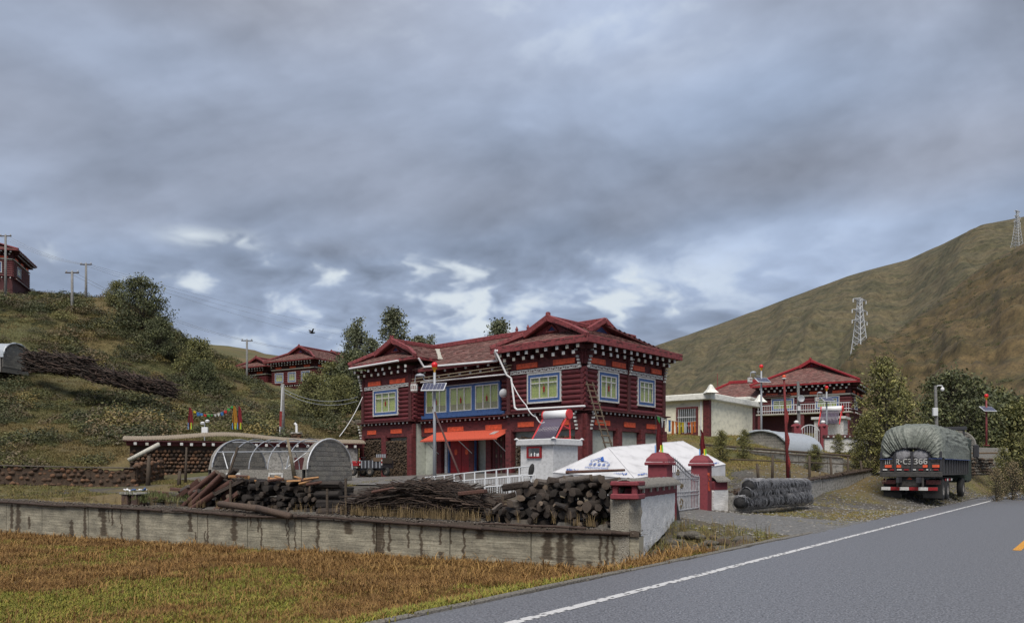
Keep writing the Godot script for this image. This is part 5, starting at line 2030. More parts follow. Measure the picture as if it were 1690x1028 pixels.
func build_yard() -> void:
	# wet concrete yard
	var st := new_st()
	st.set_smooth_group(0)
	var ns := 40
	var nt := 30
	for i in ns + 1:
		for j in nt + 1:
			var s := lerpf(17.5, 36.0, float(i) / ns)
			var t := lerpf(20.5, 31.0, float(j) / nt)
			var p := rp(s, t, 0)
			p.y = H(p.x, -p.z) + 0.05
			st.add_vertex(p)
	for i in ns:
		for j in nt:
			var a := i * (nt + 1) + j
			for k in [a, a + nt + 1, a + nt + 2, a, a + nt + 2, a + 1]:
				st.add_index(k)
	st.generate_normals()
	var m := M("yard_concrete", Color(0.2, 0.19, 0.175), 0.42, "grime", 0.25, "rough", 0.8)
	setting("yard_pavement", st.commit(), m)
	# driveway of rolled gravel from the road to the gate
	st = new_st()
	st.set_smooth_group(0)
	for i in 41:
		for j in 25:
			var f := float(j) / 24
			var s := lerpf(6.0, 11.2, f)
			var w := lerpf(3.6, 1.9, minf(1.0, f * 1.3))
			var t := 22.7 + (i / 20.0 - 1.0) * w + nf.get_noise_2d(s, i) * 0.12 + (1.0 - f) * 1.2
			var p := rp(s, t, 0)
			p.y = GH(p.x, -p.z) + 0.03 + nf.get_noise_2d(p.x * 2.0, p.z * 2.0) * 0.02 - (0.06 if i == 0 or i == 40 else 0.0)
			st.add_vertex(p)
	for i in 40:
		for j in 24:
			var a := i * 25 + j
			for k in [a, a + 1, a + 26, a, a + 26, a + 25]:
				st.add_index(k)
	st.generate_normals()
	setting("driveway", st.commit(), M("driveway_gravel", Color(0.17, 0.165, 0.155), 0.6, "grime", 0.7, "rough", 2.0))
	railing("long white tubular railing across the yard towards the white shed", at(702, 788, 31.5), at(877, 769, 27.4), 0.95, 10, 70)
	railing("short white tubular railing standing in front of the longer one", at(800, 790, 26.6), at(884, 784, 25.9), 0.8, 4, 22)
	# dark cloth hung on the railing end
	st = new_st()
	ball(st, Vector3.ZERO, Vector3(0.1, 0.24, 0.09), 8, 6)
	solo("dark_cloth", done(st), mats["rubber"], "bundled black cloth hung on the end of the white railing", "cloth", "", Transform3D(Basis(Vector3.FORWARD, 0.2), at(877, 776, 27.35)))

const ORD := ["first", "second", "third", "fourth", "fifth", "sixth", "seventh", "eighth", "ninth", "tenth", "eleventh", "twelfth", "thirteenth", "fourteenth", "fifteenth", "sixteenth"]
# ---- firewood stacks: every log its own
var log_meshes: Array = []
var log_caps: Array = []
func make_logs() -> void:
	for k in 12:
		var n := 11
		var prof: Array[float] = []
		for i in n:
			prof.append(1.0 + rr(-0.24, 0.14))
		if k >= 4:      # split pieces
			for i in n:
				if i >= 2 + k % 3 and i <= 6 + k % 2:
					prof[i] = 0.45 + 0.06 * absf(i - 5.0)
		var ring := []
		for e in 5:
			var row: Array[float] = []
			for i in n:
				row.append(1.0 if e == 0 else 1.0 + rr(-0.1, 0.09))
			ring.append(row)
		var st := new_st()
		st.set_smooth_group(0 if k < 3 else -1)
		for i in n:
			var j := (i + 1) % n
			var a := Vector3(cos(TAU * i / n), sin(TAU * i / n), 0) * prof[i]
			var b := Vector3(cos(TAU * j / n), sin(TAU * j / n), 0) * prof[j]
			tri(st, Vector3(0, 0, -1), a * ring[4][i] + Vector3(0, 0, -1), b * ring[4][j] + Vector3(0, 0, -1))
			for e in 4:
				quad(st, a * ring[e][i] + Vector3(0, 0, -e * 0.25), b * ring[e][j] + Vector3(0, 0, -e * 0.25), b * ring[e + 1][j] + Vector3(0, 0, -(e + 1) * 0.25), a * ring[e + 1][i] + Vector3(0, 0, -(e + 1) * 0.25))
		log_meshes.append(done(st))
		st = new_st()
		for i in n:
			var j := (i + 1) % n
			var a := Vector3(cos(TAU * i / n), sin(TAU * i / n), 0) * prof[i] * 0.985
			var b := Vector3(cos(TAU * j / n), sin(TAU * j / n), 0) * prof[j] * 0.985
			tri(st, Vector3(0.1, 0.05, 0.012), b + Vector3(0, 0, 0.002), a + Vector3(0, 0, 0.002))
		log_caps.append(done(st))
	for k in 4:
		M("bark%d" % k, [Color(0.058, 0.045, 0.037), Color(0.09, 0.067, 0.053), Color(0.04, 0.032, 0.028), Color(0.2, 0.17, 0.148)][k], 0.82, "grain", 1.6, "rough", 1.5)
		M("cut%d" % k, [Color(0.085, 0.065, 0.052), Color(0.135, 0.102, 0.078), Color(0.05, 0.04, 0.033), Color(0.22, 0.165, 0.12)][k], 0.85, "grain", 2.2)
	M("red_bark", Color(0.16, 0.075, 0.055), 0.8, "grain", 1.4, "rough", 1.0)
	M("fresh_cut", Color(0.62, 0.33, 0.14), 0.8, "grain", 1.5)

func one_log(tr: Transform3D, r: float, l: float, label: String, group: String, bark: Material, cut: Material, kind := -1) -> void:
	var k := (rng.randi() % 12) if kind < 0 else kind
	var b := Basis(Vector3(0, 0, 1), rr(0, TAU)).scaled(Vector3(r, r, l))
	var o := part("firewood_log", log_meshes[k], bark, self, tr * Transform3D(b, Vector3.ZERO))
	if label.contains("%"):
		var c: float = (cut as StandardMaterial3D).albedo_color.v
		label = label % [("thick" if r > 0.13 else "stout" if r > 0.1 else "slim"), ("split" if k >= 4 else "round"), ("pale" if c > 0.42 else "brown" if c > 0.29 else "blackened")]
	tag(o, label, "log", group)
	part("cut_end", log_caps[k], cut, o)

func build_stacks() -> void:
	make_logs()
	var B := wall_basis()
	# the big stack by the gate wall
	var lab := ""
	var courses := ["bottom", "second", "third", "fourth", "fifth", "top"]
	var grp := "logs of the tall stack by the tent"
	var y := 0.38
	for row in 6:
		lab = "%s %s log with %s end, " + courses[row] + " course of the tall stack beside the tent"
		var u := 0.55 + rr(0, 0.12)
		var end := 3.9 - row * 0.16 + (0.6 if row < 2 else 0.0)
		while u < end:
			var r := rr(0.055, 0.14)
			u += r
			var tr := Transform3D(B * Basis(Vector3.UP, rr(-0.35, 0.35)) * Basis(Vector3.RIGHT, rr(-0.12, 0.12)), wall_pt(u, 1.0 + rr(-0.3, 0.2), y + rr(-0.05, 0.06)))
			var q := rng.randi() % 10
			one_log(tr, r, rr(0.7, 1.0), lab, grp, mats["bark%d" % [0, 0, 1, 2, 2, 0, 1, 3, 2, 0][q]], mats["cut%d" % [0, 1, 0, 2, 2, 3, 0, 1, 2, 0][rng.randi() % 10]])
			u += r * 0.96
		y += 0.168
	# logs thrown across the top
	var cn := 0
	for q in [[0.6, 1.36, 0.3, 0.11, 0.8], [0.8, 1.38, 1.25, 0.1, 0.9], [1.25, 1.41, 1.0, 0.11, 1.0], [1.5, 1.44, 1.5, 0.09, 0.8], [1.75, 1.40, -0.55, 0.1, 1.1], [2.2, 1.39, -0.6, 0.09, 1.0], [2.6, 1.34, -0.7, 0.1, 0.9], [2.95, 1.30, -0.4, 0.11, 0.9], [3.1, 1.24, 1.4, 0.1, 0.8]]:
		var lab2: String = ORD[cn] + " log from the gate pier lying crosswise on top of the tall stack"
		cn += 1
		var tr := Transform3D(B * Basis(Vector3.UP, q[2]) * Basis(Vector3.RIGHT, -0.12), wall_pt(q[0], 1.0, q[1]))
		one_log(tr, q[3], q[4], lab2, "logs lying across the tall stack", mats["bark%d" % [3, 1][rng.randi() % 2]], mats["cut%d" % [0, 1, 3][rng.randi() % 3]], rng.randi() % 5)
	var st := new_st()
	cyl(st, wall_pt(0.7, 1.05, 1.62), wall_pt(2.2, 1.15, 1.55), 0.03, 0.04, 7)
	solo("thin_pole", done(st), mats["red_bark"], "thin reddish pole lying across the top of the tall firewood stack", "pole")
	# split billets at its foot
	for i in 12:
		var tr := Transform3D(B * Basis(Vector3.UP, rr(-1.2, 1.2)) * Basis(Vector3.RIGHT, rr(-0.7, 0.5)), wall_pt(0.6 + i * 0.34, rr(0.6, 0.85), rr(0.45, 0.95)))
		one_log(tr, rr(0.06, 0.1), rr(0.35, 0.6), ORD[i] + " small split billet from the pier, in front of the tall stack", "billets before the tall stack", mats["bark%d" % (rng.randi() % 4)], mats["cut%d" % (rng.randi() % 4)], 5 + rng.randi() % 3)
	# the long stack further along
	grp = "logs of the long stack before the shed"
	y = 0.32
	for row in 6:
		lab = "%s %s log with %s end, " + courses[row] + " course of the long stack before the shed"
		var u := 9.2 + row * 0.05 + rr(0, 0.1)
		var end := 14.4 - row * 0.12
		while u < end:
			var r := rr(0.05, 0.12)
			u += r
			var tr := Transform3D(B * Basis(Vector3.UP, rr(-0.4, 0.4)), wall_pt(u, 1.3 + rr(-0.25, 0.15), y + rr(-0.035, 0.05)))
			var q := rng.randi() % 10
			one_log(tr, r, rr(0.6, 0.9), lab, grp, mats["bark%d" % [0, 2, 1, 2, 2, 0, 1, 0, 2, 0][q]], mats["cut%d" % [0, 2, 0, 2, 2, 1, 0, 0, 2, 3][rng.randi() % 10]])
			u += r * 0.95
		y += 0.155
	# thick trunks closing its near end
	for k in 4:
		var tr := Transform3D(B * Basis(Vector3.UP, PI / 2 + rr(-0.06, 0.06)), wall_pt(8.3 + rr(-0.05, 0.05) + 0.75, 1.2, 0.36 + k * 0.24))
		one_log(tr, 0.125, rr(0.8, 0.95), "thick charred log laid lengthwise at the near end of the long stack", "thick logs ending the long stack", mats["bark%d" % [1, 2, 2, 0][k]], mats["cut%d" % [1, 2, 2, 0][k]], rng.randi() % 5)
	for q in [[8.6, 1.3], [9.25, 1.0], [12.95, 1.15]]:
		st = new_st()
		cyl(st, wall_pt(q[0], 0.85, 0.2), wall_pt(q[0] + 0.03, 0.88, q[1]), 0.04, 0.035, 7)
		solo("stack_stake", done(st), mats["old_wood"], "upright stake holding the long firewood stack in place", "stake", "stakes of the long stack")
	# bright split pieces on the long stack
	for i in 16:
		var tr := Transform3D(B * Basis(Vector3.UP, rr(0.5, 2.2)) * Basis(Vector3.RIGHT, rr(-0.25, 0.25)), wall_pt(9.6 + i * 0.23 + rr(-0.08, 0.08), rr(1.0, 1.4), 1.24 + rr(-0.12, 0.06)))
		one_log(tr, rr(0.035, 0.06), rr(0.3, 0.5), ORD[i] + " freshly split billet from the trunk end, lying on the long stack", "fresh billets on the long stack", mats["fresh_cut"] if i % 3 else mats["red_bark"], mats["fresh_cut"], 5 + rng.randi() % 3)
	# reddish balks sloping up beside it
	var j := 0
	for q in [[13.4, 0.9, 0.09], [13.6, 0.5, 0.1], [13.8, 0.85, 0.1], [13.9, 1.2, 0.1], [14.0, 0.62, 0.11], [14.2, 1.02, 0.12], [14.4, 0.8, 0.1], [14.6, 0.45, 0.1], [14.7, 1.1, 0.1], [14.9, 0.7, 0.1], [15.2, 0.5, 0.1], [15.3, 0.85, 0.09]]:
		var tr := Transform3D(B * Basis(Vector3.UP, PI / 2 + rr(-0.3, 0.3)) * Basis(Vector3.RIGHT, -0.5 + rr(-0.15, 0.15)), wall_pt(q[0] - 0.75, 1.15 + rr(-0.15, 0.2), q[1] + 0.3))
		one_log(tr, q[2] * 0.95, rr(1.2, 1.7), ORD[j] + " balk from the right sloping up at the long stack's far end", "sloping balks by the long stack", mats["red_bark"] if j % 3 else mats["bark1"], mats["cut%d" % (rng.randi() % 4)], rng.randi() % 8)
		j += 1
	# low scatter of planks further along
	for i in 9:
		st = new_st()
		var l := rr(0.8, 1.6)
		cbox(st, Vector3.ZERO, Vector3(l, rr(0.05, 0.12), rr(0.12, 0.2)), 0.01)
		var tr := Transform3D(B * Basis(Vector3.UP, rr(-0.5, 0.5)) * Basis(Vector3(0, 0, 1), rr(-0.15, 0.2)), wall_pt(rr(14.6, 16.8), rr(1.0, 1.8), 0.36 + 0.06 * i))
		solo("plank", done(st), mats["red_bark"] if i % 2 else mats["bark3"], ORD[i] + " plank from the bottom in the loose timber heap past the stack", "plank", "planks of the loose heap", tr)
	# the brush heap
	st = new_st()
	for i in 2300:
		var f := rng.randf()
		var u := 4.4 + f * 4.0
		var env := sin(PI * clampf((u - 4.0) / 4.6, 0.02, 0.98))
		var top := 0.36 + 0.86 * pow(env, 0.7)
		var off := rr(0.75, 2.1)
		var yy := rr(0.35, top) if rng.randf() < 0.55 else top - rr(0.0, 0.16)
		var l := rr(0.5, 1.5)
		var an := rr(-0.45, 0.45) + (0.6 if rng.randf() < 0.12 else 0.0)
		var slope := rr(-0.22, 0.22) - (u - 6.4) * -0.09 + (0.35 if rng.randf() < 0.07 else 0.0)
		var c := wall_pt(u, off, yy)
		var dv := (B.x * cos(an) + B.z * sin(an) * 0.8 + Vector3.UP * slope).normalized()
		var kink := Vector3(rr(-0.06, 0.06), rr(-0.06, 0.08), rr(-0.06, 0.06))
		var r := rr(0.006, 0.016) if rng.randf() < 0.9 else rr(0.02, 0.035)
		var shade := rng.randf()
		st.set_color(Color(0.05, 0.036, 0.03).lerp(Color(0.15, 0.1, 0.075), shade * shade))
		var e0 := c - dv * l * 0.5
		var e1 := c + dv * l * 0.5
		e0.y = maxf(e0.y, 0.36)
		e1.y = maxf(e1.y, 0.36)
		cyl(st, e0, c + kink, r, r * 0.8, 4, false)
		cyl(st, c + kink, e1, r * 0.8, r * 0.45, 4, false)
	var bh := solo("brush_heap", done(st), mats["bark_wood"], "heap of dark tangled branches between the two firewood stacks", "brush heap")
	bh.set_meta("kind", "stuff")
	# red tile-like board poking out
	st = new_st()
	cbox(st, Vector3.ZERO, Vector3(0.75, 0.1, 0.2), 0.015)
	solo("red_board", done(st), mats["red_bark"], "short red board poking out between brush heap and tall log stack", "board", "", Transform3D(B * Basis(Vector3(0, 0, 1), 0.1), wall_pt(4.55, 0.75, 1.02)))
	st = new_st()
	cyl(st, wall_pt(7.6, 0.7, 0.95), wall_pt(6.9, 0.72, 1.08), 0.04, 0.035, 8)
	solo("peeled_branch", done(st), mats["red_bark"], "thick peeled branch resting on the front of the brush heap", "branch")


# ------------------------------------------------------------------ neighbours towards the road
# a smaller log house with a hip-and-gable roof; origin at the front right corner, x to the right along the front
func village_house(pos: Vector3, turn: float, L: float, dp: float, y1: float, y2: float, rise: float, gd: float, label: String, wins: Array, side_wins: Array, tint := 1.0, bright := false) -> Node3D:
	var hs := thing("log_house", label, "house", pos, turn)
	var lr: Material = mats["log_red"]
	block("ground_wall", hs, mats["maroon_dark"], Vector3(-L * 0.5, y1 * 0.5 - 0.5, -dp * 0.5), Vector3(L - 0.1, y1 + 1.0, dp - 0.1))
	block("core_wall", hs, mats["maroon_dark"], Vector3(-L * 0.5, (y1 + y2) * 0.5, -dp * 0.5), Vector3(L - 0.04, y2 - y1, dp - 0.04))
	var Ff := Transform3D(Basis(), Vector3(-L, 0, 0))
	var Fr := Transform3D(Basis(Vector3(0, 0, -1), Vector3.UP, Vector3(1, 0, 0)), Vector3.ZERO)
	var n := int((y2 - y1 - 0.9) / 0.24)
	log_rows(hs, Ff, L, y1 + 0.1, n, 0.24, wins, lr)
	log_rows(hs, Fr, dp, y1 + 0.1, n, 0.24, side_wins, lr)
	for w in wins:
		window_at(hs, Ff, w[0], w[1], w[2], w[3], 3)
	for w in side_wins:
		window_at(hs, Fr, w[0], w[1], w[2], w[3], 2)
	for q in [[Ff, L], [Fr, dp]]:
		var len: float = q[1]
		block("white_band", hs, mats["cream_wood"], Vector3(len * 0.5, y2 - 0.72, 0.1), Vector3(len, 0.14, 0.12), q[0])
		var np := maxi(2, int(len / 1.9))
		for k in np:
			block("orange_panel", hs, mats["orange"], Vector3(len * (k + 0.5) / np, y2 - 0.5, 0.1), Vector3(1.05, 0.24, 0.06), q[0])
		beam_ends(hs, q[0], 0.0, len, y2 - 0.2, 0.5, 0.5, 0.16)
		beam_ends(hs, q[0], -0.2, len + 0.2, y2 + 0.05, 0.5, 0.75, 0.16)
		beam_ends(hs, q[0], 0.0, len, y1 - 0.08, 0.42, 0.34, 0.12)
	var keep: Material = mats["trim_red"]
	if bright:
		mats["trim_red"] = M("trim_bright", C(158, 36, 44), 0.6, "mottle", 0.8)
	wing_roof(hs, -L - 0.8, 0.8, 0.9, -dp - 0.6, y2 + 0.3, y2 + 0.3 + rise, gd)
	var tr: Material = mats["trim_red"]
	block("fascia", hs, tr, Vector3(-L * 0.5, y2 + 0.24, 0.87), Vector3(L + 1.6, 0.16, 0.07))
	block("fascia", hs, tr, Vector3(0.77, y2 + 0.24, -dp * 0.5 + 0.15), Vector3(0.07, 0.16, dp + 1.4))
	block("soffit", hs, mats["maroon_dark"], Vector3(-L * 0.5, y2 + 0.17, -dp * 0.5), Vector3(L + 1.4, 0.05, dp + 1.3))
	mats["trim_red"] = keep
	return hs

func build_right() -> void:
	# --- cream flat-roofed house
	var cream := M("cream_render", Color(0.84, 0.81, 0.65), 0.9, "soft", 0.25, "fine", 0.3)
	var slab := M("slab_render", Color(0.78, 0.78, 0.72), 0.9, "soft", 0.35, "fine", 0.4)
	var o := thing("flat_roofed_house", "cream rendered flat-roofed house with maroon corner strips and barred window", "house", P(12.5, 3.55, 50.0), deg_to_rad(-38.0))
	hollow("wall", o, cream, Vector3(-4.5, 1.0, -3.9), Vector3(9.0, 3.2, 7.8), Vector3(-1.45, 1.3, 0.0), Vector3(1.28, 1.58, 1.0))
	var st := new_st()
	cbox(st, Vector3(-4.5, 2.8, -3.9), Vector3(9.7, 0.4, 8.6), 0.04)
	part("roof_slab", done(st), slab, o)
	for q in [[0.28, 0.32], [0.28, -8.1], [-9.2, 0.32]]:
		st = new_st()
		lathe(st, Vector3(q[0], 2.98, q[1]), [Vector2(0.55, 0.0), Vector2(0.3, 0.22), Vector2(0.12, 0.5), Vector2(0.0, 0.56)], 4)
		part("roof_horn", done(st), slab, o)
	block("corner_strip", o, mats["maroon"], Vector3(-0.16, 1.0, 0.02), Vector3(0.4, 3.2, 0.1))
	block("corner_strip", o, mats["maroon"], Vector3(0.02, 1.0, -0.12), Vector3(0.1, 3.2, 0.3))
	block("corner_strip", o, mats["maroon"], Vector3(0.03, 1.0, -7.6), Vector3(0.1, 3.2, 0.35))
	st = new_st()
	for q in [[0, 0.85, 1.5, 0.12], [0, -0.85, 1.5, 0.2], [-0.69, 0, 0.12, 1.6], [0.69, 0, 0.12, 1.6]]:
		box(st, Vector3(q[0], q[1], 0), Vector3(q[2], q[3], 0.14))
	var win := part("window", done(st), mats["maroon"], o, T(-1.45, 1.3, 0.05))
	st = new_st()
	box(st, Vector3(0, 0, -0.03), Vector3(1.28, 1.56, 0.02))
	part("pane", done(st), mats["glass"], win)
	for k in 9:
		st = new_st()
		cyl(st, Vector3(-0.58 + k * 0.145, -0.76, 0.1), Vector3(-0.58 + k * 0.145, 0.78, 0.1), 0.014, 0.014, 5)
		part("bar", done(st), mats["white_metal"], win)
	for y in [-0.3, 0.25]:
		st = new_st()
		box(st, Vector3(0, y, 0.1), Vector3(1.3, 0.04, 0.03))
		part("crossbar", done(st), mats["white_metal"], win)
	st = new_st()
	cyl(st, Vector3(-0.48, -0.5, 0.08), Vector3(-0.48, 2.7, 0.08), 0.04, 0.04, 8)
	part("drainpipe", done(st), mats["white_pipe"], o)
	st = new_st()
	cyl(st, Vector3(-0.1, 3.0, -1.6), Vector3(-0.1, 4.4, -1.6), 0.03, 0.02, 6)
	part("roof_pole", done(st), mats["trim_red"], o)
	# --- the second log house
	var p := at(1405, 722, 68.0)
	var hs := village_house(p, deg_to_rad(-32.0), 7.6, 6.5, 2.25, 4.5, 2.3, 3.6, "maroon log house with railed balcony beyond the cream flat-roofed house", [[0.9, 2.9, 2.5, 3.65], [4.7, 6.7, 2.5, 3.65]], [[1.2, 2.8, 2.5, 3.6]], 1.0, true)
	st = new_st()
	cbox(st, Vector3(-3.8, 2.15, 0.6), Vector3(8.0, 0.12, 1.2), 0.02)
	part("balcony_floor", done(st), mats["cream_wood"], hs)
	for y in [2.45, 2.95]:
		st = new_st()
		cyl(st, Vector3(-7.7, y, 1.15), Vector3(0.1, y, 1.15), 0.03, 0.03, 6)
		cyl(st, Vector3(0.1, y, 1.15), Vector3(0.1, y, 0.0), 0.03, 0.03, 6)
		part("balcony_rail", done(st), mats["white_metal"], hs)
	for k in 40:
		st = new_st()
		box(st, Vector3(-7.6 + k * 0.195, 2.6, 1.15), Vector3(0.03, 0.75, 0.03))
		part("baluster", done(st), mats["white_metal"], hs)
	for x in [-7.5, -3.8, -0.1]:
		block("post", hs, mats["maroon"], Vector3(x, 0.9, 1.0), Vector3(0.3, 2.4, 0.3))
	# its lower wing and flat annex
	var wl := new_st()
	cbox(wl, Vector3(-10.6, 1.6, -3.2), Vector3(6.0, 4.2, 5.0), 0.03)
	part("annex_wall", done(wl), mats["maroon_dark"], hs)
	var up := Vector3(0, 1.7, -3.4)
	shingles(hs, Vector3(-14.0, 3.85, 0.4), Vector3.RIGHT, up.normalized(), PackedVector2Array([Vector2(0, 0), Vector2(9, 0), Vector2(9, up.length()), Vector2(2.6, up.length())]))
	rib(hs, "roof_ridge", [Vector3(-11.5, 5.7, -3.0), Vector3(-6, 5.7, -3.0)], 0.22, 0.3, mats["trim_bright"])
	rib(hs, "hip_ridge", [Vector3(-14.0, 3.95, 0.4), Vector3(-11.4, 5.65, -3.0)], 0.2, 0.22, mats["trim_bright"])
	st = new_st()
	cbox(st, Vector3(-11.5, 3.55, 1.6), Vector3(7.5, 0.25, 3.0), 0.03)
	part("flat_roof", done(st), slab, hs)
	beam_ends(hs, Transform3D(Basis(), Vector3(-15, 0, 2.7)), 0.0, 7.0, 3.3, 0.55, 0.3, 0.16)
	# shed with a heater, gate post, low wall in front of it
	var sh := thing("outhouse", "small white shed in front of the second log house", "shed", at(1395, 722, 62.0), deg_to_rad(-32.0))
	block("wall", sh, mats["white_wood"], Vector3(-1.2, 0.5, -1.0), Vector3(2.2, 2.0, 2.0))
	block("roof_slab", sh, mats["white_wood"], Vector3(-1.2, 1.58, -1.0), Vector3(2.6, 0.2, 2.4))
	var hh := thing("solar_water_heater", "solar water heater with red tank end on the second house's shed", "solar heater", at(1389, 700, 61.5), deg_to_rad(-32.0))
	solar_heater(hh, Transform3D(Basis.from_scale(Vector3.ONE * 1.25), Vector3(-0.9, 0, 0)), mats["heater_red"])
	for q in [[1359.0, 0], [1315.0, 1]]:
		var gp := thing("courtyard_post", "squat dark red gate post of the second house's court" if q[1] == 0 else "dark red gate post beside the loudspeaker pole", "pillar", at(q[0], 742, 56.0), 0.0, "gate posts of the second house")
		block("shaft", gp, mats["gate_red"], Vector3(0, 0.7, 0), Vector3(0.5, 1.9, 0.5))
		st = new_st()
		lathe(st, Vector3(0, 1.65, 0), [Vector2(0.4, 0), Vector2(0.36, 0.08), Vector2(0.12, 0.2), Vector2(0, 0.22)], 4)
		part("cap", done(st), mats["gate_red"], gp)
		st = new_st()
		ball(st, Vector3(0, 1.95, 0), Vector3(0.17, 0.13, 0.17), 10, 6)
		part("globe", done(st), mats["white_pipe"], gp)
	var ag := thing("metal_gate", "small arched silver gate in front of the second log house", "gate", at(1337, 742, 56.0))
	st = new_st()
	var arc := []
	for k in 13:
		var a := PI * k / 12
		arc.append(Vector3(cos(a) * 0.8, 0.9 + sin(a) * 0.85, 0))
	tube(st, arc, 0.035, 5)
	part("frame", done(st), mats["white_metal"], ag)
	for k in 9:
		var x := -0.7 + k * 0.175
		st = new_st()
		cyl(st, Vector3(x, 0, 0), Vector3(x, 0.9 + sqrt(maxf(0.0, 0.64 - x * x)), 0), 0.02, 0.02, 4)
		part("bar", done(st), mats["white_metal"], ag)
	var lw := thing("courtyard_wall", "low white wall with a row of dark joist ends under its coping", "wall", at(1362, 742, 54.5), deg_to_rad(-8.0))
	block("wall", lw, mats["white_wood"], Vector3(1.4, 0.3, 0), Vector3(2.9, 1.0, 0.3))
	block("coping", lw, mats["maroon_dark"], Vector3(1.4, 0.9, 0), Vector3(3.0, 0.22, 0.5))
	beam_ends(lw, Transform3D(Basis(), Vector3(0, 0, 0.1)), 0.0, 2.8, 0.88, 0.33, 0.2, 0.11)
	# --- plastic tunnel
	var tn := thing("plastic_tunnel", "low arched greenhouse with pale plastic skin and grey block end", "greenhouse", at(1303, 752, 46.5), deg_to_rad(-42.0))
	tunnel(tn, 3.5, 5.2, 0.25, 1.5, true)
	# --- terrace wall, fence and front wall
	var cw := thing("terrace_wall", "grey concrete terrace wall below the plastic tunnel", "wall")
	slope_wall(cw, P(11.2, 0, 45.6), P(17.6, 0, 41.8), 3.1, 2.35, 1.0, 0.3, mats["concrete"])
	st = new_st()
	cyl(st, P(10.8, 3.16, 45.3), P(17.8, 2.42, 41.4), 0.07, 0.06, 7)
	part("edge_beam", done(st), mats["old_wood"], cw)
	var fw := thing("roadside_wall", "weathered concrete wall with log edge running behind the netting rolls", "wall")
	slope_wall(fw, P(7.75, 0, 27.7), P(20.4, 0, 44.4), 0.8, 1.7, -0.2, 0.3, mats["concrete"])
	st = new_st()
	for k in 6:
		var f0 := k / 6.0
		var f1 := (k + 1.06) / 6.0
		cyl(st, P(7.75, 0.84, 27.4).lerp(P(20.4, 1.74, 44.1), f0), P(7.75, 0.84, 27.4).lerp(P(20.4, 1.74, 44.1), f1) + Vector3.UP * rr(-0.04, 0.04), 0.06, 0.05, 6)
	part("edge_pole", done(st), mats["pole_bark"], fw)
	st = new_st()
	for k in 700:
		var f := rng.randf()
		var c := P(7.75, 0.84, 27.75).lerp(P(20.4, 1.74, 44.5), f) + Vector3(rr(-0.2, 0.25), rr(0, 0.1), rr(-0.2, 0.2))
		st.set_color(Color(0.12, 0.085, 0.06).lerp(Color(0.25, 0.19, 0.14), rng.randf()))
		box(st, c, Vector3(rr(0.05, 0.22), 0.03, rr(0.03, 0.1)), Basis(Vector3.UP, rr(0, PI)))
	var db := part("bark_litter", done(st), mats["bark_wood"], fw)
	db.set_meta("kind", "stuff")
	var fi := 0
	for q in [[1253, 793, 765, 36.0], [1275, 792, 751, 36.5], [1304, 792, 760, 37.0], [1337, 803, 752, 37.5], [1376, 812, 756, 38.5], [1400, 803, 754, 40.5], [1425, 790, 760, 42.0]]:
		var a := at(q[0], q[1] + 6, q[3])
		var b := at(q[0] - rr(-3, 5), q[2], q[3])
		st = new_st()
		st.set_smooth_group(0)
		cyl(st, a, b, 0.07, 0.055, 7)
		solo("fence_post", done(st), mats["old_wood"], ORD[fi] + " grey wooden fence post from the gate, behind the roadside wall", "post", "posts of the roadside fence")
		fi += 1
	for q in [[[1206, 758, 38.5], [1400, 766, 40.0], "upper rail"], [[1199, 742, 44.6], [1391, 756, 41.3], "log rail on the terrace"]]:
		st = new_st()
		cyl(st, at(q[0][0], q[0][1], q[0][2]), at(q[1][0], q[1][1], q[1][2]), 0.035, 0.03, 6)
		solo("fence_rail", done(st), mats["old_wood"], "thin wooden rail along the roadside fence posts" if q[2] == "upper rail" else "thin wooden rail along the terrace wall below the plastic tunnel", "rail")
	# --- rolls of black netting
	var nm := M("black_netting", Color(0.025, 0.026, 0.03), 0.55, "grain", 3.0, "rough", 3.0)
	var sm := M("netting_strand", Color(0.16, 0.165, 0.18), 0.35)
	var k2 := 0
	for q in [[at(1219, 830, 26.8), at(1334, 822, 30.6), 0.19, "lowest"], [at(1230, 816, 27.0), at(1330, 811, 30.8), 0.18, "middle"], [at(1234, 803, 27.1), at(1330, 801, 30.9), 0.2, "topmost"]]:
		var a: Vector3 = q[0]
		var b: Vector3 = q[1]
		var r: float = q[2]
		var ro := thing("netting_roll", "%s of three stacked rolls of black plastic netting beside the driveway" % q[3], "netting roll", a, 0.0, "rolls of black netting")
		var d := b - a
		st = new_st()
		st.set_smooth_group(0)
		var nn := 14
		for i in nn:
			cyl(st, d * (float(i) / nn), d * (float(i + 1) / nn), r * (1.0 + 0.07 * sin(i * 2.3 + k2)), r * (1.0 + 0.07 * sin((i + 1) * 2.3 + k2)), 14, i == 0 or i == nn - 1)
		part("roll", done(st), nm, ro)
		st = new_st()
		var f := frame_of(d)
		for i in 620:
			var e := rng.randf()
			var an := rr(0, TAU)
			var pts := []
			var tw := rr(-0.35, 0.35)
			for j in 5:
				var aa := an + j * 0.32
				pts.append(d * e + f.y * tw * j * 0.12 + (f.x * cos(aa) + f.z * sin(aa)) * (r * 1.06 + 0.03 + rr(0, 0.05)))
			tube(st, pts, rr(0.005, 0.009), 3)
		var sd := part("loose_strands", done(st), sm, ro)
		sd.set_meta("kind", "stuff")
		k2 += 1
	# --- poles
	var fp := thing("flag_pole", "tall weathered red wooden flag pole wrapped in faded cloth by the fence", "flag pole", at(1301, 798, 36.5))
	st = new_st()
	st.set_smooth_group(0)
	cyl(st, Vector3(0.02, -0.2, 0), Vector3(-0.18, 4.9, 0), 0.085, 0.045, 9)
	part("pole", done(st), M("flagpole_red", C(120, 40, 42), 0.8, "grime", 1.0), fp)
	st = new_st()
	ball(st, Vector3(-0.18, 4.95, 0), Vector3(0.09, 0.09, 0.09), 10, 6)
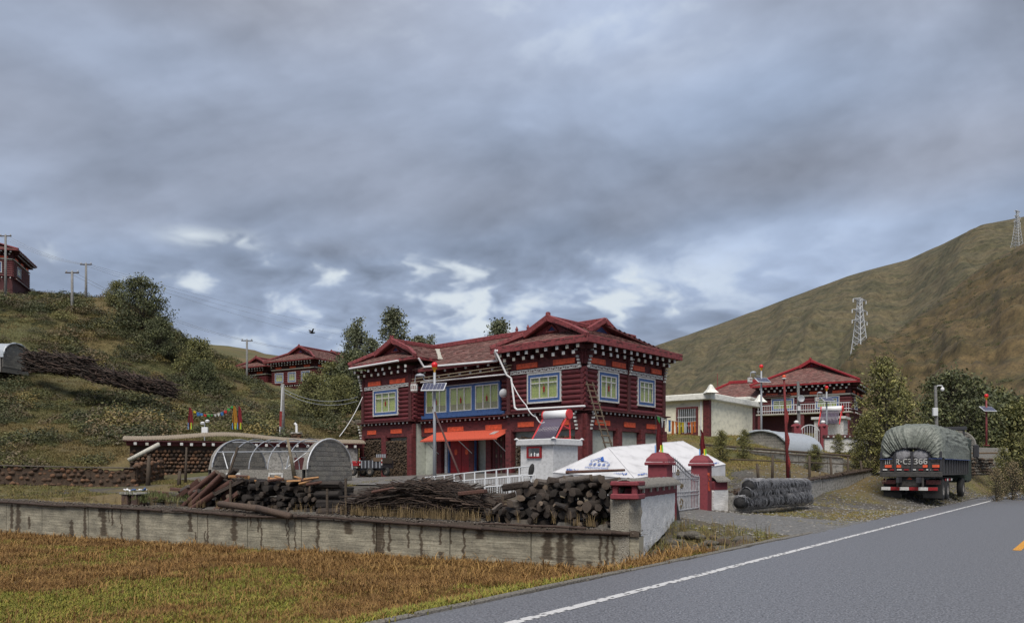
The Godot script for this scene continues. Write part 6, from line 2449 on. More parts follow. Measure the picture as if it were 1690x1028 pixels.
	part("ball", done(st), mats["orange"], fp)
	st = new_st()
	ball(st, Vector3(-0.18, 4.86, 0), Vector3(0.11, 0.05, 0.11), 10, 6)
	part("cup", done(st), mats["white_wood"], fp)
	st = new_st()
	st.set_smooth_group(0)
	for k in 18:
		var y0 := 0.6 + k * 0.16
		var w0 := 0.05 + 0.03 * sin(k * 0.9)
		var w1 := 0.05 + 0.03 * sin((k + 1) * 0.9)
		quad(st, Vector3(0.03 - y0 * 0.04, y0 + 0.16, 0.07), Vector3(0.06 - y0 * 0.04 + w1, y0 + 0.16, 0.02 + 0.05 * sin(k)), Vector3(0.06 - y0 * 0.04 + w0, y0, 0.02 + 0.05 * sin(k - 1.0)), Vector3(0.03 - y0 * 0.04, y0, 0.07))
	part("cloth", done(st), M("faded_red", C(140, 52, 50), 0.9, "grime", 1.5), fp)
	solar_lamp("solar_street_lamp", at(1257, 735, 53.0), 5.0, "solar street lamp with red ball above the cream flat-roofed house", 0.3, true)
	solar_lamp("solar_street_lamp", at(1365, 735, 60.0), 4.1, "solar street lamp with red ball before the second house's balcony", 0.3, true)
	solar_lamp("solar_street_lamp", at(1629, 735, 55.0), 3.15, "solar lamp on a red post beyond the parked truck", 0.2, false, "trim_red")
	var sp := thing("loudspeaker_pole", "grey concrete pole carrying a horn loudspeaker before the second log house", "pole", at(1320, 735, 58.0))
	st = new_st()
	cyl(st, Vector3(0, -0.2, 0), Vector3(-0.1, 4.7, 0), 0.13, 0.1, 10)
	part("pole", done(st), M("pole_concrete", Color(0.26, 0.26, 0.255), 0.85, "mottle", 0.8), sp)
	st = new_st()
	st.set_smooth_group(0)
	lathe(st, Vector3.ZERO, [Vector2(0.05, -0.3), Vector2(0.08, -0.12), Vector2(0.26, 0.08), Vector2(0.22, 0.06), Vector2(0.0, -0.05)], 14)
	part("horn", done(st), mats["steel"], sp, Transform3D(Basis(Vector3.RIGHT, PI / 2 - 0.1), Vector3(0.0, 3.4, 0.3)))
	st = new_st()
	cbox(st, Vector3(-0.1, 2.7, 0.15), Vector3(0.2, 0.35, 0.18), 0.02)
	part("junction_box", done(st), mats["white_metal"], sp)
	var cc := thing("camera_pole", "concrete pole with a white dome camera above the truck", "pole", at(1548, 735, 58.0))
	st = new_st()
	cyl(st, Vector3(0, -0.3, 0), Vector3(-0.15, 4.4, 0), 0.12, 0.1, 10)
	part("pole", done(st), mats["pole_concrete"], cc)
	st = new_st()
	tube(st, [Vector3(-0.15, 4.3, 0), Vector3(0.05, 4.4, 0.05), Vector3(0.3, 4.38, 0.1), Vector3(0.32, 4.25, 0.1)], 0.04)
	part("arm", done(st), mats["white_metal"], cc)
	st = new_st()
	ball(st, Vector3(0.32, 4.12, 0.1), Vector3(0.13, 0.16, 0.13), 10, 8)
	part("dome_camera", done(st), mats["white_pipe"], cc)
	st = new_st()
	cbox(st, Vector3(-0.25, 2.45, 0.15), Vector3(0.35, 0.6, 0.2), 0.02)
	part("control_box", done(st), mats["white_metal"], cc)
	# dry stone wall and block arch behind the truck
	var sw := thing("stone_wall", "low dry stone wall with flat coping behind the parked truck", "wall")
	var lumps := [lump(7, 4, 0.2), lump(7, 4, 0.25), lump(6, 4, 0.2)]
	var sms := [M("grey_stone", Color(0.17, 0.155, 0.13), 0.9, "grain", 1.2, "rough", 2.0), M("brown_stone", Color(0.14, 0.1, 0.07), 0.9, "grain", 1.2, "rough", 2.0)]
	for row in 6:
		for i in 15:
			var a := at(1580, 785, 45.0).lerp(at(1640, 785, 46.5), (i + 0.5 * (row % 2)) / 15.0)
			part("stone", lumps[rng.randi() % 3], sms[rng.randi() % 2], sw, Transform3D(Basis(Vector3.UP, rr(0, TAU)).scaled(Vector3(rr(0.1, 0.16), rr(0.08, 0.11), 0.14)), a + Vector3.UP * (0.1 + row * 0.17 + rr(-0.02, 0.02)) + Vector3(0, 0, rr(-0.04, 0.04))))
	st = new_st()
	var ca := at(1608, 748, 45.7)
	cbox(st, ca, Vector3(2.4, 0.08, 0.5), 0.02, Basis(Vector3.UP, -0.6))
	part("coping", done(st), mats["wood_cut"], sw)
	var ar := thing("arched_shed", "grey block end of an arched shed behind the parked truck", "shed", at(1612, 760, 54.0), deg_to_rad(-60.0))
	tunnel(ar, 2.6, 4.0, 0.9, 2.1, false)

func slope_wall(o: Node, a: Vector3, b: Vector3, ya: float, yb: float, y0: float, th: float, m: Material) -> void:
	var d := (b - a)
	d.y = 0
	var n := 10
	var z := d.normalized().cross(Vector3.UP) * th * 0.5
	for i in n:
		var st := new_st()
		var p := a.lerp(b, float(i) / n + 0.0015)
		var q := a.lerp(b, float(i + 1) / n - 0.0015)
		var yp := lerpf(ya, yb, float(i) / n) + rr(-0.02, 0.02)
		var yq := lerpf(ya, yb, float(i + 1) / n) + rr(-0.02, 0.02)
		var P0 := Vector3(p.x, yp, p.z)
		var Q0 := Vector3(q.x, yq, q.z)
		var P1 := Vector3(p.x, y0, p.z)
		var Q1 := Vector3(q.x, y0, q.z)
		quad(st, P0 + z, Q0 + z, Q1 + z, P1 + z)
		quad(st, Q0 - z, P0 - z, P1 - z, Q1 - z)
		quad(st, P0 - z, Q0 - z, Q0 + z, P0 + z)
		quad(st, P0 - z, P0 + z, P1 + z, P1 - z)
		quad(st, Q0 + z, Q0 - z, Q1 - z, Q1 + z)
		part("wall_panel", done(st), m, o)

# arched shed: block end wall facing +z (origin at its right foot), barrel running back; covered with plastic or left as hoops
func tunnel(o: Node, w: float, l: float, hs: float, h: float, covered: bool, hoops := 0) -> void:
	var brick := [M("block_grey", Color(0.46, 0.44, 0.39), 0.92, "grain", 1.0, "rough", 1.5), M("block_grey_b", Color(0.52, 0.49, 0.42), 0.92, "grain", 1.0, "rough", 1.5), M("block_grey_c", Color(0.4, 0.38, 0.34), 0.92, "grain", 1.0, "rough", 1.5)]
	var mortar := M("mortar", Color(0.34, 0.325, 0.295), 0.95, "grain", 1.0)
	var hgt := func(x: float) -> float:
		var f := (x + w * 0.5) / (w * 0.5)
		return hs + (h - hs) * sqrt(maxf(0.0, 1.0 - f * f))
	for zz in ([0.0, -l] if hoops else [0.0]):
		var st := new_st()
		var n := 20
		for i in n:
			var xa := -w + w * i / n
			var xb := -w + w * (i + 1) / n
			var za: float = zz + 0.0
			quad(st, Vector3(xa, hgt.call(xa), za), Vector3(xb, hgt.call(xb), za), Vector3(xb, -0.5, za), Vector3(xa, -0.5, za))
			quad(st, Vector3(xb, hgt.call(xb), za - 0.14), Vector3(xa, hgt.call(xa), za - 0.14), Vector3(xa, -0.5, za - 0.14), Vector3(xb, -0.5, za - 0.14))
			quad(st, Vector3(xa, hgt.call(xa), za - 0.14), Vector3(xb, hgt.call(xb), za - 0.14), Vector3(xb, hgt.call(xb), za), Vector3(xa, hgt.call(xa), za))
		var ew := part("end_wall", done(st), mortar, o)
		var y := -0.1
		var row := 0
		while y < h:
			var x := -w - (0.2 if row % 2 else 0.0)
			while x < 0.0:
				var a := maxf(x, -w) + 0.008
				var b := minf(x + 0.4, 0.0) - 0.008
				var top := minf(hgt.call(clampf(a, -w, 0)), hgt.call(clampf(b, -w, 0)))
				var yt := minf(y + 0.19, top)
				if b - a > 0.05 and yt - y > 0.04:
					st = new_st()
					box(st, Vector3((a + b) * 0.5, (y + yt) * 0.5 - 0.004, zz + 0.012 * (1.0 if zz > -0.1 else 1.0)), Vector3(b - a, yt - y - 0.012, 0.03 + rr(0, 0.008)))
					part("block", done(st), brick[rng.randi() % 3], ew)
				x += 0.4
			y += 0.195
			row += 1
	for sx: float in [0.0, -w]:
		if hoops and sx < 0.0:      # near wall with two window openings
			for q in [[0.09, hs + 0.0, 0.0, l], [-0.5, 0.62 - 0.45, 0.0, l]]:
				var sq := new_st()
				var lo: float = 0.57 if q[0] > 0 else -0.5
				var hi: float = hs if q[0] > 0 else 0.16
				box(sq, Vector3(-w + 0.07, (lo + hi) * 0.5, -l * 0.5 - 0.07), Vector3(0.14, hi - lo, l - 0.16))
				part("side_wall", done(sq), brick[2], o)
			for q in [[-0.08, -0.97], [-1.53, -2.82], [-3.38, -l]]:
				var sq := new_st()
				box(sq, Vector3(-w + 0.07, 0.365, (q[0] + q[1]) * 0.5 - 0.03), Vector3(0.138, 0.41, q[0] - q[1] - 0.06))
				part("side_wall", done(sq), brick[2], o)
			continue
		var st := new_st()
		cbox(st, Vector3(sx + (-0.07 if sx == 0.0 else 0.07), hs * 0.5 - 0.25, -l * 0.5 - 0.07), Vector3(0.14, hs + 0.5, l - 0.16), 0.01)
		part("side_wall", done(st), brick[2], o)
	if covered:
		var st := new_st()
		st.set_smooth_group(0)
		var n := 26
		var m := 16
		var g := []
		for j in m + 1:
			var r := []
			for i in n + 1:
				var x := -w * 0.5 - cos(PI * i / n) * (w * 0.5 + 0.05)
				var sag := -0.02 * absf(sin(PI * 4.0 * j / m)) + nf.get_noise_2d(i * 0.5, j * 0.5) * 0.015
				r.append(Vector3(x, hs + (h - hs + 0.06 + sag) * sin(PI * i / n) - (0.25 if i == 0 or i == n else 0.0), 0.12 - (l + 0.2) * j / m))
			g.append(r)
		for j in m:
			for i in n:
				quad(st, g[j + 1][i], g[j + 1][i + 1], g[j][i + 1], g[j][i])
		part("plastic_skin", done(st), M("plastic_skin", Color(0.42, 0.46, 0.5), 0.3, "soft", 0.6), o)
		st = new_st()
		var pts := []
		for i in 21:
			pts.append(Vector3(-w * 0.5 - cos(PI * i / 20) * (w * 0.5 + 0.03), hs + (h - hs + 0.04) * sin(PI * i / 20), 0.14))
		for i in 20:
			cyl(st, pts[i], pts[i + 1], 0.06 + 0.02 * sin(i * 1.7), 0.06 + 0.02 * sin((i + 1) * 1.7), 6, false)
		part("rolled_edge", done(st), mats["plastic_skin"], o)
	for k in hoops:
		var st := new_st()
		var pts := []
		var z := -l * (k + 0.0) / (hoops - 1)
		for i in 17:
			pts.append(Vector3(-w * 0.5 - cos(PI * i / 16) * w * 0.49, hs + (h - hs) * sin(PI * i / 16) + 0.02, z + (0.05 if k == 0 else 0.0)))
		tube(st, pts, 0.03 if k == 0 or k == hoops - 1 else 0.02, 6)
		part("hoop", done(st), mats["steel"] if k > 0 else mats["white_metal"], o)

# ------------------------------------------------------------------ the truck
func text(parent: Node, s: String, size: float, tr: Transform3D, m: Material, called: String) -> void:
	var f := SystemFont.new()
	f.font_names = PackedStringArray(["Droid Sans"])
	f.font_weight = 700
	var t := TextMesh.new()
	t.text = s
	t.font = f
	t.font_size = 64
	t.pixel_size = size / 64.0
	t.depth = 0.006
	part(called, t, m, parent, tr)

func wheel(o: Node, c: Vector3, r: float, w: float, rim_m: Material) -> void:      # axle along x
	var st := new_st()
	st.set_smooth_group(0)
	var prof := [Vector2(r * 0.55, -w * 0.5), Vector2(r * 0.86, -w * 0.5), Vector2(r * 0.97, -w * 0.38), Vector2(r, -w * 0.2), Vector2(r, w * 0.2), Vector2(r * 0.97, w * 0.38), Vector2(r * 0.86, w * 0.5), Vector2(r * 0.55, w * 0.5)]
	lathe(st, Vector3.ZERO, prof, 20)
	var b := Basis(Vector3(0, 0, 1), -PI / 2)
	var t := part("wheel", done(st), mats["rubber"], o, Transform3D(b, c))
	st = new_st()
	lathe(st, Vector3.ZERO, [Vector2(0.0, -w * 0.2), Vector2(r * 0.2, -w * 0.2), Vector2(r * 0.25, -w * 0.35), Vector2(r * 0.5, -w * 0.3), Vector2(r * 0.57, -w * 0.48), Vector2(r * 0.57, w * 0.48), Vector2(r * 0.5, w * 0.3), Vector2(r * 0.25, w * 0.35), Vector2(r * 0.2, w * 0.2), Vector2(0, w * 0.2)], 14)
	part("rim", done(st), rim_m, t)

func build_truck() -> void:
	var g := 0.24
	var o := thing("cargo_truck", "dark lorry loaded high under a green-grey tarpaulin, parked by the road", "truck", P(18.75, g, 37.0), -atan2(RX, RD))
	var body := M("truck_grey", Color(0.06, 0.057, 0.054), 0.75, "grime", 0.6)
	var dark: Material = mats["dark_metal"]
	var W := 2.6
	var L := 8.6
	# chassis and wheels
	for sx: float in [-0.42, 0.42]:
		block("chassis_rail", o, dark, Vector3(sx, 0.95, -L * 0.5), Vector3(0.12, 0.26, L + 1.6))
	var rim := M("wheel_rim", Color(0.2, 0.19, 0.18), 0.6, "grime", 2.0)
	for z in [-1.1, -2.4, -7.6]:
		for sx: float in [-1.0, 1.0]:
			wheel(o, Vector3(sx * 1.08, 0.52, z), 0.52, 0.28, rim)
			if z > -5.0:
				wheel(o, Vector3(sx * 0.75, 0.52, z), 0.52, 0.28, rim)
	for sx: float in [-0.86, 0.86]:
		block("mudflap", o, mats["rubber"], Vector3(sx, 0.48, -0.42), Vector3(0.8, 0.75, 0.03))
	# bed
	block("bed_floor", o, body, Vector3(0, 1.28, -L * 0.5), Vector3(W, 0.2, L))
	for sx: float in [-1.0, 1.0]:
		var side := block("side_board", o, body, Vector3(sx * (W * 0.5 - 0.03), 1.72, -L * 0.5), Vector3(0.05, 0.7, L - 0.02))
		for k in 11:
			block("stanchion", side, dark, Vector3(sx * 0.05, -0.05, -L * 0.5 + 0.2 + k * 0.81), Vector3(0.07, 0.78, 0.1))
		for k in 4:
			block("side_reflector", side, mats["white_wood"] if k % 2 else mats["bright_red"], Vector3(sx * 0.06, -0.75, L * 0.5 - 0.9 - k * 0.6), Vector3(0.02, 0.1, 0.28))
	var tail := block("tailboard", o, body, Vector3(0, 1.72, -0.02), Vector3(W, 0.72, 0.06))
	for y in [0.3, 0.08, -0.2]:
		block("tail_rib", tail, dark, Vector3(0, y, 0.04), Vector3(W - 0.1, 0.03, 0.03))
	for x in [-1.27, -0.66, 0.06, 0.8, 1.27]:
		block("tail_post", tail, dark, Vector3(x, 0.1, 0.06), Vector3(0.1, 0.95, 0.06))
	for q in [[-0.96, "lamp_a"], [-0.5, "b"], [0.62, "b"], [1.06, "a"]]:
		block("tail_lamp", tail, mats["orange"], Vector3(q[0], -0.12, 0.06), Vector3(0.3 if absf(q[0]) > 0.9 else 0.2, 0.13, 0.04))
	for k in 8:
		block("reflector_strip", tail, mats["bright_red"] if k % 2 else mats["white_wood"], Vector3(-1.1 + k * 0.31, -0.28, 0.06), Vector3(0.2, 0.06, 0.03))
	var stencil := M("stencil_white", Color(0.5, 0.5, 0.48), 0.8, "grime", 2.5)
	text(tail, "R·C3", 0.36, T(-0.3, 0.1, 0.06), stencil, "plate_lettering")
	text(tail, "366", 0.36, T(0.43, 0.1, 0.06), stencil, "plate_lettering")
	var st := new_st()
	for k in 3:
		box(st, Vector3(-1.08 + k * 0.09, 0.1, 0.062), Vector3(0.035, 0.24 - 0.03 * k, 0.006))
	part("plate_lettering", done(st), stencil, tail)
	# rear frame
	block("rear_beam", o, body, Vector3(0, 1.22, 0.04), Vector3(W + 0.06, 0.24, 0.12))
	block("hitch_plate", o, body, Vector3(-0.05, 0.9, -0.1), Vector3(0.9, 0.5, 0.06))
	st = new_st()
	tri(st, Vector3(-0.05, 1.1, -0.06), Vector3(0.07, 0.98, -0.06), Vector3(-0.17, 0.98, -0.06))
	part("warning_triangle", done(st), mats["orange"], o)
	for sx: float in [-0.55, 0.52]:
		block("bumper_hanger", o, body, Vector3(sx, 0.85, 0.02), Vector3(0.09, 0.7, 0.1))
	for sx: float in [-0.95, 0.95]:
		for k in 4:
			block("step_slat", o, mats["maroon_dark"], Vector3(sx, 0.78 + k * 0.05, -0.05), Vector3(0.6, 0.025, 0.1))
	var bump := block("bumper", o, body, Vector3(-0.05, 0.55, 0.06), Vector3(2.4, 0.16, 0.1))
	for k in 6:
		block("bumper_stripe", bump, mats["bright_red"] if k % 2 else mats["white_wood"], Vector3(-1.0 + k * 0.4, 0, 0.055), Vector3(0.398, 0.15, 0.012))
	# cab and headboard
	var cab := M("cab_green", Color(0.05, 0.07, 0.055), 0.5, "mottle", 0.8)
	st = new_st()
	cbox(st, Vector3(0, 2.0, -L - 1.2), Vector3(2.45, 2.5, 1.9), 0.12)
	part("cab", done(st), cab, o)
	block("headboard", o, dark, Vector3(0, 3.72, -L + 0.05), Vector3(2.5, 0.2, 0.22))
	for sx: float in [-1.1, 1.1]:
		block("headboard_post", o, dark, Vector3(sx, 2.5, -L + 0.05), Vector3(0.1, 2.4, 0.1))
		st = new_st()
		cbox(st, Vector3(sx * 1.36, 2.5, -L - 1.6), Vector3(0.3, 0.75, 0.14), 0.05)
		cyl(st, Vector3(sx * 1.1, 2.7, -L - 1.5), Vector3(sx * 1.36, 2.7, -L - 1.6), 0.025, 0.025, 5)
		part("mirror", done(st), dark, o)
	# tarpaulin: from the gathered hem round the rear opening, over the rounded load, to the front
	var tp := M("tarpaulin", Color(0.2, 0.22, 0.19), 0.55, "grime", 0.5, "rough", 2.5)
	st = new_st()
	st.set_smooth_group(0)
	var n := 120
	var m := 44
	var grid := []
	for j in m + 1:
		var row := []
		var s := float(j) / m
		for i in n + 1:
			var a := PI * i / n
			var ca := -cos(a)
			var sa := sin(a)
			var ex := signf(ca) * pow(absf(ca), 0.55)
			var ey := pow(sa, 0.62)
			var outer := Vector3(ex * (W * 0.5 + 0.1), 1.95 + ey * 1.62, 0)
			var hole := Vector3(ca * 0.86, 2.06 + sa * 0.42, 0.05)
			var p: Vector3
			if s < 0.4:
				var f := s / 0.4
				var k := sin(f * PI * 0.5)
				p = hole.lerp(outer, k)
				p.z = 0.06 + 0.12 * sin(PI * f) - 0.62 * (1.0 - cos(f * PI * 0.5))
				var wr := sin(i * 1.25 + 3.0 * nf.get_noise_2d(i * 0.15, 3.0)) * 0.6 + sin(i * 0.57 + 1.0) * 0.6
				p += (outer - hole).normalized().cross(Vector3(0, 0, 1)) * 0.0
				p.z += wr * 0.05 * (1.0 - f * 0.75)
			else:
				var f := (s - 0.4) / 0.6
				p = outer
				p.z = -0.56 - f * (L - 0.7)
				var h := 1.0 + 0.05 * sin(f * 5.0) + 0.1 * clampf(f * 1.6 - 0.8, 0.0, 1.0)
				p.y = 1.95 + (p.y - 1.95) * h
				var fold := nf.get_noise_2d(i * 0.22, f * 5.0) * 0.09 + sin(f * 40.0 + i * 0.3) * 0.012
				p += Vector3(ex, ey, 0).normalized() * fold * minf(1.0, sa * 2.0 + 0.3)
			p += Vector3(0, nf.get_noise_2d(i * 0.1, s * 9.0) * 0.05, nf.get_noise_2d(i * 0.3, s * 6.0 + 40.0) * 0.04)
			row.append(p)
		grid.append(row)
	for j in m:
		for i in n:
			quad(st, grid[j][i], grid[j + 1][i], grid[j + 1][i + 1], grid[j][i + 1])
	part("tarpaulin", done(st), tp, o)
	st = new_st()
	for i in n:
		cyl(st, grid[0][i], grid[0][i + 1], 0.035, 0.035, 5, false)
	part("hem_rope", done(st), dark, o)
	st = new_st()
	for sx: float in [-1.0, 1.0]:
		box(st, Vector3(sx * 1.05, 1.95, 0.1), Vector3(0.55, 0.03, 0.03))
		cyl(st, Vector3(sx * (W * 0.5 + 0.1), 1.93, -0.3), Vector3(sx * (W * 0.5 + 0.1), 1.97, -L), 0.02, 0.02, 5)
	part("blue_rope", done(st), M("rope_blue", C(44, 64, 112), 0.8), o)
	st = new_st()
	st.set_smooth_group(0)
	ball(st, Vector3(-0.4, 2.12, -0.1), Vector3(0.46, 0.34, 0.16), 14, 10)
	ball(st, Vector3(0.45, 2.1, -0.1), Vector3(0.46, 0.32, 0.16), 14, 10)
	part("sacking", done(st), M("grey_sacking", Color(0.3, 0.3, 0.32), 0.6, "mottle", 1.2, "rough", 2.0), o)

# ------------------------------------------------------------------ sheds and slope towards the hill
func build_left() -> void:
	# --- hooped shed with block ends
	var o := thing("hooped_shed", "roofless arched shed of grey blocks with bare steel hoops", "shed", P(-6.92, 0.95, 33.93), deg_to_rad(76.0))
	# local +z faces the road end; origin at the right foot seen from there
	tunnel(o, 4.0, 4.1, 0.72, 1.95, false, 6)
	var near: Node3D
	for z in [-1.25, -3.1]:
		var st := new_st()
		for q in [[0, 0.2, 0.62, 0.07], [0, -0.2, 0.62, 0.07], [-0.28, 0, 0.07, 0.36], [0.28, 0, 0.07, 0.36]]:
			box(st, Vector3(0.0, q[1], q[0]), Vector3(0.06, q[3], q[2]))
		var w := part("window", done(st), mats["white_wood"], o, T(-4.0 - 0.02, 0.36, z))
	for y in [[1.42, -3.65], [1.85, -2.6]]:
		var st := new_st()
		cyl(st, Vector3(y[1], y[0], 0), Vector3(y[1], y[0], -4.1), 0.022, 0.022, 6)
		part("purlin", done(st), mats["steel"], o)
	for q in [[Vector3(-3.95, 0.75, -0.9), Vector3(-3.3, 1.55, -0.1)], [Vector3(-3.95, 0.75, -3.4), Vector3(-3.4, 1.45, -4.0)]]:
		var st := new_st()
		cyl(st, q[0], q[1], 0.02, 0.02, 6)
		part("brace", done(st), mats["white_metal"], o)
	# --- long barn under the bank
	var brn := thing("stone_barn", "long low barn of round stones with tiled roof and white joist ends", "barn")
	var a := P(-19.2, 0, 39.5)
	var b := P(-8.6, 0, 44.2)
	var d := (b - a).normalized()
	var nrm := d.cross(Vector3.UP)
	var L := a.distance_to(b)
	var F := Transform3D(Basis(d, Vector3.UP, nrm), a)
	block("wall", brn, M("barn_core", Color(0.14, 0.095, 0.065), 0.95, "grain", 1.0), Vector3(L * 0.5, 1.9, -1.8), Vector3(L, 2.6, 3.4), F)
	block("render_wall", brn, mats["concrete"], Vector3(8.4, 1.9, -0.02), Vector3(6.2, 2.4, 0.2), F)
	block("door", brn, mats["maroon"], Vector3(6.0, 1.5, 0.1), Vector3(0.8, 1.6, 0.08), F)
	block("door", brn, mats["maroon_dark"], Vector3(8.3, 1.6, 0.1), Vector3(0.5, 1.5, 0.08), F)
	block("shed_window", brn, mats["dark_metal"], Vector3(9.6, 2.0, 0.1), Vector3(0.6, 0.5, 0.06), F)
	block("wall_plate", brn, mats["maroon"], Vector3(L * 0.5, 3.02, 0.06), Vector3(L + 0.3, 0.24, 0.2), F)
	beam_ends(brn, F, 0.0, L, 2.98, 0.52, 0.36, 0.14)
	var tl := M("barn_tile", Color(0.3, 0.25, 0.19), 0.9, "grime", 1.2, "rough", 1.0)
	var st := new_st()
	st.set_smooth_group(0)
	var n := int(L / 0.11) * 2
	for i in n:
		var x0 := -0.3 + (L + 0.6) * i / n
		var x1 := -0.3 + (L + 0.6) * (i + 1) / n
		var y0 := 3.2 + (0.03 if i % 2 else 0.0) + 0.3 * exp(-pow((x0 - 4.6) / 2.5, 2.0))
		var y1 := 3.2 + (0.0 if i % 2 else 0.03) + 0.3 * exp(-pow((x1 - 4.6) / 2.5, 2.0))
		for q in [[0.36, -0.02, 0.0, 0.12], [0.0, 0.12, -0.7, 0.18], [-0.7, 0.18, -3.8, 0.26]]:
			quad(st, Vector3(x0, y0 + q[3], q[2]), Vector3(x1, y1 + q[3], q[2]), Vector3(x1, y1 + q[1], q[0]), Vector3(x0, y0 + q[1], q[0]))
		quad(st, Vector3(x0, y0 - 0.02, 0.36), Vector3(x1, y1 - 0.02, 0.36), Vector3(x1, y1 - 0.08, 0.35), Vector3(x0, y0 - 0.08, 0.35))
	part("roof", done(st), tl, brn, F)
	st = new_st()
	cbox(st, Vector3(L * 0.5, 3.12, 0.16), Vector3(L + 0.5, 0.05, 0.4), 0.01)
	part("soffit", done(st), mats["maroon_dark"], brn, F)
	var lumps := [lump(8, 5, 0.15), lump(7, 5, 0.2), lump(8, 5, 0.22)]
	var sms := [M("dung_stone", Color(0.16, 0.095, 0.06), 0.95, "grain", 1.5, "rough", 2.0), M("dung_stone_b", Color(0.085, 0.056, 0.04), 0.95, "grain", 1.5, "rough", 2.0), M("dung_stone_c", Color(0.26, 0.14, 0.08), 0.95, "grain", 1.5, "rough", 2.0)]
	for row in 8:
		for i in 27:
			var x := 0.1 + (i + 0.5 * (row % 2)) * 0.205 + rr(-0.02, 0.02)
			if x > 5.4:
				continue
			part("stone", lumps[rng.randi() % 3], sms[rng.randi() % 3], brn, F * Transform3D(Basis(Vector3(0, 0, 1), rr(0, TAU)).scaled(Vector3(rr(0.085, 0.115), rr(0.08, 0.11), 0.1)), Vector3(x, 1.25 + row * 0.195 + rr(-0.02, 0.02), 0.0)))
	# --- boundary wall of the same stones, stepping down to the left
	var bw := thing("stone_wall", "low boundary wall of round brown stones with plank coping at the slope's foot", "wall")
	var w0 := P(-25.5, 0, 29.3)
	var w1 := P(-16.6, 0, 34.6)
	var w2 := P(-17.3, 0, 38.9)
	for seg in 2:
		var p0: Vector3 = w0 if seg == 0 else w1
		var p1: Vector3 = w1 if seg == 0 else w2
		var core := new_st()
		for i in 12:
			var ca := p0.lerp(p1, i / 12.0)
			var cb := p0.lerp(p1, (i + 1) / 12.0)
			var mid := (ca + cb) * 0.5
			var hh := 0.78 if seg == 0 else 0.98
			var dv := (cb - ca).normalized()
			box(core, mid + Vector3.UP * (H(mid.x, -mid.z) + hh * 0.5 - 0.1), Vector3(ca.distance_to(cb) + 0.02, hh, 0.16), Basis(dv, Vector3.UP, dv.cross(Vector3.UP)))
		part("mud_core", done(core), mats["barn_core"], bw)
		var len := p0.distance_to(p1)
		var cnt := int(len / 0.24)
		for row in (4 if seg == 0 else 5):
			for i in cnt:
				var p := p0.lerp(p1, (i + 0.5 * (row % 2)) / cnt)
				var gy := H(p.x, -p.z) + 0.02
				part("stone", lumps[rng.randi() % 3], sms[[0, 0, 1, 2, 2][rng.randi() % 5]], bw, Transform3D(Basis(Vector3(0, 0, 1), rr(0, TAU)).scaled(Vector3(rr(0.09, 0.165), rr(0.085, 0.14), 0.14)), p + Vector3.UP * (gy + row * 0.21 + rr(-0.045, 0.045)) + Vector3(rr(-0.05, 0.05), 0, rr(-0.04, 0.04))))
	for k in 4:
		var p0 := w0.lerp(w1, k / 4.0) if k < 4 else w1
		var p1 := w0.lerp(w1, (k + 1) / 4.0)
		st = new_st()
		var ya := H(p0.x, -p0.z) + 0.8
		var yb := H(p1.x, -p1.z) + 0.8
		p0.y = ya
		p1.y = yb
		var dd := (p1 - p0).normalized()
		var rt := dd.cross(Vector3.UP).normalized()
		cbox(st, (p0 + p1) * 0.5, Vector3(p0.distance_to(p1) + 0.1, 0.05, 0.3), 0.01, Basis(dd, rt.cross(dd), rt))
		part("coping_plank", done(st), mats["bark3"], bw)
	# posts standing before the barn
	var ti := 0
	for q in [[232, 800, 790, 35.5, 0.05], [245, 806, 752, 35.0, 0.1], [296, 802, 777, 34.5, 0.09], [307, 800, 738, 36.0, 0.06]]:
		st = new_st()
		st.set_smooth_group(0)
		cyl(st, at(q[0] - 2, q[1] + 5, q[3]), at(q[0], q[2], q[3]), q[4] * 1.2, q[4] * 0.7, 8)
		solo("timber_post", done(st), mats["old_wood"], ["shortest upright timber", "thick tapering timber", "stubby timber", "tall thin timber"][ti] + " standing in front of the stone barn", "post", "timbers before the stone barn")
		ti += 1
	st = new_st()
	st.set_smooth_group(0)
	cyl(st, at(488, 800, 30.0), at(474, 724, 29.6), 0.09, 0.04, 7)
	solo("leaning_timber", done(st), mats["pale_pole"], "pale split timber leaning in front of the hooped shed", "timber")
	st = new_st()
	cyl(st, at(372, 798, 29.2), at(392, 738, 29.6), 0.05, 0.05, 7)
	solo("leaning_timber", done(st), mats["old_wood"], "dark timber leaning on the hooped shed's far arch", "timber")
	st = new_st()
	st.set_smooth_group(0)
	cyl(st, at(211, 760, 37.5), at(262, 733, 38.2), 0.11, 0.11, 10)
	solo("white_pipe", done(st), mats["cream_wood"], "white pipe slanting down from the barn roof", "pipe")
	# litter of bottles and a white fan wheel near the barn
	for i in 14:
		st = new_st()
		var r := rr(0.025, 0.045)
		lathe(st, Vector3.ZERO, [Vector2(0, 0), Vector2(r, 0), Vector2(r, r * 3.0), Vector2(r * 0.35, r * 3.8), Vector2(0, r * 4.2)], 7)
		var p := at(rr(205, 245), rr(806, 815), 31.0)
		p.y = H(p.x, -p.z) + 0.08
		solo("plastic_bottle", done(st), mats["white_pipe"] if i % 3 else mats["blue_trim"], "empty plastic bottle in the litter before the stone barn", "bottle", "litter before the barn", Transform3D(Basis(Vector3(rr(-1, 1), 0.2, rr(-1, 1)).normalized(), rr(1.0, 2.0)), p))
	# concrete trough with a slab lid
	var tr := thing("concrete_block_table", "pale slab resting on two low blocks behind the retaining wall", "slab", wall_pt(17.3, 0.9, 0.3), wall_basis().get_euler().y)
	block("slab", tr, mats["concrete"], Vector3(0, 0.36, 0), Vector3(0.85, 0.07, 0.5))
	block("leg", tr, M("rust_block", Color(0.16, 0.1, 0.08), 0.9, "grain", 1.5), Vector3(-0.22, 0.16, 0), Vector3(0.3, 0.34, 0.42))
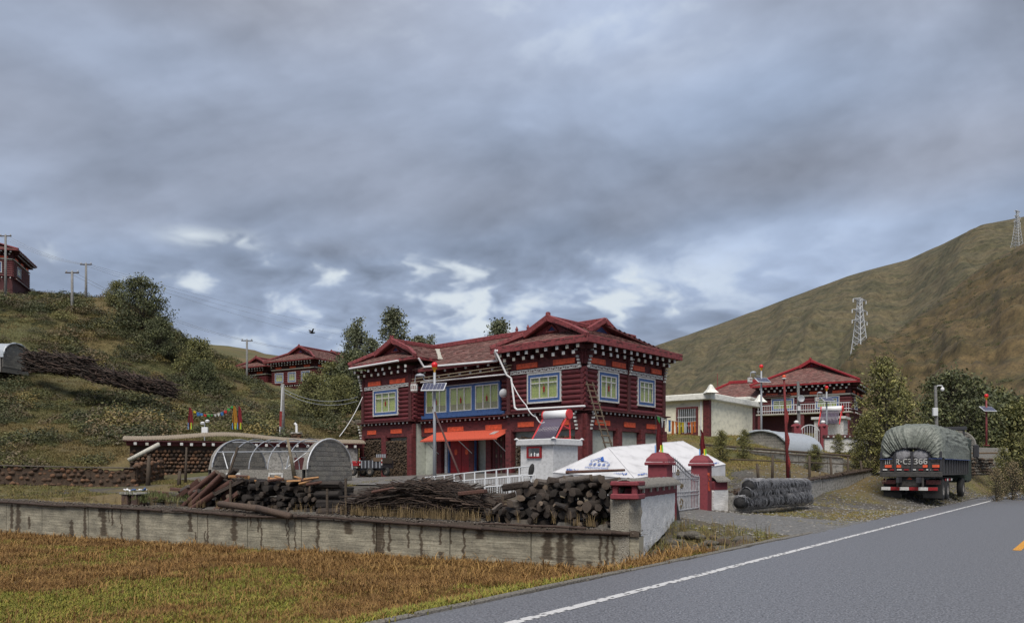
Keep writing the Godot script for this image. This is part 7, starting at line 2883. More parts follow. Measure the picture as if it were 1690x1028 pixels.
	block("leg", tr, mats["rust_block"], Vector3(0.24, 0.16, 0), Vector3(0.26, 0.34, 0.42))
	# --- small farm tractor-truck
	var fv := thing("farm_truck", "small red-nosed farm truck with boarded dark bed before the house", "farm truck", at(616, 787, 42.5) + Vector3.UP * 0.05, deg_to_rad(-30.0))
	for x in [-1.05, 0.15]:
		for z in [0.42, -0.42]:
			wheel(fv, Vector3.ZERO, 0.24 if x < 0 else 0.23, 0.16, M("dusty_rim", Color(0.2, 0.17, 0.14), 0.8, "grime", 3.0))
	# the wheels turn about the truck's cross axis
	var wi := 0
	for c in fv.get_children():
		c.transform = Transform3D(Basis(Vector3(1, 0, 0), PI / 2), Vector3([-1.05, -1.05, 0.15, 0.95][wi] + (0.0 if wi != 1 else 0.0), 0.24, [0.42, -0.42, 0.42, 0.1][wi]))
		wi += 1
	block("bed", fv, mats["dark_metal"], Vector3(0.25, 0.62, 0), Vector3(1.5, 0.42, 0.95))
	for k in 6:
		block("bed_rib", fv, mats["steel"], Vector3(-0.4 + k * 0.25, 0.62, 0.49), Vector3(0.05, 0.4, 0.04))
	block("board", fv, mats["old_wood"], Vector3(0.25, 0.9, -0.42), Vector3(1.5, 0.16, 0.04))
	block("board", fv, mats["old_wood"], Vector3(1.02, 0.82, 0.1), Vector3(0.04, 0.3, 0.8))
	block("board", fv, M("tan_board", Color(0.2, 0.13, 0.08), 0.9, "grain", 1.5), Vector3(0.7, 0.88, 0.5), Vector3(0.55, 0.22, 0.04))
	block("chassis", fv, mats["dark_metal"], Vector3(-0.2, 0.36, 0), Vector3(2.2, 0.12, 0.5))
	st = new_st()
	cbox(st, Vector3(-1.2, 0.66, 0), Vector3(0.5, 0.3, 0.5), 0.08)
	part("hood", done(st), mats["bright_red"], fv)
	st = new_st()
	cbox(st, Vector3(-0.95, 0.56, 0.4), Vector3(0.75, 0.05, 0.26), 0.02)
	cbox(st, Vector3(-0.95, 0.56, -0.4), Vector3(0.75, 0.05, 0.26), 0.02)
	part("mudguard", done(st), mats["bright_red"], fv)
	st = new_st()
	tube(st, [Vector3(-0.8, 0.6, 0), Vector3(-0.7, 0.98, 0)], 0.02)
	for k in 12:
		var t0 := TAU * k / 12
		var t1 := TAU * (k + 1) / 12
		cyl(st, Vector3(-0.7, 1.0, 0) + Vector3(sin(t0) * 0.05, sin(t0) * -0.02, cos(t0) * 0.17), Vector3(-0.7, 1.0, 0) + Vector3(sin(t1) * 0.05, sin(t1) * -0.02, cos(t1) * 0.17), 0.015, 0.015, 5)
	part("steering_wheel", done(st), mats["dark_metal"], fv)
	st = new_st()
	for k in 5:
		box(st, Vector3(-0.1 + k * 0.14, 1.06, -0.42), Vector3(0.07, 0.24, 0.05))
	part("spare_canister", done(st), mats["steel"], fv)
	for x in [-0.5, 1.0]:
		for k in 4:
			block("marker_stripe", fv, mats["bright_red"] if k % 2 else mats["white_wood"], Vector3(x, 0.62 + k * 0.1, 0.52), Vector3(0.06, 0.1, 0.03))
	# --- prayer flags on the slope
	var f0 := at(312, 706, 46.5)
	var f1 := at(385, 706, 48.0)
	flag_bundle(f0, 1.2, C(124, 34, 44), "faded red flag on a pole above the barn roof", 0.3)
	flag_bundle(f1, 1.35, C(176, 126, 40), "mustard flag on a pole above the barn roof", 0.3)
	flag_bundle(f1 + Vector3(0.35, 0.0, 0.1), 1.3, C(140, 36, 50), "crimson flag hanging beside the mustard flag", 0.26)
	flag_string(f0 + Vector3(0, 1.2, 0), f1 + Vector3(0, 1.42, 0), 0.5, 13, 0.18, "string of small bright prayer flags above the barn roof")
	var sf := thing("solar_floodlight", "small white solar floodlights on a post above the barn roof", "lamp", at(337, 722, 46.0))
	st = new_st()
	cyl(st, Vector3(0, -0.3, 0), Vector3(0, 0.9, 0), 0.03, 0.03, 6)
	part("post", done(st), mats["steel"], sf)
	for q in [[-0.12, 0.8], [0.16, 0.92]]:
		st = new_st()
		lathe(st, Vector3(q[0], q[1], 0), [Vector2(0, -0.05), Vector2(0.1, -0.05), Vector2(0.14, 0.06), Vector2(0.05, 0.12), Vector2(0, 0.12)], 8)
		part("lamp_head", done(st), mats["white_pipe"], sf)
	block("battery_box", sf, mats["white_pipe"], Vector3(0.02, 0.4, 0), Vector3(0.36, 0.4, 0.15))
	# --- chimney of the barn
	var ch := thing("chimney", "squat stone chimney with a white pipe at the barn's end", "chimney", at(489, 732, 45.5))
	for row in 4:
		for i in 5:
			part("stone", lumps[rng.randi() % 3], sms[rng.randi() % 3], ch, Transform3D(Basis(Vector3.UP, rr(0, TAU)).scaled(Vector3(0.15, 0.1, 0.15)), Vector3(cos(i * 1.26 + row) * 0.16, row * 0.15, sin(i * 1.26 + row) * 0.16)))
	block("cap", ch, mats["concrete"], Vector3(0, 0.6, 0), Vector3(0.55, 0.08, 0.55))
	st = new_st()
	tube(st, [Vector3(0, 0.6, 0), Vector3(0.0, 1.05, 0), Vector3(-0.12, 1.18, 0)], 0.07, 8)
	part("flue", done(st), mats["white_pipe"], ch)
	# --- poles
	utility_pole(at(466, 735, 50.0), 3.9, "grey utility pole rising from the barn's far end", false)
	var bp := thing("striped_pole", "thin white pole with red flag leaning beside the utility pole", "flag pole", at(460, 728, 49.5))
	st = new_st()
	cyl(st, Vector3(0, -0.2, 0), Vector3(0.2, 3.4, 0), 0.04, 0.03, 6)
	part("pole", done(st), mats["white_pipe"], bp)
	st = new_st()
	quad(st, Vector3(0.06, 1.9, 0.04), Vector3(0.22, 1.85, 0.06), Vector3(0.18, 0.9, 0.08), Vector3(0.02, 0.95, 0.05))
	part("flag", done(st), mats["faded_red"], bp)
	var pa := at(8, 490, 88.0)
	var pb := at(118, 535, 75.0)
	var pc := at(141, 500, 88.0)
	var pd := at(407, 640, 92.0)
	utility_pole(pa, 6.9, "tall wooden utility pole in front of the hilltop house", true)
	utility_pole(pb, 5.0, "utility pole standing in the scrub below the hill's crest", true)
	utility_pole(pc, 4.4, "utility pole on the crest of the scrubby hill", true)
	utility_pole(pd, 5.6, "utility pole beside the far village house", true)
	var far_end := at(560, 552, 150.0)
	var k := 0
	for off in [-0.5, 0.0, 0.5]:
		wire("power_line", [pa + Vector3(off, 6.7, 0), pc + Vector3(off, 4.3, 0), far_end + Vector3(off * 3, 2.0 * off, 0)], 0.013, "%s power line sagging from the hilltop past the house" % ["uppermost", "middle", "lowest"][k], mats["steel"], 0.5)
		k += 1
	for off in [-0.3, 0.3]:
		wire("power_line", [pb + Vector3(off, 4.9, 0), pd + Vector3(off, 5.5, 0), far_end + Vector3(off * 3 + 4, -3.0, 0)], 0.013, "thin power line from the scrub pole to the village pole, %s of two" % ("near" if off < 0 else "far"), mats["steel"], 0.8)
	for off in [0.0, 0.5]:
		wire("power_line", [at(467, 642 + off * 10, 50.0), at(590, 655 + off * 14, 47.0)], 0.013, "cable from the barn's utility pole to the log house, %s" % ("upper" if off == 0.0 else "lower"), mats["steel"], 0.5)
	# --- village houses on the slope
	village_house(at(519, 640, 98.0), deg_to_rad(-30.0), 7.4, 6.0, 0.5, 3.3, 1.9, 2.2, "maroon log house among bushes halfway up the slope", [[0.6, 2.1, 0.9, 2.2], [2.9, 4.3, 0.9, 2.2], [5.2, 6.7, 0.9, 2.2]], [[1.5, 3.0, 0.9, 2.1]])
	village_house(at(440, 642, 104.0), deg_to_rad(-30.0), 5.0, 5.0, 0.4, 2.7, 1.3, 1.6, "low maroon log house standing left of the larger slope house", [[1.0, 2.4, 0.7, 1.8]], [[1.2, 2.6, 0.7, 1.8]])
	village_house(at(568, 628, 128.0), deg_to_rad(-30.0), 7.5, 6.0, 0.5, 3.0, 1.8, 2.2, "farthest log house whose roof shows above the slope bushes", [[1.0, 2.6, 0.9, 2.0], [4.5, 6.0, 0.9, 2.0]], [])
	village_house(at(20, 486, 94.0), deg_to_rad(18.0), 8.0, 7.0, 2.0, 4.9, 1.6, 2.0, "maroon log house on the hilltop cut by the picture's edge", [[4.8, 6.9, 2.5, 3.8]], [[1.4, 3.0, 2.5, 3.7]])
	# --- white tunnel and brush stacks on the slope
	var wt := thing("plastic_tunnel", "white plastic tunnel with block base half hidden on the slope", "greenhouse", at(46, 610, 61.0), deg_to_rad(82.0))
	tunnel(wt, 2.6, 4.0, 0.85, 1.75, true)
	for q in [[[45, 606, 59.0], [150, 615, 57.0], 1.5, "long dark stack of brushwood beside the white tunnel"], [[150, 622, 57.0], [284, 648, 56.0], 0.95, "lower dark brushwood stack running down the slope"]]:
		var p0 := at(q[0][0], q[0][1], q[0][2])
		var p1 := at(q[1][0], q[1][1], q[1][2])
		st = new_st()
		for i in 1100:
			var f := rng.randf()
			var c := p0.lerp(p1, f) + Vector3(0, rr(-0.4, q[2]) * (0.75 + 0.35 * nf.get_noise_1d(f * 14.0)), rr(-0.6, 0.6))
			var dv := ((p1 - p0).normalized() + Vector3(rr(-0.7, 0.7), rr(-0.45, 0.35), rr(-0.8, 0.8))).normalized() * rr(0.25, 0.75)
			var s := rng.randf()
			st.set_color(Color(0.05, 0.036, 0.03).lerp(Color(0.17, 0.11, 0.085), s * s * s))
			cyl(st, c - dv, c + dv, rr(0.03, 0.06), 0.02, 4, false)
		var bs := solo("brushwood_stack", done(st), mats["bark_wood"], q[3], "brush stack")
		bs.set_meta("kind", "stuff")
	# --- stone hut remains by the far house corner
	var ru := thing("stone_terrace", "crumbling stone terrace wall beside the log house's far corner", "wall")
	rough_wall("wall", ru, at(556, 720, 57.0), at(592, 712, 55.0), 3.2, 5.2, 0.5, M("earth_wall", Color(0.2, 0.17, 0.13), 0.95, "grime", 0.6, "rough", 3.0), 0.15)
	rough_wall("wall", ru, at(480, 728, 54.0), at(560, 722, 55.0), 3.3, 4.1, 0.5, mats["earth_wall"], 0.12)

func utility_pole(p: Vector3, h: float, label: String, cross: bool) -> void:
	var o := thing("utility_pole", label, "utility pole", p)
	var st := new_st()
	st.set_smooth_group(0)
	cyl(st, Vector3(0, -0.6, 0), Vector3(0, h, 0), 0.15, 0.11, 9)
	part("pole", done(st), mats["pole_concrete"], o)
	if cross:
		st = new_st()
		box(st, Vector3(0, h - 0.1, 0), Vector3(1.3, 0.1, 0.1))
		part("crossarm", done(st), mats["old_wood"], o)
		for x in [-0.55, 0.0, 0.55]:
			st = new_st()
			lathe(st, Vector3(x, h - 0.05, 0), [Vector2(0.06, 0), Vector2(0.07, 0.1), Vector2(0.03, 0.2), Vector2(0, 0.22)], 7)
			part("insulator", done(st), mats["steel"], o)

# ------------------------------------------------------------------ far things
func pylon(p: Vector3, h: float, turn: float, label: String) -> void:
	var o := thing("pylon", label, "pylon", p, turn, "lattice pylons on the mountain")
	var m := M("galvanised", Color(0.42, 0.44, 0.46), 0.6)
	var wd := func(y: float) -> float: return lerpf(h * 0.115, h * 0.022, minf(1.0, pow(y / (h * 0.92), 0.75)))
	var st := new_st()
	var r := h * 0.0052
	var lv := []
	for k in 15:
		lv.append(h * (1.0 - pow(1.0 - k / 14.0, 1.25)))
	for k in 14:
		var y0: float = lv[k]
		var y1: float = lv[k + 1]
		var a: float = wd.call(y0)
		var b: float = wd.call(y1)
		var c0 := [Vector3(-a, y0, -a), Vector3(a, y0, -a), Vector3(a, y0, a), Vector3(-a, y0, a)]
		var c1 := [Vector3(-b, y1, -b), Vector3(b, y1, -b), Vector3(b, y1, b), Vector3(-b, y1, b)]
		for i in 4:
			var j := (i + 1) % 4
			cyl(st, c0[i], c1[i], r * 1.25, r * 1.25, 4, false)
			cyl(st, c0[i], c1[j], r * 0.75, r * 0.75, 4, false)
			cyl(st, c0[j], c1[i], r * 0.75, r * 0.75, 4, false)
			if k % 2 == 0:
				cyl(st, c1[i], c1[j], r * 0.7, r * 0.7, 4, false)
	part("tower", done(st), m, o)
	for y in [0.7, 0.84, 0.985]:
		st = new_st()
		var yy: float = h * y
		var l: float = h * (0.15 if y < 0.98 else 0.13)
		for sg: float in [-1.0, 1.0]:
			for z: float in [-1.0, 1.0]:
				cyl(st, Vector3(0, yy + h * 0.022, z * h * 0.02), Vector3(sg * l, yy, 0), r, r * 0.8, 4, false)
				cyl(st, Vector3(0, yy - h * 0.01, z * h * 0.02), Vector3(sg * l, yy, 0), r, r * 0.8, 4, false)
		part("crossarm", done(st), m, o)
		for sg: float in [-1.0, 1.0]:
			st = new_st()
			cyl(st, Vector3(sg * l, yy, 0), Vector3(sg * l, yy - h * 0.045, 0), r * 1.3, r * 1.3, 5)
			part("insulator", done(st), mats["white_metal"], o)

func build_far() -> void:
	var best := Vector3.ZERO      # where the slope meets the survey of the pylon's foot
	var gap := 1e9
	for i in 60:
		for j in 60:
			var p := spur_point(0.05 + 0.45 * i / 60.0, 0.4 + 0.6 * j / 60.0)
			var e := Vector2(845.0 - p.x / p.z * 1300.0 - 1421.0, 778.0 + (p.y - 1.6) / p.z * 1300.0 - 612.0).length()
			if e < gap:
				gap = e
				best = p
	pylon(best + Vector3.DOWN * 1.0, -best.z * 123.0 / 1300.0, 0.5, "grey lattice pylon standing above the second log house")
	pylon(at(1680, 408, 690.0), 32.0, 0.5, "grey lattice pylon on the crest at the picture's edge")
	var o := thing("hillside_compound", "tiny white walled compound high on the far mountainside", "building", at(1335, 584, 1060.0))
	block("wall", o, mats["white_wood"], Vector3(0, 0, 0), Vector3(22, 5.0, 6))
	block("wall", o, mats["white_wood"], Vector3(14, 2, 0), Vector3(5, 9, 5))
	var st := new_st()
	cyl(st, Vector3(-11, 1, 2), Vector3(-24, -9, 2), 1.0, 1.0, 6)
	part("white_path_wall", done(st), mats["white_wood"], o)
	for q in [[1284, 603, 980.0, "left of a pair of tiny white huts on the lower mountainside", "white_wood"], [1295, 601, 990.0, "right of a pair of tiny white huts on the lower mountainside", "white_wood"], [1206, 619, 900.0, "tiny red-roofed hut low on the mountainside", "trim_red"], [1153, 629, 850.0, "tiny maroon hut low on the mountainside", "maroon"]]:
		var h := thing("mountain_hut", q[3], "hut", at(q[0], q[1], q[2]))
		block("wall", h, mats[q[4]], Vector3(0, 0, 0), Vector3(6.5, 4.0, 4.5))
		st = new_st()
		quad(st, Vector3(-3.5, 3.6, 0), Vector3(3.5, 3.6, 0), Vector3(3.7, 1.8, 2.8), Vector3(-3.7, 1.8, 2.8))
		quad(st, Vector3(3.5, 3.6, 0), Vector3(-3.5, 3.6, 0), Vector3(-3.7, 1.8, -2.8), Vector3(3.7, 1.8, -2.8))
		part("roof", done(st), mats["grey_tile"] if q[4] == "white_wood" else mats["trim_red"], h)
	# a bird over the slope
	st = new_st()
	st.set_smooth_group(0)
	ball(st, Vector3.ZERO, Vector3(0.32, 0.13, 0.13), 8, 6)
	ball(st, Vector3(0.34, 0.05, 0), Vector3(0.1, 0.08, 0.08), 6, 4)
	for sg: float in [-1.0, 1.0]:
		for z0: float in [0.0]:
			quad(st, Vector3(0.14, 0.05, 0.05 * sg), Vector3(0.05, 0.42, 0.5 * sg), Vector3(-0.15, 0.36, 0.55 * sg), Vector3(-0.14, 0.04, 0.05 * sg))
			quad(st, Vector3(0.14, 0.03, 0.05 * sg), Vector3(-0.14, 0.02, 0.05 * sg), Vector3(-0.15, 0.34, 0.55 * sg), Vector3(0.05, 0.4, 0.5 * sg))
	tri(st, Vector3(-0.28, 0.03, 0), Vector3(-0.5, 0.04, 0.1), Vector3(-0.5, 0.04, -0.1))
	solo("bird", done(st), mats["dark_metal"], "small dark bird flying above the village slope", "bird", "", Transform3D(Basis(Vector3.UP, 0.7), at(514, 549, 90.0)))

# ------------------------------------------------------------------ plants
func leaf_quad(st: SurfaceTool, c: Vector3, s: float, col: Color) -> void:
	var n := Vector3(rr(-1, 1), rr(-0.3, 1), rr(-1, 1)).normalized()
	var u := n.cross(Vector3(rr(-1, 1), rr(-1, 1), rr(-1, 1))).normalized()
	var v := n.cross(u)
	st.set_color(col)
	var a := c - u * s
	var b := c + u * s
	quad(st, a, c + v * s * 0.5, b, c - v * s * 0.5)

# limbs and leaf clumps of one tree; height about h, crown half-width w; base of crown at f of the height
func tree_shape(h: float, w: float, f: float, clumps: int, per: int, leaf: float, spread: float, cols: Array, stems := 1, ovate := 0.6) -> Array:
	var tr := new_st()
	tr.set_smooth_group(0)
	var cr := new_st()
	for s in stems:
		var lean := Vector3(rr(-0.12, 0.12), 0, rr(-0.12, 0.12)) * (1.0 if stems == 1 else 3.0) * h * 0.3
		var prev := Vector3(rr(-0.1, 0.1), -0.3, rr(-0.1, 0.1)) * (1.0 if stems == 1 else 2.0)
		var r0 := h * 0.022 / sqrt(stems)
		for k in 6:
			var t := (k + 1) / 6.0
			var p := lean * t + Vector3(rr(-0.05, 0.05) * h * 0.3, h * 0.9 * t, rr(-0.05, 0.05) * h * 0.3)
			cyl(tr, prev, p, r0 * (1.15 - t + 0.15), r0 * (1.15 - t), 6, false)
			prev = p
	for k in clumps:
		var t := rr(0.0, 1.0)
		var y := h * (f + (1.0 - f) * t)
		# wider low down, narrowing to the top, uneven
		var rad := w * pow(sin(PI * clampf(0.12 + 0.88 * t, 0.0, 1.0)), ovate) * (1.0 - 0.45 * t) * 1.25
		var an := rr(0, TAU)
		var rr2 := rad * sqrt(rr(0.08, 1.0)) * rr(0.7, 1.12)
		var c := Vector3(cos(an) * rr2, y + rr(-0.04, 0.04) * h, sin(an) * rr2)
		var root := Vector3(c.x * 0.12, maxf(h * 0.1, c.y - rr2 * 0.8 - h * 0.05), c.z * 0.12)
		cyl(tr, root, c, h * 0.006, h * 0.0025, 4, false)
		var tint := rr(0.7, 1.25)
		for i in per:
			var d := Vector3(rng.randfn(), rng.randfn() * 0.75, rng.randfn()) * spread
			var cc: Color = cols[rng.randi() % cols.size()]
			leaf_quad(cr, c + d, leaf * rr(0.6, 1.3), cc * (tint * rr(0.7, 1.3)))
	return [done(tr), done(cr)]

func plant(called: String, shape: Array, pos: Vector3, sc: float, label: String, cat: String, group := "", turn := 0.0, squash := 1.0) -> void:
	var o := thing(called, label, cat, pos, turn, group)
	o.scale = Vector3(sc, sc * squash, sc)
	part("trunk", shape[0], mats["trunk"], o)
	part("crown", shape[1], mats["leaf"], o)

func scatter(called: String, mesh: Mesh, m: Material, where: Array, label := "", cat := "") -> void:      # where: [Transform3D, Color]
	var mm := MultiMesh.new()
	mm.transform_format = MultiMesh.TRANSFORM_3D
	mm.use_colors = true
	mm.mesh = mesh
	mm.instance_count = where.size()
	for i in where.size():
		mm.set_instance_transform(i, where[i][0])
		mm.set_instance_color(i, where[i][1])
	var o := MultiMeshInstance3D.new()
	o.name = numbered(called)
	o.multimesh = mm
	o.material_override = m
	add_child(o)
	tag(o, label, cat, "", "stuff")

func tuft(blades: int, h: float, spread: float, wid: float, lean: float) -> ArrayMesh:
	var st := new_st()
	for i in blades:
		var a := rr(0, TAU)
		var b := Vector3(rr(-1, 1), 0, rr(-1, 1)) * spread
		var hh := h * rr(0.5, 1.15)
		var dv := Vector3(cos(a), 0, sin(a))
		var sd := Vector3(-dv.z, 0, dv.x) * wid * 0.5
		var l := lean * rr(0.2, 1.2)
		var m := b + dv * l * hh * 0.35 + Vector3.UP * hh * 0.6
		var t := b + dv * l * hh + Vector3.UP * hh * (1.0 - 0.25 * l)
		var c := rr(0.75, 1.2)
		st.set_color(Color(c, c, c))
		quad(st, m - sd * 0.8, m + sd * 0.8, b + sd, b - sd)
		tri(st, t, m + sd * 0.8, m - sd * 0.8)
	return done(st)

func build_plants() -> void:
	var lf := M("leaf", Color(1, 1, 1), 0.7)
	lf.vertex_color_use_as_albedo = true
	lf.backlight_enabled = true
	lf.backlight = Color(0.28, 0.32, 0.12)
	M("trunk", Color(0.1, 0.085, 0.065), 0.9, "grain", 1.5, "rough", 1.0)
	var olive := [Color(0.15, 0.155, 0.055), Color(0.2, 0.19, 0.066), Color(0.11, 0.115, 0.046)]
	var dark := [Color(0.082, 0.096, 0.04), Color(0.115, 0.122, 0.048), Color(0.062, 0.072, 0.035)]
	var grey := [Color(0.125, 0.14, 0.08), Color(0.09, 0.105, 0.058), Color(0.17, 0.18, 0.1)]
	var gold := [Color(0.27, 0.22, 0.075), Color(0.19, 0.175, 0.065), Color(0.32, 0.25, 0.09)]
	var brown := [Color(0.17, 0.132, 0.075), Color(0.13, 0.108, 0.064), Color(0.21, 0.155, 0.08)]
	# tree forms
	var poplar := tree_shape(10.0, 2.3, 0.16, 95, 62, 0.13, 0.3, grey, 1, 0.5)
	var poplar2 := tree_shape(10.0, 2.0, 0.2, 80, 60, 0.13, 0.3, grey, 1, 0.45)
	var willow := tree_shape(6.0, 3.0, 0.08, 150, 60, 0.12, 0.34, dark, 3, 0.35)
	var willow2 := tree_shape(6.0, 2.8, 0.1, 130, 60, 0.12, 0.36, olive, 3, 0.35)
	var young := tree_shape(5.0, 1.25, 0.1, 90, 60, 0.07, 0.2, [Color(0.16, 0.16, 0.05), Color(0.22, 0.205, 0.065), Color(0.11, 0.11, 0.042)], 2, 0.45)
	var bare := tree_shape(3.0, 1.1, 0.1, 70, 26, 0.06, 0.2, brown, 4, 0.4)
	# trees behind the house
	for q in [[588, 700, 74.0, 1.02, poplar, "slim grey-green poplar rising behind the log house's left wing"], [650, 700, 80.0, 1.13, poplar2, "tallest poplar rising behind the left gable"], [612, 700, 72.0, 0.75, poplar2, "shorter poplar between the two tall ones behind the house"], [708, 700, 95.0, 1.08, poplar, "far poplar showing over the house's middle roof"], [690, 700, 90.0, 0.98, poplar2, "low poplar crown showing just above the middle roof"], [824, 700, 105.0, 1.3, poplar2, "lone poplar tip showing beside the front gable"]]:
		var p := at(q[0], 700, q[2])
		p.y = GH(p.x, -p.z) - 0.2
		var top: float = 1.6 + (778.0 - {588: 528, 650: 512, 612: 560, 708: 556, 690: 556, 824: 530}[q[0]]) * q[2] / 1300.0
		plant("poplar_tree", q[4], p, (top - p.y) / 10.0, q[5], "tree", "poplars behind the log house", rr(0, TAU))
	for q in [[512, 690, 57.0, 0.54, willow2, "rounded olive willow beside the barn's end"], [562, 690, 62.0, 0.58, willow2, "olive willow crowding the log house's far corner"], [585, 690, 66.0, 0.85, willow, "dark willow rising behind the far corner of the house"], [548, 690, 75.0, 0.62, willow2, "willow behind the two olive ones"]]:
		var p := at(q[0], q[1], q[2])
		p.y = GH(p.x, -p.z) - 0.2
		plant("willow_tree", q[4], p, q[3], q[5], "tree", "willows between barn and house", rr(0, TAU))
	# the hill's large thorn trees
	for q in [[232, 560, 76.0, 0.88, willow, "largest dark tree on the hill's shoulder"], [190, 560, 78.0, 0.45, willow2, "smaller tree left of the largest hill tree"], [262, 575, 74.0, 0.62, willow, "dark tree right of the largest hill tree"], [325, 605, 74.0, 0.72, willow2, "rounded tree lower down the hill's shoulder"], [335, 630, 70.0, 0.5, willow, "small dark tree below the rounded shoulder tree"], [55, 486, 90.0, 0.32, willow, "bush beside the hilltop house"]]:
		var p := at(q[0], q[1], q[2])
		p.y = GH(p.x, -p.z) - 0.3
		plant("thorn_tree", q[4], p, q[3], q[5], "tree", "trees on the hill", rr(0, TAU))
	# grove beyond the truck
	for q in [[1575, 760, 66.0, 1.2, willow, "dark grove tree nearest the camera pole"], [1610, 760, 72.0, 1.35, willow, "tall grove tree behind the solar lamp"], [1655, 760, 68.0, 1.3, willow, "broad grove tree at the picture's right side"], [1700, 760, 64.0, 1.25, willow2, "grove tree cut by the right picture edge"], [1545, 755, 80.0, 1.05, willow2, "lighter grove tree behind the truck's load"], [1740, 760, 66.0, 1.3, willow, "grove tree outside the others along the road"], [1630, 755, 85.0, 1.4, willow2, "rearmost tree of the roadside grove"]]:
		var p := at(q[0], q[1], q[2])
		p.y = GH(p.x, -p.z) - 0.2
		plant("grove_tree", q[4], p, q[3], q[5], "tree", "grove beyond the truck", rr(0, TAU))
	# young trees by the truck
	for q in [[1462, 800, 44.0, 1.28, young, "young yellow-green poplar left of the truck"], [1490, 795, 46.0, 1.05, young, "shorter young poplar behind the truck's left side"], [1436, 800, 43.5, 0.7, young, "low young poplar at the fence end"], [1645, 800, 42.0, 0.6, bare, "half bare shrub on the verge right of the truck"], [1672, 795, 44.0, 0.72, bare, "larger half bare shrub at the right edge"], [1700, 795, 45.0, 0.8, young, "leafy sapling at the right picture edge"], [1655, 790, 47.0, 0.6, young, "sapling behind the half bare shrubs"]]:
		var p := at(q[0], q[1], q[2])
		p.y = GH(p.x, -p.z) - 0.1
		plant("young_tree", q[4], p, q[3], q[5], "tree", "young trees by the truck", rr(0, TAU))
	# shrubs by the fence and terrace
	for q in [[1190, 775, 41.0, 0.42, "shrub below the terrace wall by the tent"], [1228, 770, 42.0, 0.4, "shrub in front of the plastic tunnel's block end"], [1345, 765, 42.0, 0.36, "shrub beside the plastic tunnel's far end"], [1385, 742, 53.0, 0.4, "bush over the low white courtyard wall"], [1420, 770, 46.0, 0.6, "bush at the end of the roadside wall"]]:
		var p := at(q[0], q[1], q[2])
		p.y = GH(p.x, -p.z) - 0.1
		plant("shrub", young, p, q[3], q[4], "shrub", "shrubs by the fence", rr(0, TAU), 0.8)
	# scrub over the slope: uncountable, a mass of low bushes
	var forms := []
	for k in 4:
		var st := new_st()
		for i in 620:
			var v := Vector3(rng.randfn(), absf(rng.randfn()) * 0.8, rng.randfn()).normalized() * pow(rng.randf(), 0.3)
			v.y = absf(v.y)
			v *= Vector3(1.0 + 0.25 * sin(k * 2.0 + v.x * 4.0), 0.85 + 0.25 * sin(v.z * 5.0 + k), 1.0)
			var c := rr(0.75, 1.2)
			leaf_quad(st, v, rr(0.04, 0.085), Color(c, c, c))
		forms.append(done(st))
	var spots: Array = [[], [], [], []]
	var tries := 0
	while tries < 11000:
		tries += 1
		var d := rr(33.0, 112.0)
		var x := d * rr(-0.78, -0.16)
		var s := S(x, d)
		var dens := nz.get_noise_2d(x * 2.6 + 80.0, d * 2.6)
		if s < 37.0 or (d < 47.0 and x > -21.5) or dens < -0.16 + (0.14 if d < 50.0 else 0.0):
			continue
		if d < 58.0 and x > -17.0 and rng.randf() < 0.75:
			continue
		if d > 84.0 and d < 112.0 and x > -34.0 and x < -20.0:
			continue
		var sc := (0.28 + 0.85 * pow(rng.randf(), 1.7)) * (1.25 if dens > 0.1 else 0.8) * (0.75 if d < 45.0 else 1.0)
		var p := P(x, GH(x, d) - 0.12 * sc, d)
		var pal: Array = [olive, dark, gold, brown, olive, dark, dark, brown][rng.randi() % 8]
		var c: Color = pal[rng.randi() % 3] * rr(0.65, 1.0)
		spots[0 if d < 50.0 else 1 if d < 64.0 else 2 if d < 78.0 else 3].append([Transform3D(Basis(Vector3.UP, rr(0, TAU)).scaled(Vector3(sc * rr(0.9, 1.4), sc * rr(0.6, 1.0), sc * rr(0.9, 1.4))), p), c])
	for k in 4:
		scatter("hillside_scrub", forms[k], lf, spots[k], "low olive and brown scrub covering the %s of the hillside" % ["foot", "lower half", "upper half", "crest"][k], "scrub")
	# scrub dots on the mountain spur
	var dots := []
	for k in 900:
		var p := spur_point(rr(0.22, 0.75), pow(rng.randf(), 0.8) * 0.98)
		var sc := rr(0.5, 1.7) * (1.6 if rng.randf() < 0.1 else 1.0)
		dots.append([Transform3D(Basis(Vector3.UP, rr(0, TAU)).scaled(Vector3(sc, sc * 0.7, sc)), p), dark[rng.randi() % 3] * 1.1])
	scatter("mountain_scrub", forms[0], lf, dots, "scattered dark bushes dotting the mountain spur", "scrub")
	# field grass
	var gm := M("grass_blade", Color(1, 1, 1), 0.8)
	gm.vertex_color_use_as_albedo = true
	gm.backlight_enabled = true
	gm.backlight = Color(0.2, 0.18, 0.06)
	var dry := tuft(18, 0.16, 0.14, 0.009, 1.1)
	var green := tuft(16, 0.09, 0.14, 0.013, 1.1)
	var wd := []
	var wg := []
	var n2 := FastNoiseLite.new()
	n2.seed = 71
	n2.frequency = 0.22
	n2.fractal_octaves = 4
	for i in 75000:
		var d := 6.5 + 22.0 * pow(rng.randf(), 1.35)
		var x := d * rr(-0.72, 0.25)
		if wall_side(x, d) > -0.02 or S(x, d) < 6.3:
			continue
		var n := n2.get_noise_2d(x, d) + 0.4 * n2.get_noise_2d(x * 4.0, d * 4.0)
		var near := smoothstep(17.0, 9.0, d + x * 0.2)
		if n < -0.62:
			continue
		var b := Basis(Vector3.UP, rr(0, TAU))
		var p := P(x, H(x, d) - 0.01, d)
		var gsel := n * 0.9 + (near - 0.5) * 0.3 + 0.08 + 0.3 * smoothstep(-1.5, -5.0, wall_side(x, d))
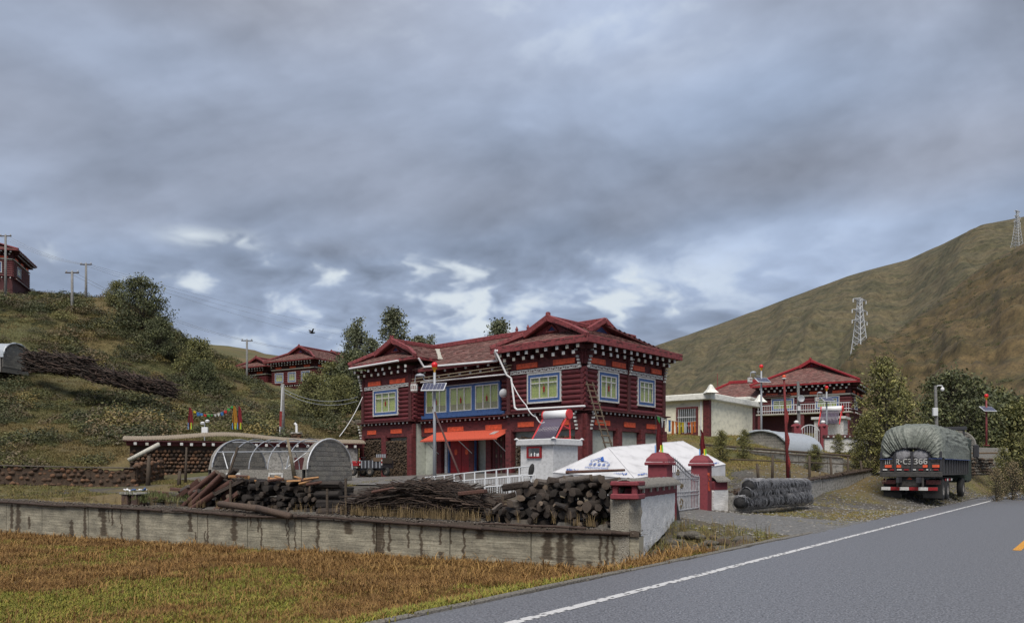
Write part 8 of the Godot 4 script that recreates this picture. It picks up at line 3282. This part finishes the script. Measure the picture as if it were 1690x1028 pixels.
		if rng.randf() < smoothstep(-0.05, 0.4, gsel) * 0.85:
			var sc := rr(0.6, 1.25)
			wg.append([Transform3D(b.scaled(Vector3(sc, sc, sc)), p), Color(0.17, 0.2, 0.025).lerp(Color(0.34, 0.3, 0.045), rng.randf()) * rr(0.6, 1.15)])
		else:
			var sc := rr(0.5, 1.15) * lerpf(1.0, 0.75, near) * (1.2 if wall_side(x, d) > -1.2 else 1.0) * (1.7 if rng.randf() < 0.06 else 1.0)
			wd.append([Transform3D(b.scaled(Vector3(sc, sc * rr(0.8, 1.2), sc)), p), Color(0.2, 0.1, 0.026).lerp(Color(0.42, 0.255, 0.08), pow(rng.randf(), 1.9)) * rr(0.6, 1.15)])
	scatter("dry_grass", dry, gm, wd, "rust and straw coloured stubble filling the field", "grass")
	scatter("green_grass", green, gm, wg, "yellow-green grass patches between the stubble", "grass")
	# verge, driveway sides, terrace field
	var wv := []
	var ws := []
	for i in 42000:
		var d := rr(15.5, 60.0)
		var x := d * rr(0.14, 0.72)
		var s := S(x, d)
		var t := Tt(x, d)
		if s < 6.35 or wall_side(x, d) < 0.1:
			continue
		if s > 17.0 and d < 34.0:
			continue
		var n := n2.get_noise_2d(x * 0.8, d * 0.8)
		var ditch := t < 19.8 and s < 10.5
		var lane := absf(t - 22.5) < 1.7 and s < 10.8
		var gravel := s < 13.0 and t > 24.0 and t < 46.0
		if lane or (gravel and n < 0.05) or (not ditch and n < -0.25):
			continue
		if s > 11.0 and s < 17.0 and t < 26.0:
			continue
		var sc := rr(0.5, 1.0) * (1.3 if ditch and rng.randf() < 0.3 else 1.0) * (1.3 if s > 14.0 else 0.75)
		var p := P(x, GH(x, d) - 0.02, d)
		var c := Color(0.17, 0.2, 0.04).lerp(Color(0.36, 0.27, 0.09), clampf(rng.randf() + n * 0.6 + (0.25 if s > 14.0 else 0.0), 0, 1)) * rr(0.7, 1.2)
		(wv if rng.randf() < 0.6 else ws).append([Transform3D(Basis(Vector3.UP, rr(0, TAU)).scaled(Vector3(sc, sc, sc)), p), c])
	scatter("verge_grass", green, gm, wv, "short green grass on the verge and terrace field", "grass")
	scatter("verge_weeds", dry, gm, ws, "longer yellowing weeds on the verge and in the ditch", "grass")
	# tall dry stalks before the brush heap, yard weeds, hill grass
	var tall := tuft(9, 0.55, 0.1, 0.012, 0.45)
	var wt := []
	for i in 210:
		var u := rr(4.2, 8.0) if rng.randf() < 0.6 else rr(0.5, 20.0)
		var sc := rr(0.3, 0.75)
		wt.append([Transform3D(Basis(Vector3.UP, rr(0, TAU)).scaled(Vector3(sc, sc, sc)), wall_pt(u, rr(0.35, 0.75), 0.34)), Color(0.24, 0.17, 0.08) * rr(0.45, 1.15)])
	for i in 170:
		var t := rr(15.6, 19.5)
		var s := rr(6.5, 9.5)
		var p := rp(s, t, 0)
		p.y = GH(p.x, -p.z) - 0.03
		if wall_side(p.x, -p.z) < 0.3:
			continue
		var sc := rr(0.5, 1.15)
		wt.append([Transform3D(Basis(Vector3.UP, rr(0, TAU)).scaled(Vector3(sc, sc, sc)), p), Color(0.28, 0.2, 0.08).lerp(Color(0.15, 0.16, 0.05), rng.randf()) * rr(0.5, 1.1)])
	scatter("dry_stalks", tall, gm, wt, "tall dry stalks before the brush heap and in the ditch", "weeds")
	var wh := []
	for i in 45000:
		var d := 31.0 + 60.0 * pow(rng.randf(), 1.5)
		var x := d * rr(-0.72, -0.17)
		if S(x, d) < 35.5 or (d < 45.5 and x > -21.0 and S(x, d) < 47.0):
			continue
		var sc := rr(0.7, 1.3)
		var n := n2.get_noise_2d(x * 0.5, d * 0.5)
		wh.append([Transform3D(Basis(Vector3.UP, rr(0, TAU)).scaled(Vector3(sc * 1.4, sc, sc * 1.4)), P(x, GH(x, d) - 0.03, d)), Color(0.14, 0.15, 0.045).lerp(Color(0.27, 0.205, 0.08), clampf(0.42 + n * 1.6 + rr(-0.3, 0.3), 0, 1)) * rr(0.6, 1.1)])
	scatter("hillside_grass", dry, gm, wh, "yellowing grass covering the slope between the bushes", "grass")
	var wy := []
	for i in 9000:
		var s := rr(23.0, 38.0)
		var t := rr(10.0, 23.0)
		var p := rp(s, t, 0)
		if wall_side(p.x, -p.z) < 1.0 or n2.get_noise_2d(p.x * 0.7, p.z * 0.7) < -0.05:
			continue
		p.y = GH(p.x, -p.z) - 0.01
		var sc := rr(0.5, 1.3)
		wy.append([Transform3D(Basis(Vector3.UP, rr(0, TAU)).scaled(Vector3(sc, sc, sc)), p), Color(0.15, 0.16, 0.04).lerp(Color(0.3, 0.22, 0.08), rng.randf()) * rr(0.5, 1.1)])
	scatter("yard_grass", green, gm, wy, "thin grass in the yard before the stone boundary wall", "grass")
	# green weeds growing by the timber heap
	var st2 := []
	for i in 110:
		var u := rr(14.8, 17.6)
		var sc := rr(0.5, 1.5)
		st2.append([Transform3D(Basis(Vector3.UP, rr(0, TAU)).scaled(Vector3(sc, sc * 1.6, sc)), wall_pt(u, rr(0.6, 1.3), 0.36 + rr(0, 0.3))), Color(0.13, 0.15, 0.045) * rr(0.5, 1.1)])
	scatter("yard_weeds", green, gm, st2, "green weeds growing over the loose timber heap", "weeds")
	# loose stones on the verge
	var pb := []
	for i in 5000:
		var t := rr(19.0, 60.0)
		var s := 6.2 + 8.0 * pow(rng.randf(), 1.3)
		var p := rp(s, t, 0)
		p.y = GH(p.x, -p.z) + 0.01
		var q := rr(0.015, 0.06)
		var g := rr(0.1, 0.25)
		pb.append([Transform3D(Basis(Vector3(rr(-1, 1), 1, rr(-1, 1)).normalized(), rr(0, TAU)).scaled(Vector3(q, q * 0.6, q)), p), Color(g, g * 0.95, g * 0.87)])
	scatter("verge_gravel", lump(6, 4, 0.25), gm, pb, "loose grey stones strewn along the verge", "gravel")
	# rubble in the ditch face
	var rub := thing("ditch_rubble", "tumbled dark stones lining the ditch beside the retaining wall's end", "rubble")
	rub.set_meta("kind", "stuff")
	var lm := [lump(7, 4, 0.25), lump(6, 4, 0.3)]
	for i in 190:
		var t := rr(15.5, 18.9)
		var s := rr(6.9, 9.2)
		var p := rp(s, t, 0)
		if wall_side(p.x, -p.z) < 0.25:
			continue
		p.y = GH(p.x, -p.z) + rr(0.0, 0.12)
		var q := rr(0.06, 0.2)
		part("stone", lm[i % 2], mats["grey_stone"] if i % 3 else mats["brown_stone"], rub, Transform3D(Basis(Vector3(rr(-1, 1), 1, rr(-1, 1)).normalized(), rr(0, TAU)).scaled(Vector3(q * 1.4, q * 0.7, q)), p))

func spur_point(u: float, v: float) -> Vector3:
	var a: Vector3 = spur_ridge.sample_baked(u * spur_ridge.get_baked_length(), true)
	var b: Vector3 = spur_foot.sample_baked(u * spur_foot.get_baked_length(), true)
	var p := b.lerp(a, v)
	return spur_lift(p, u, v)

func build_all() -> void:
	kit()
	build_house()
	build_yard()
	build_front_wall()
	build_gate()
	build_tent()
	build_outhouse()
	build_lamps()
	build_stacks()
	build_right()
	build_truck()
	build_left()
	build_far()
	build_plants()
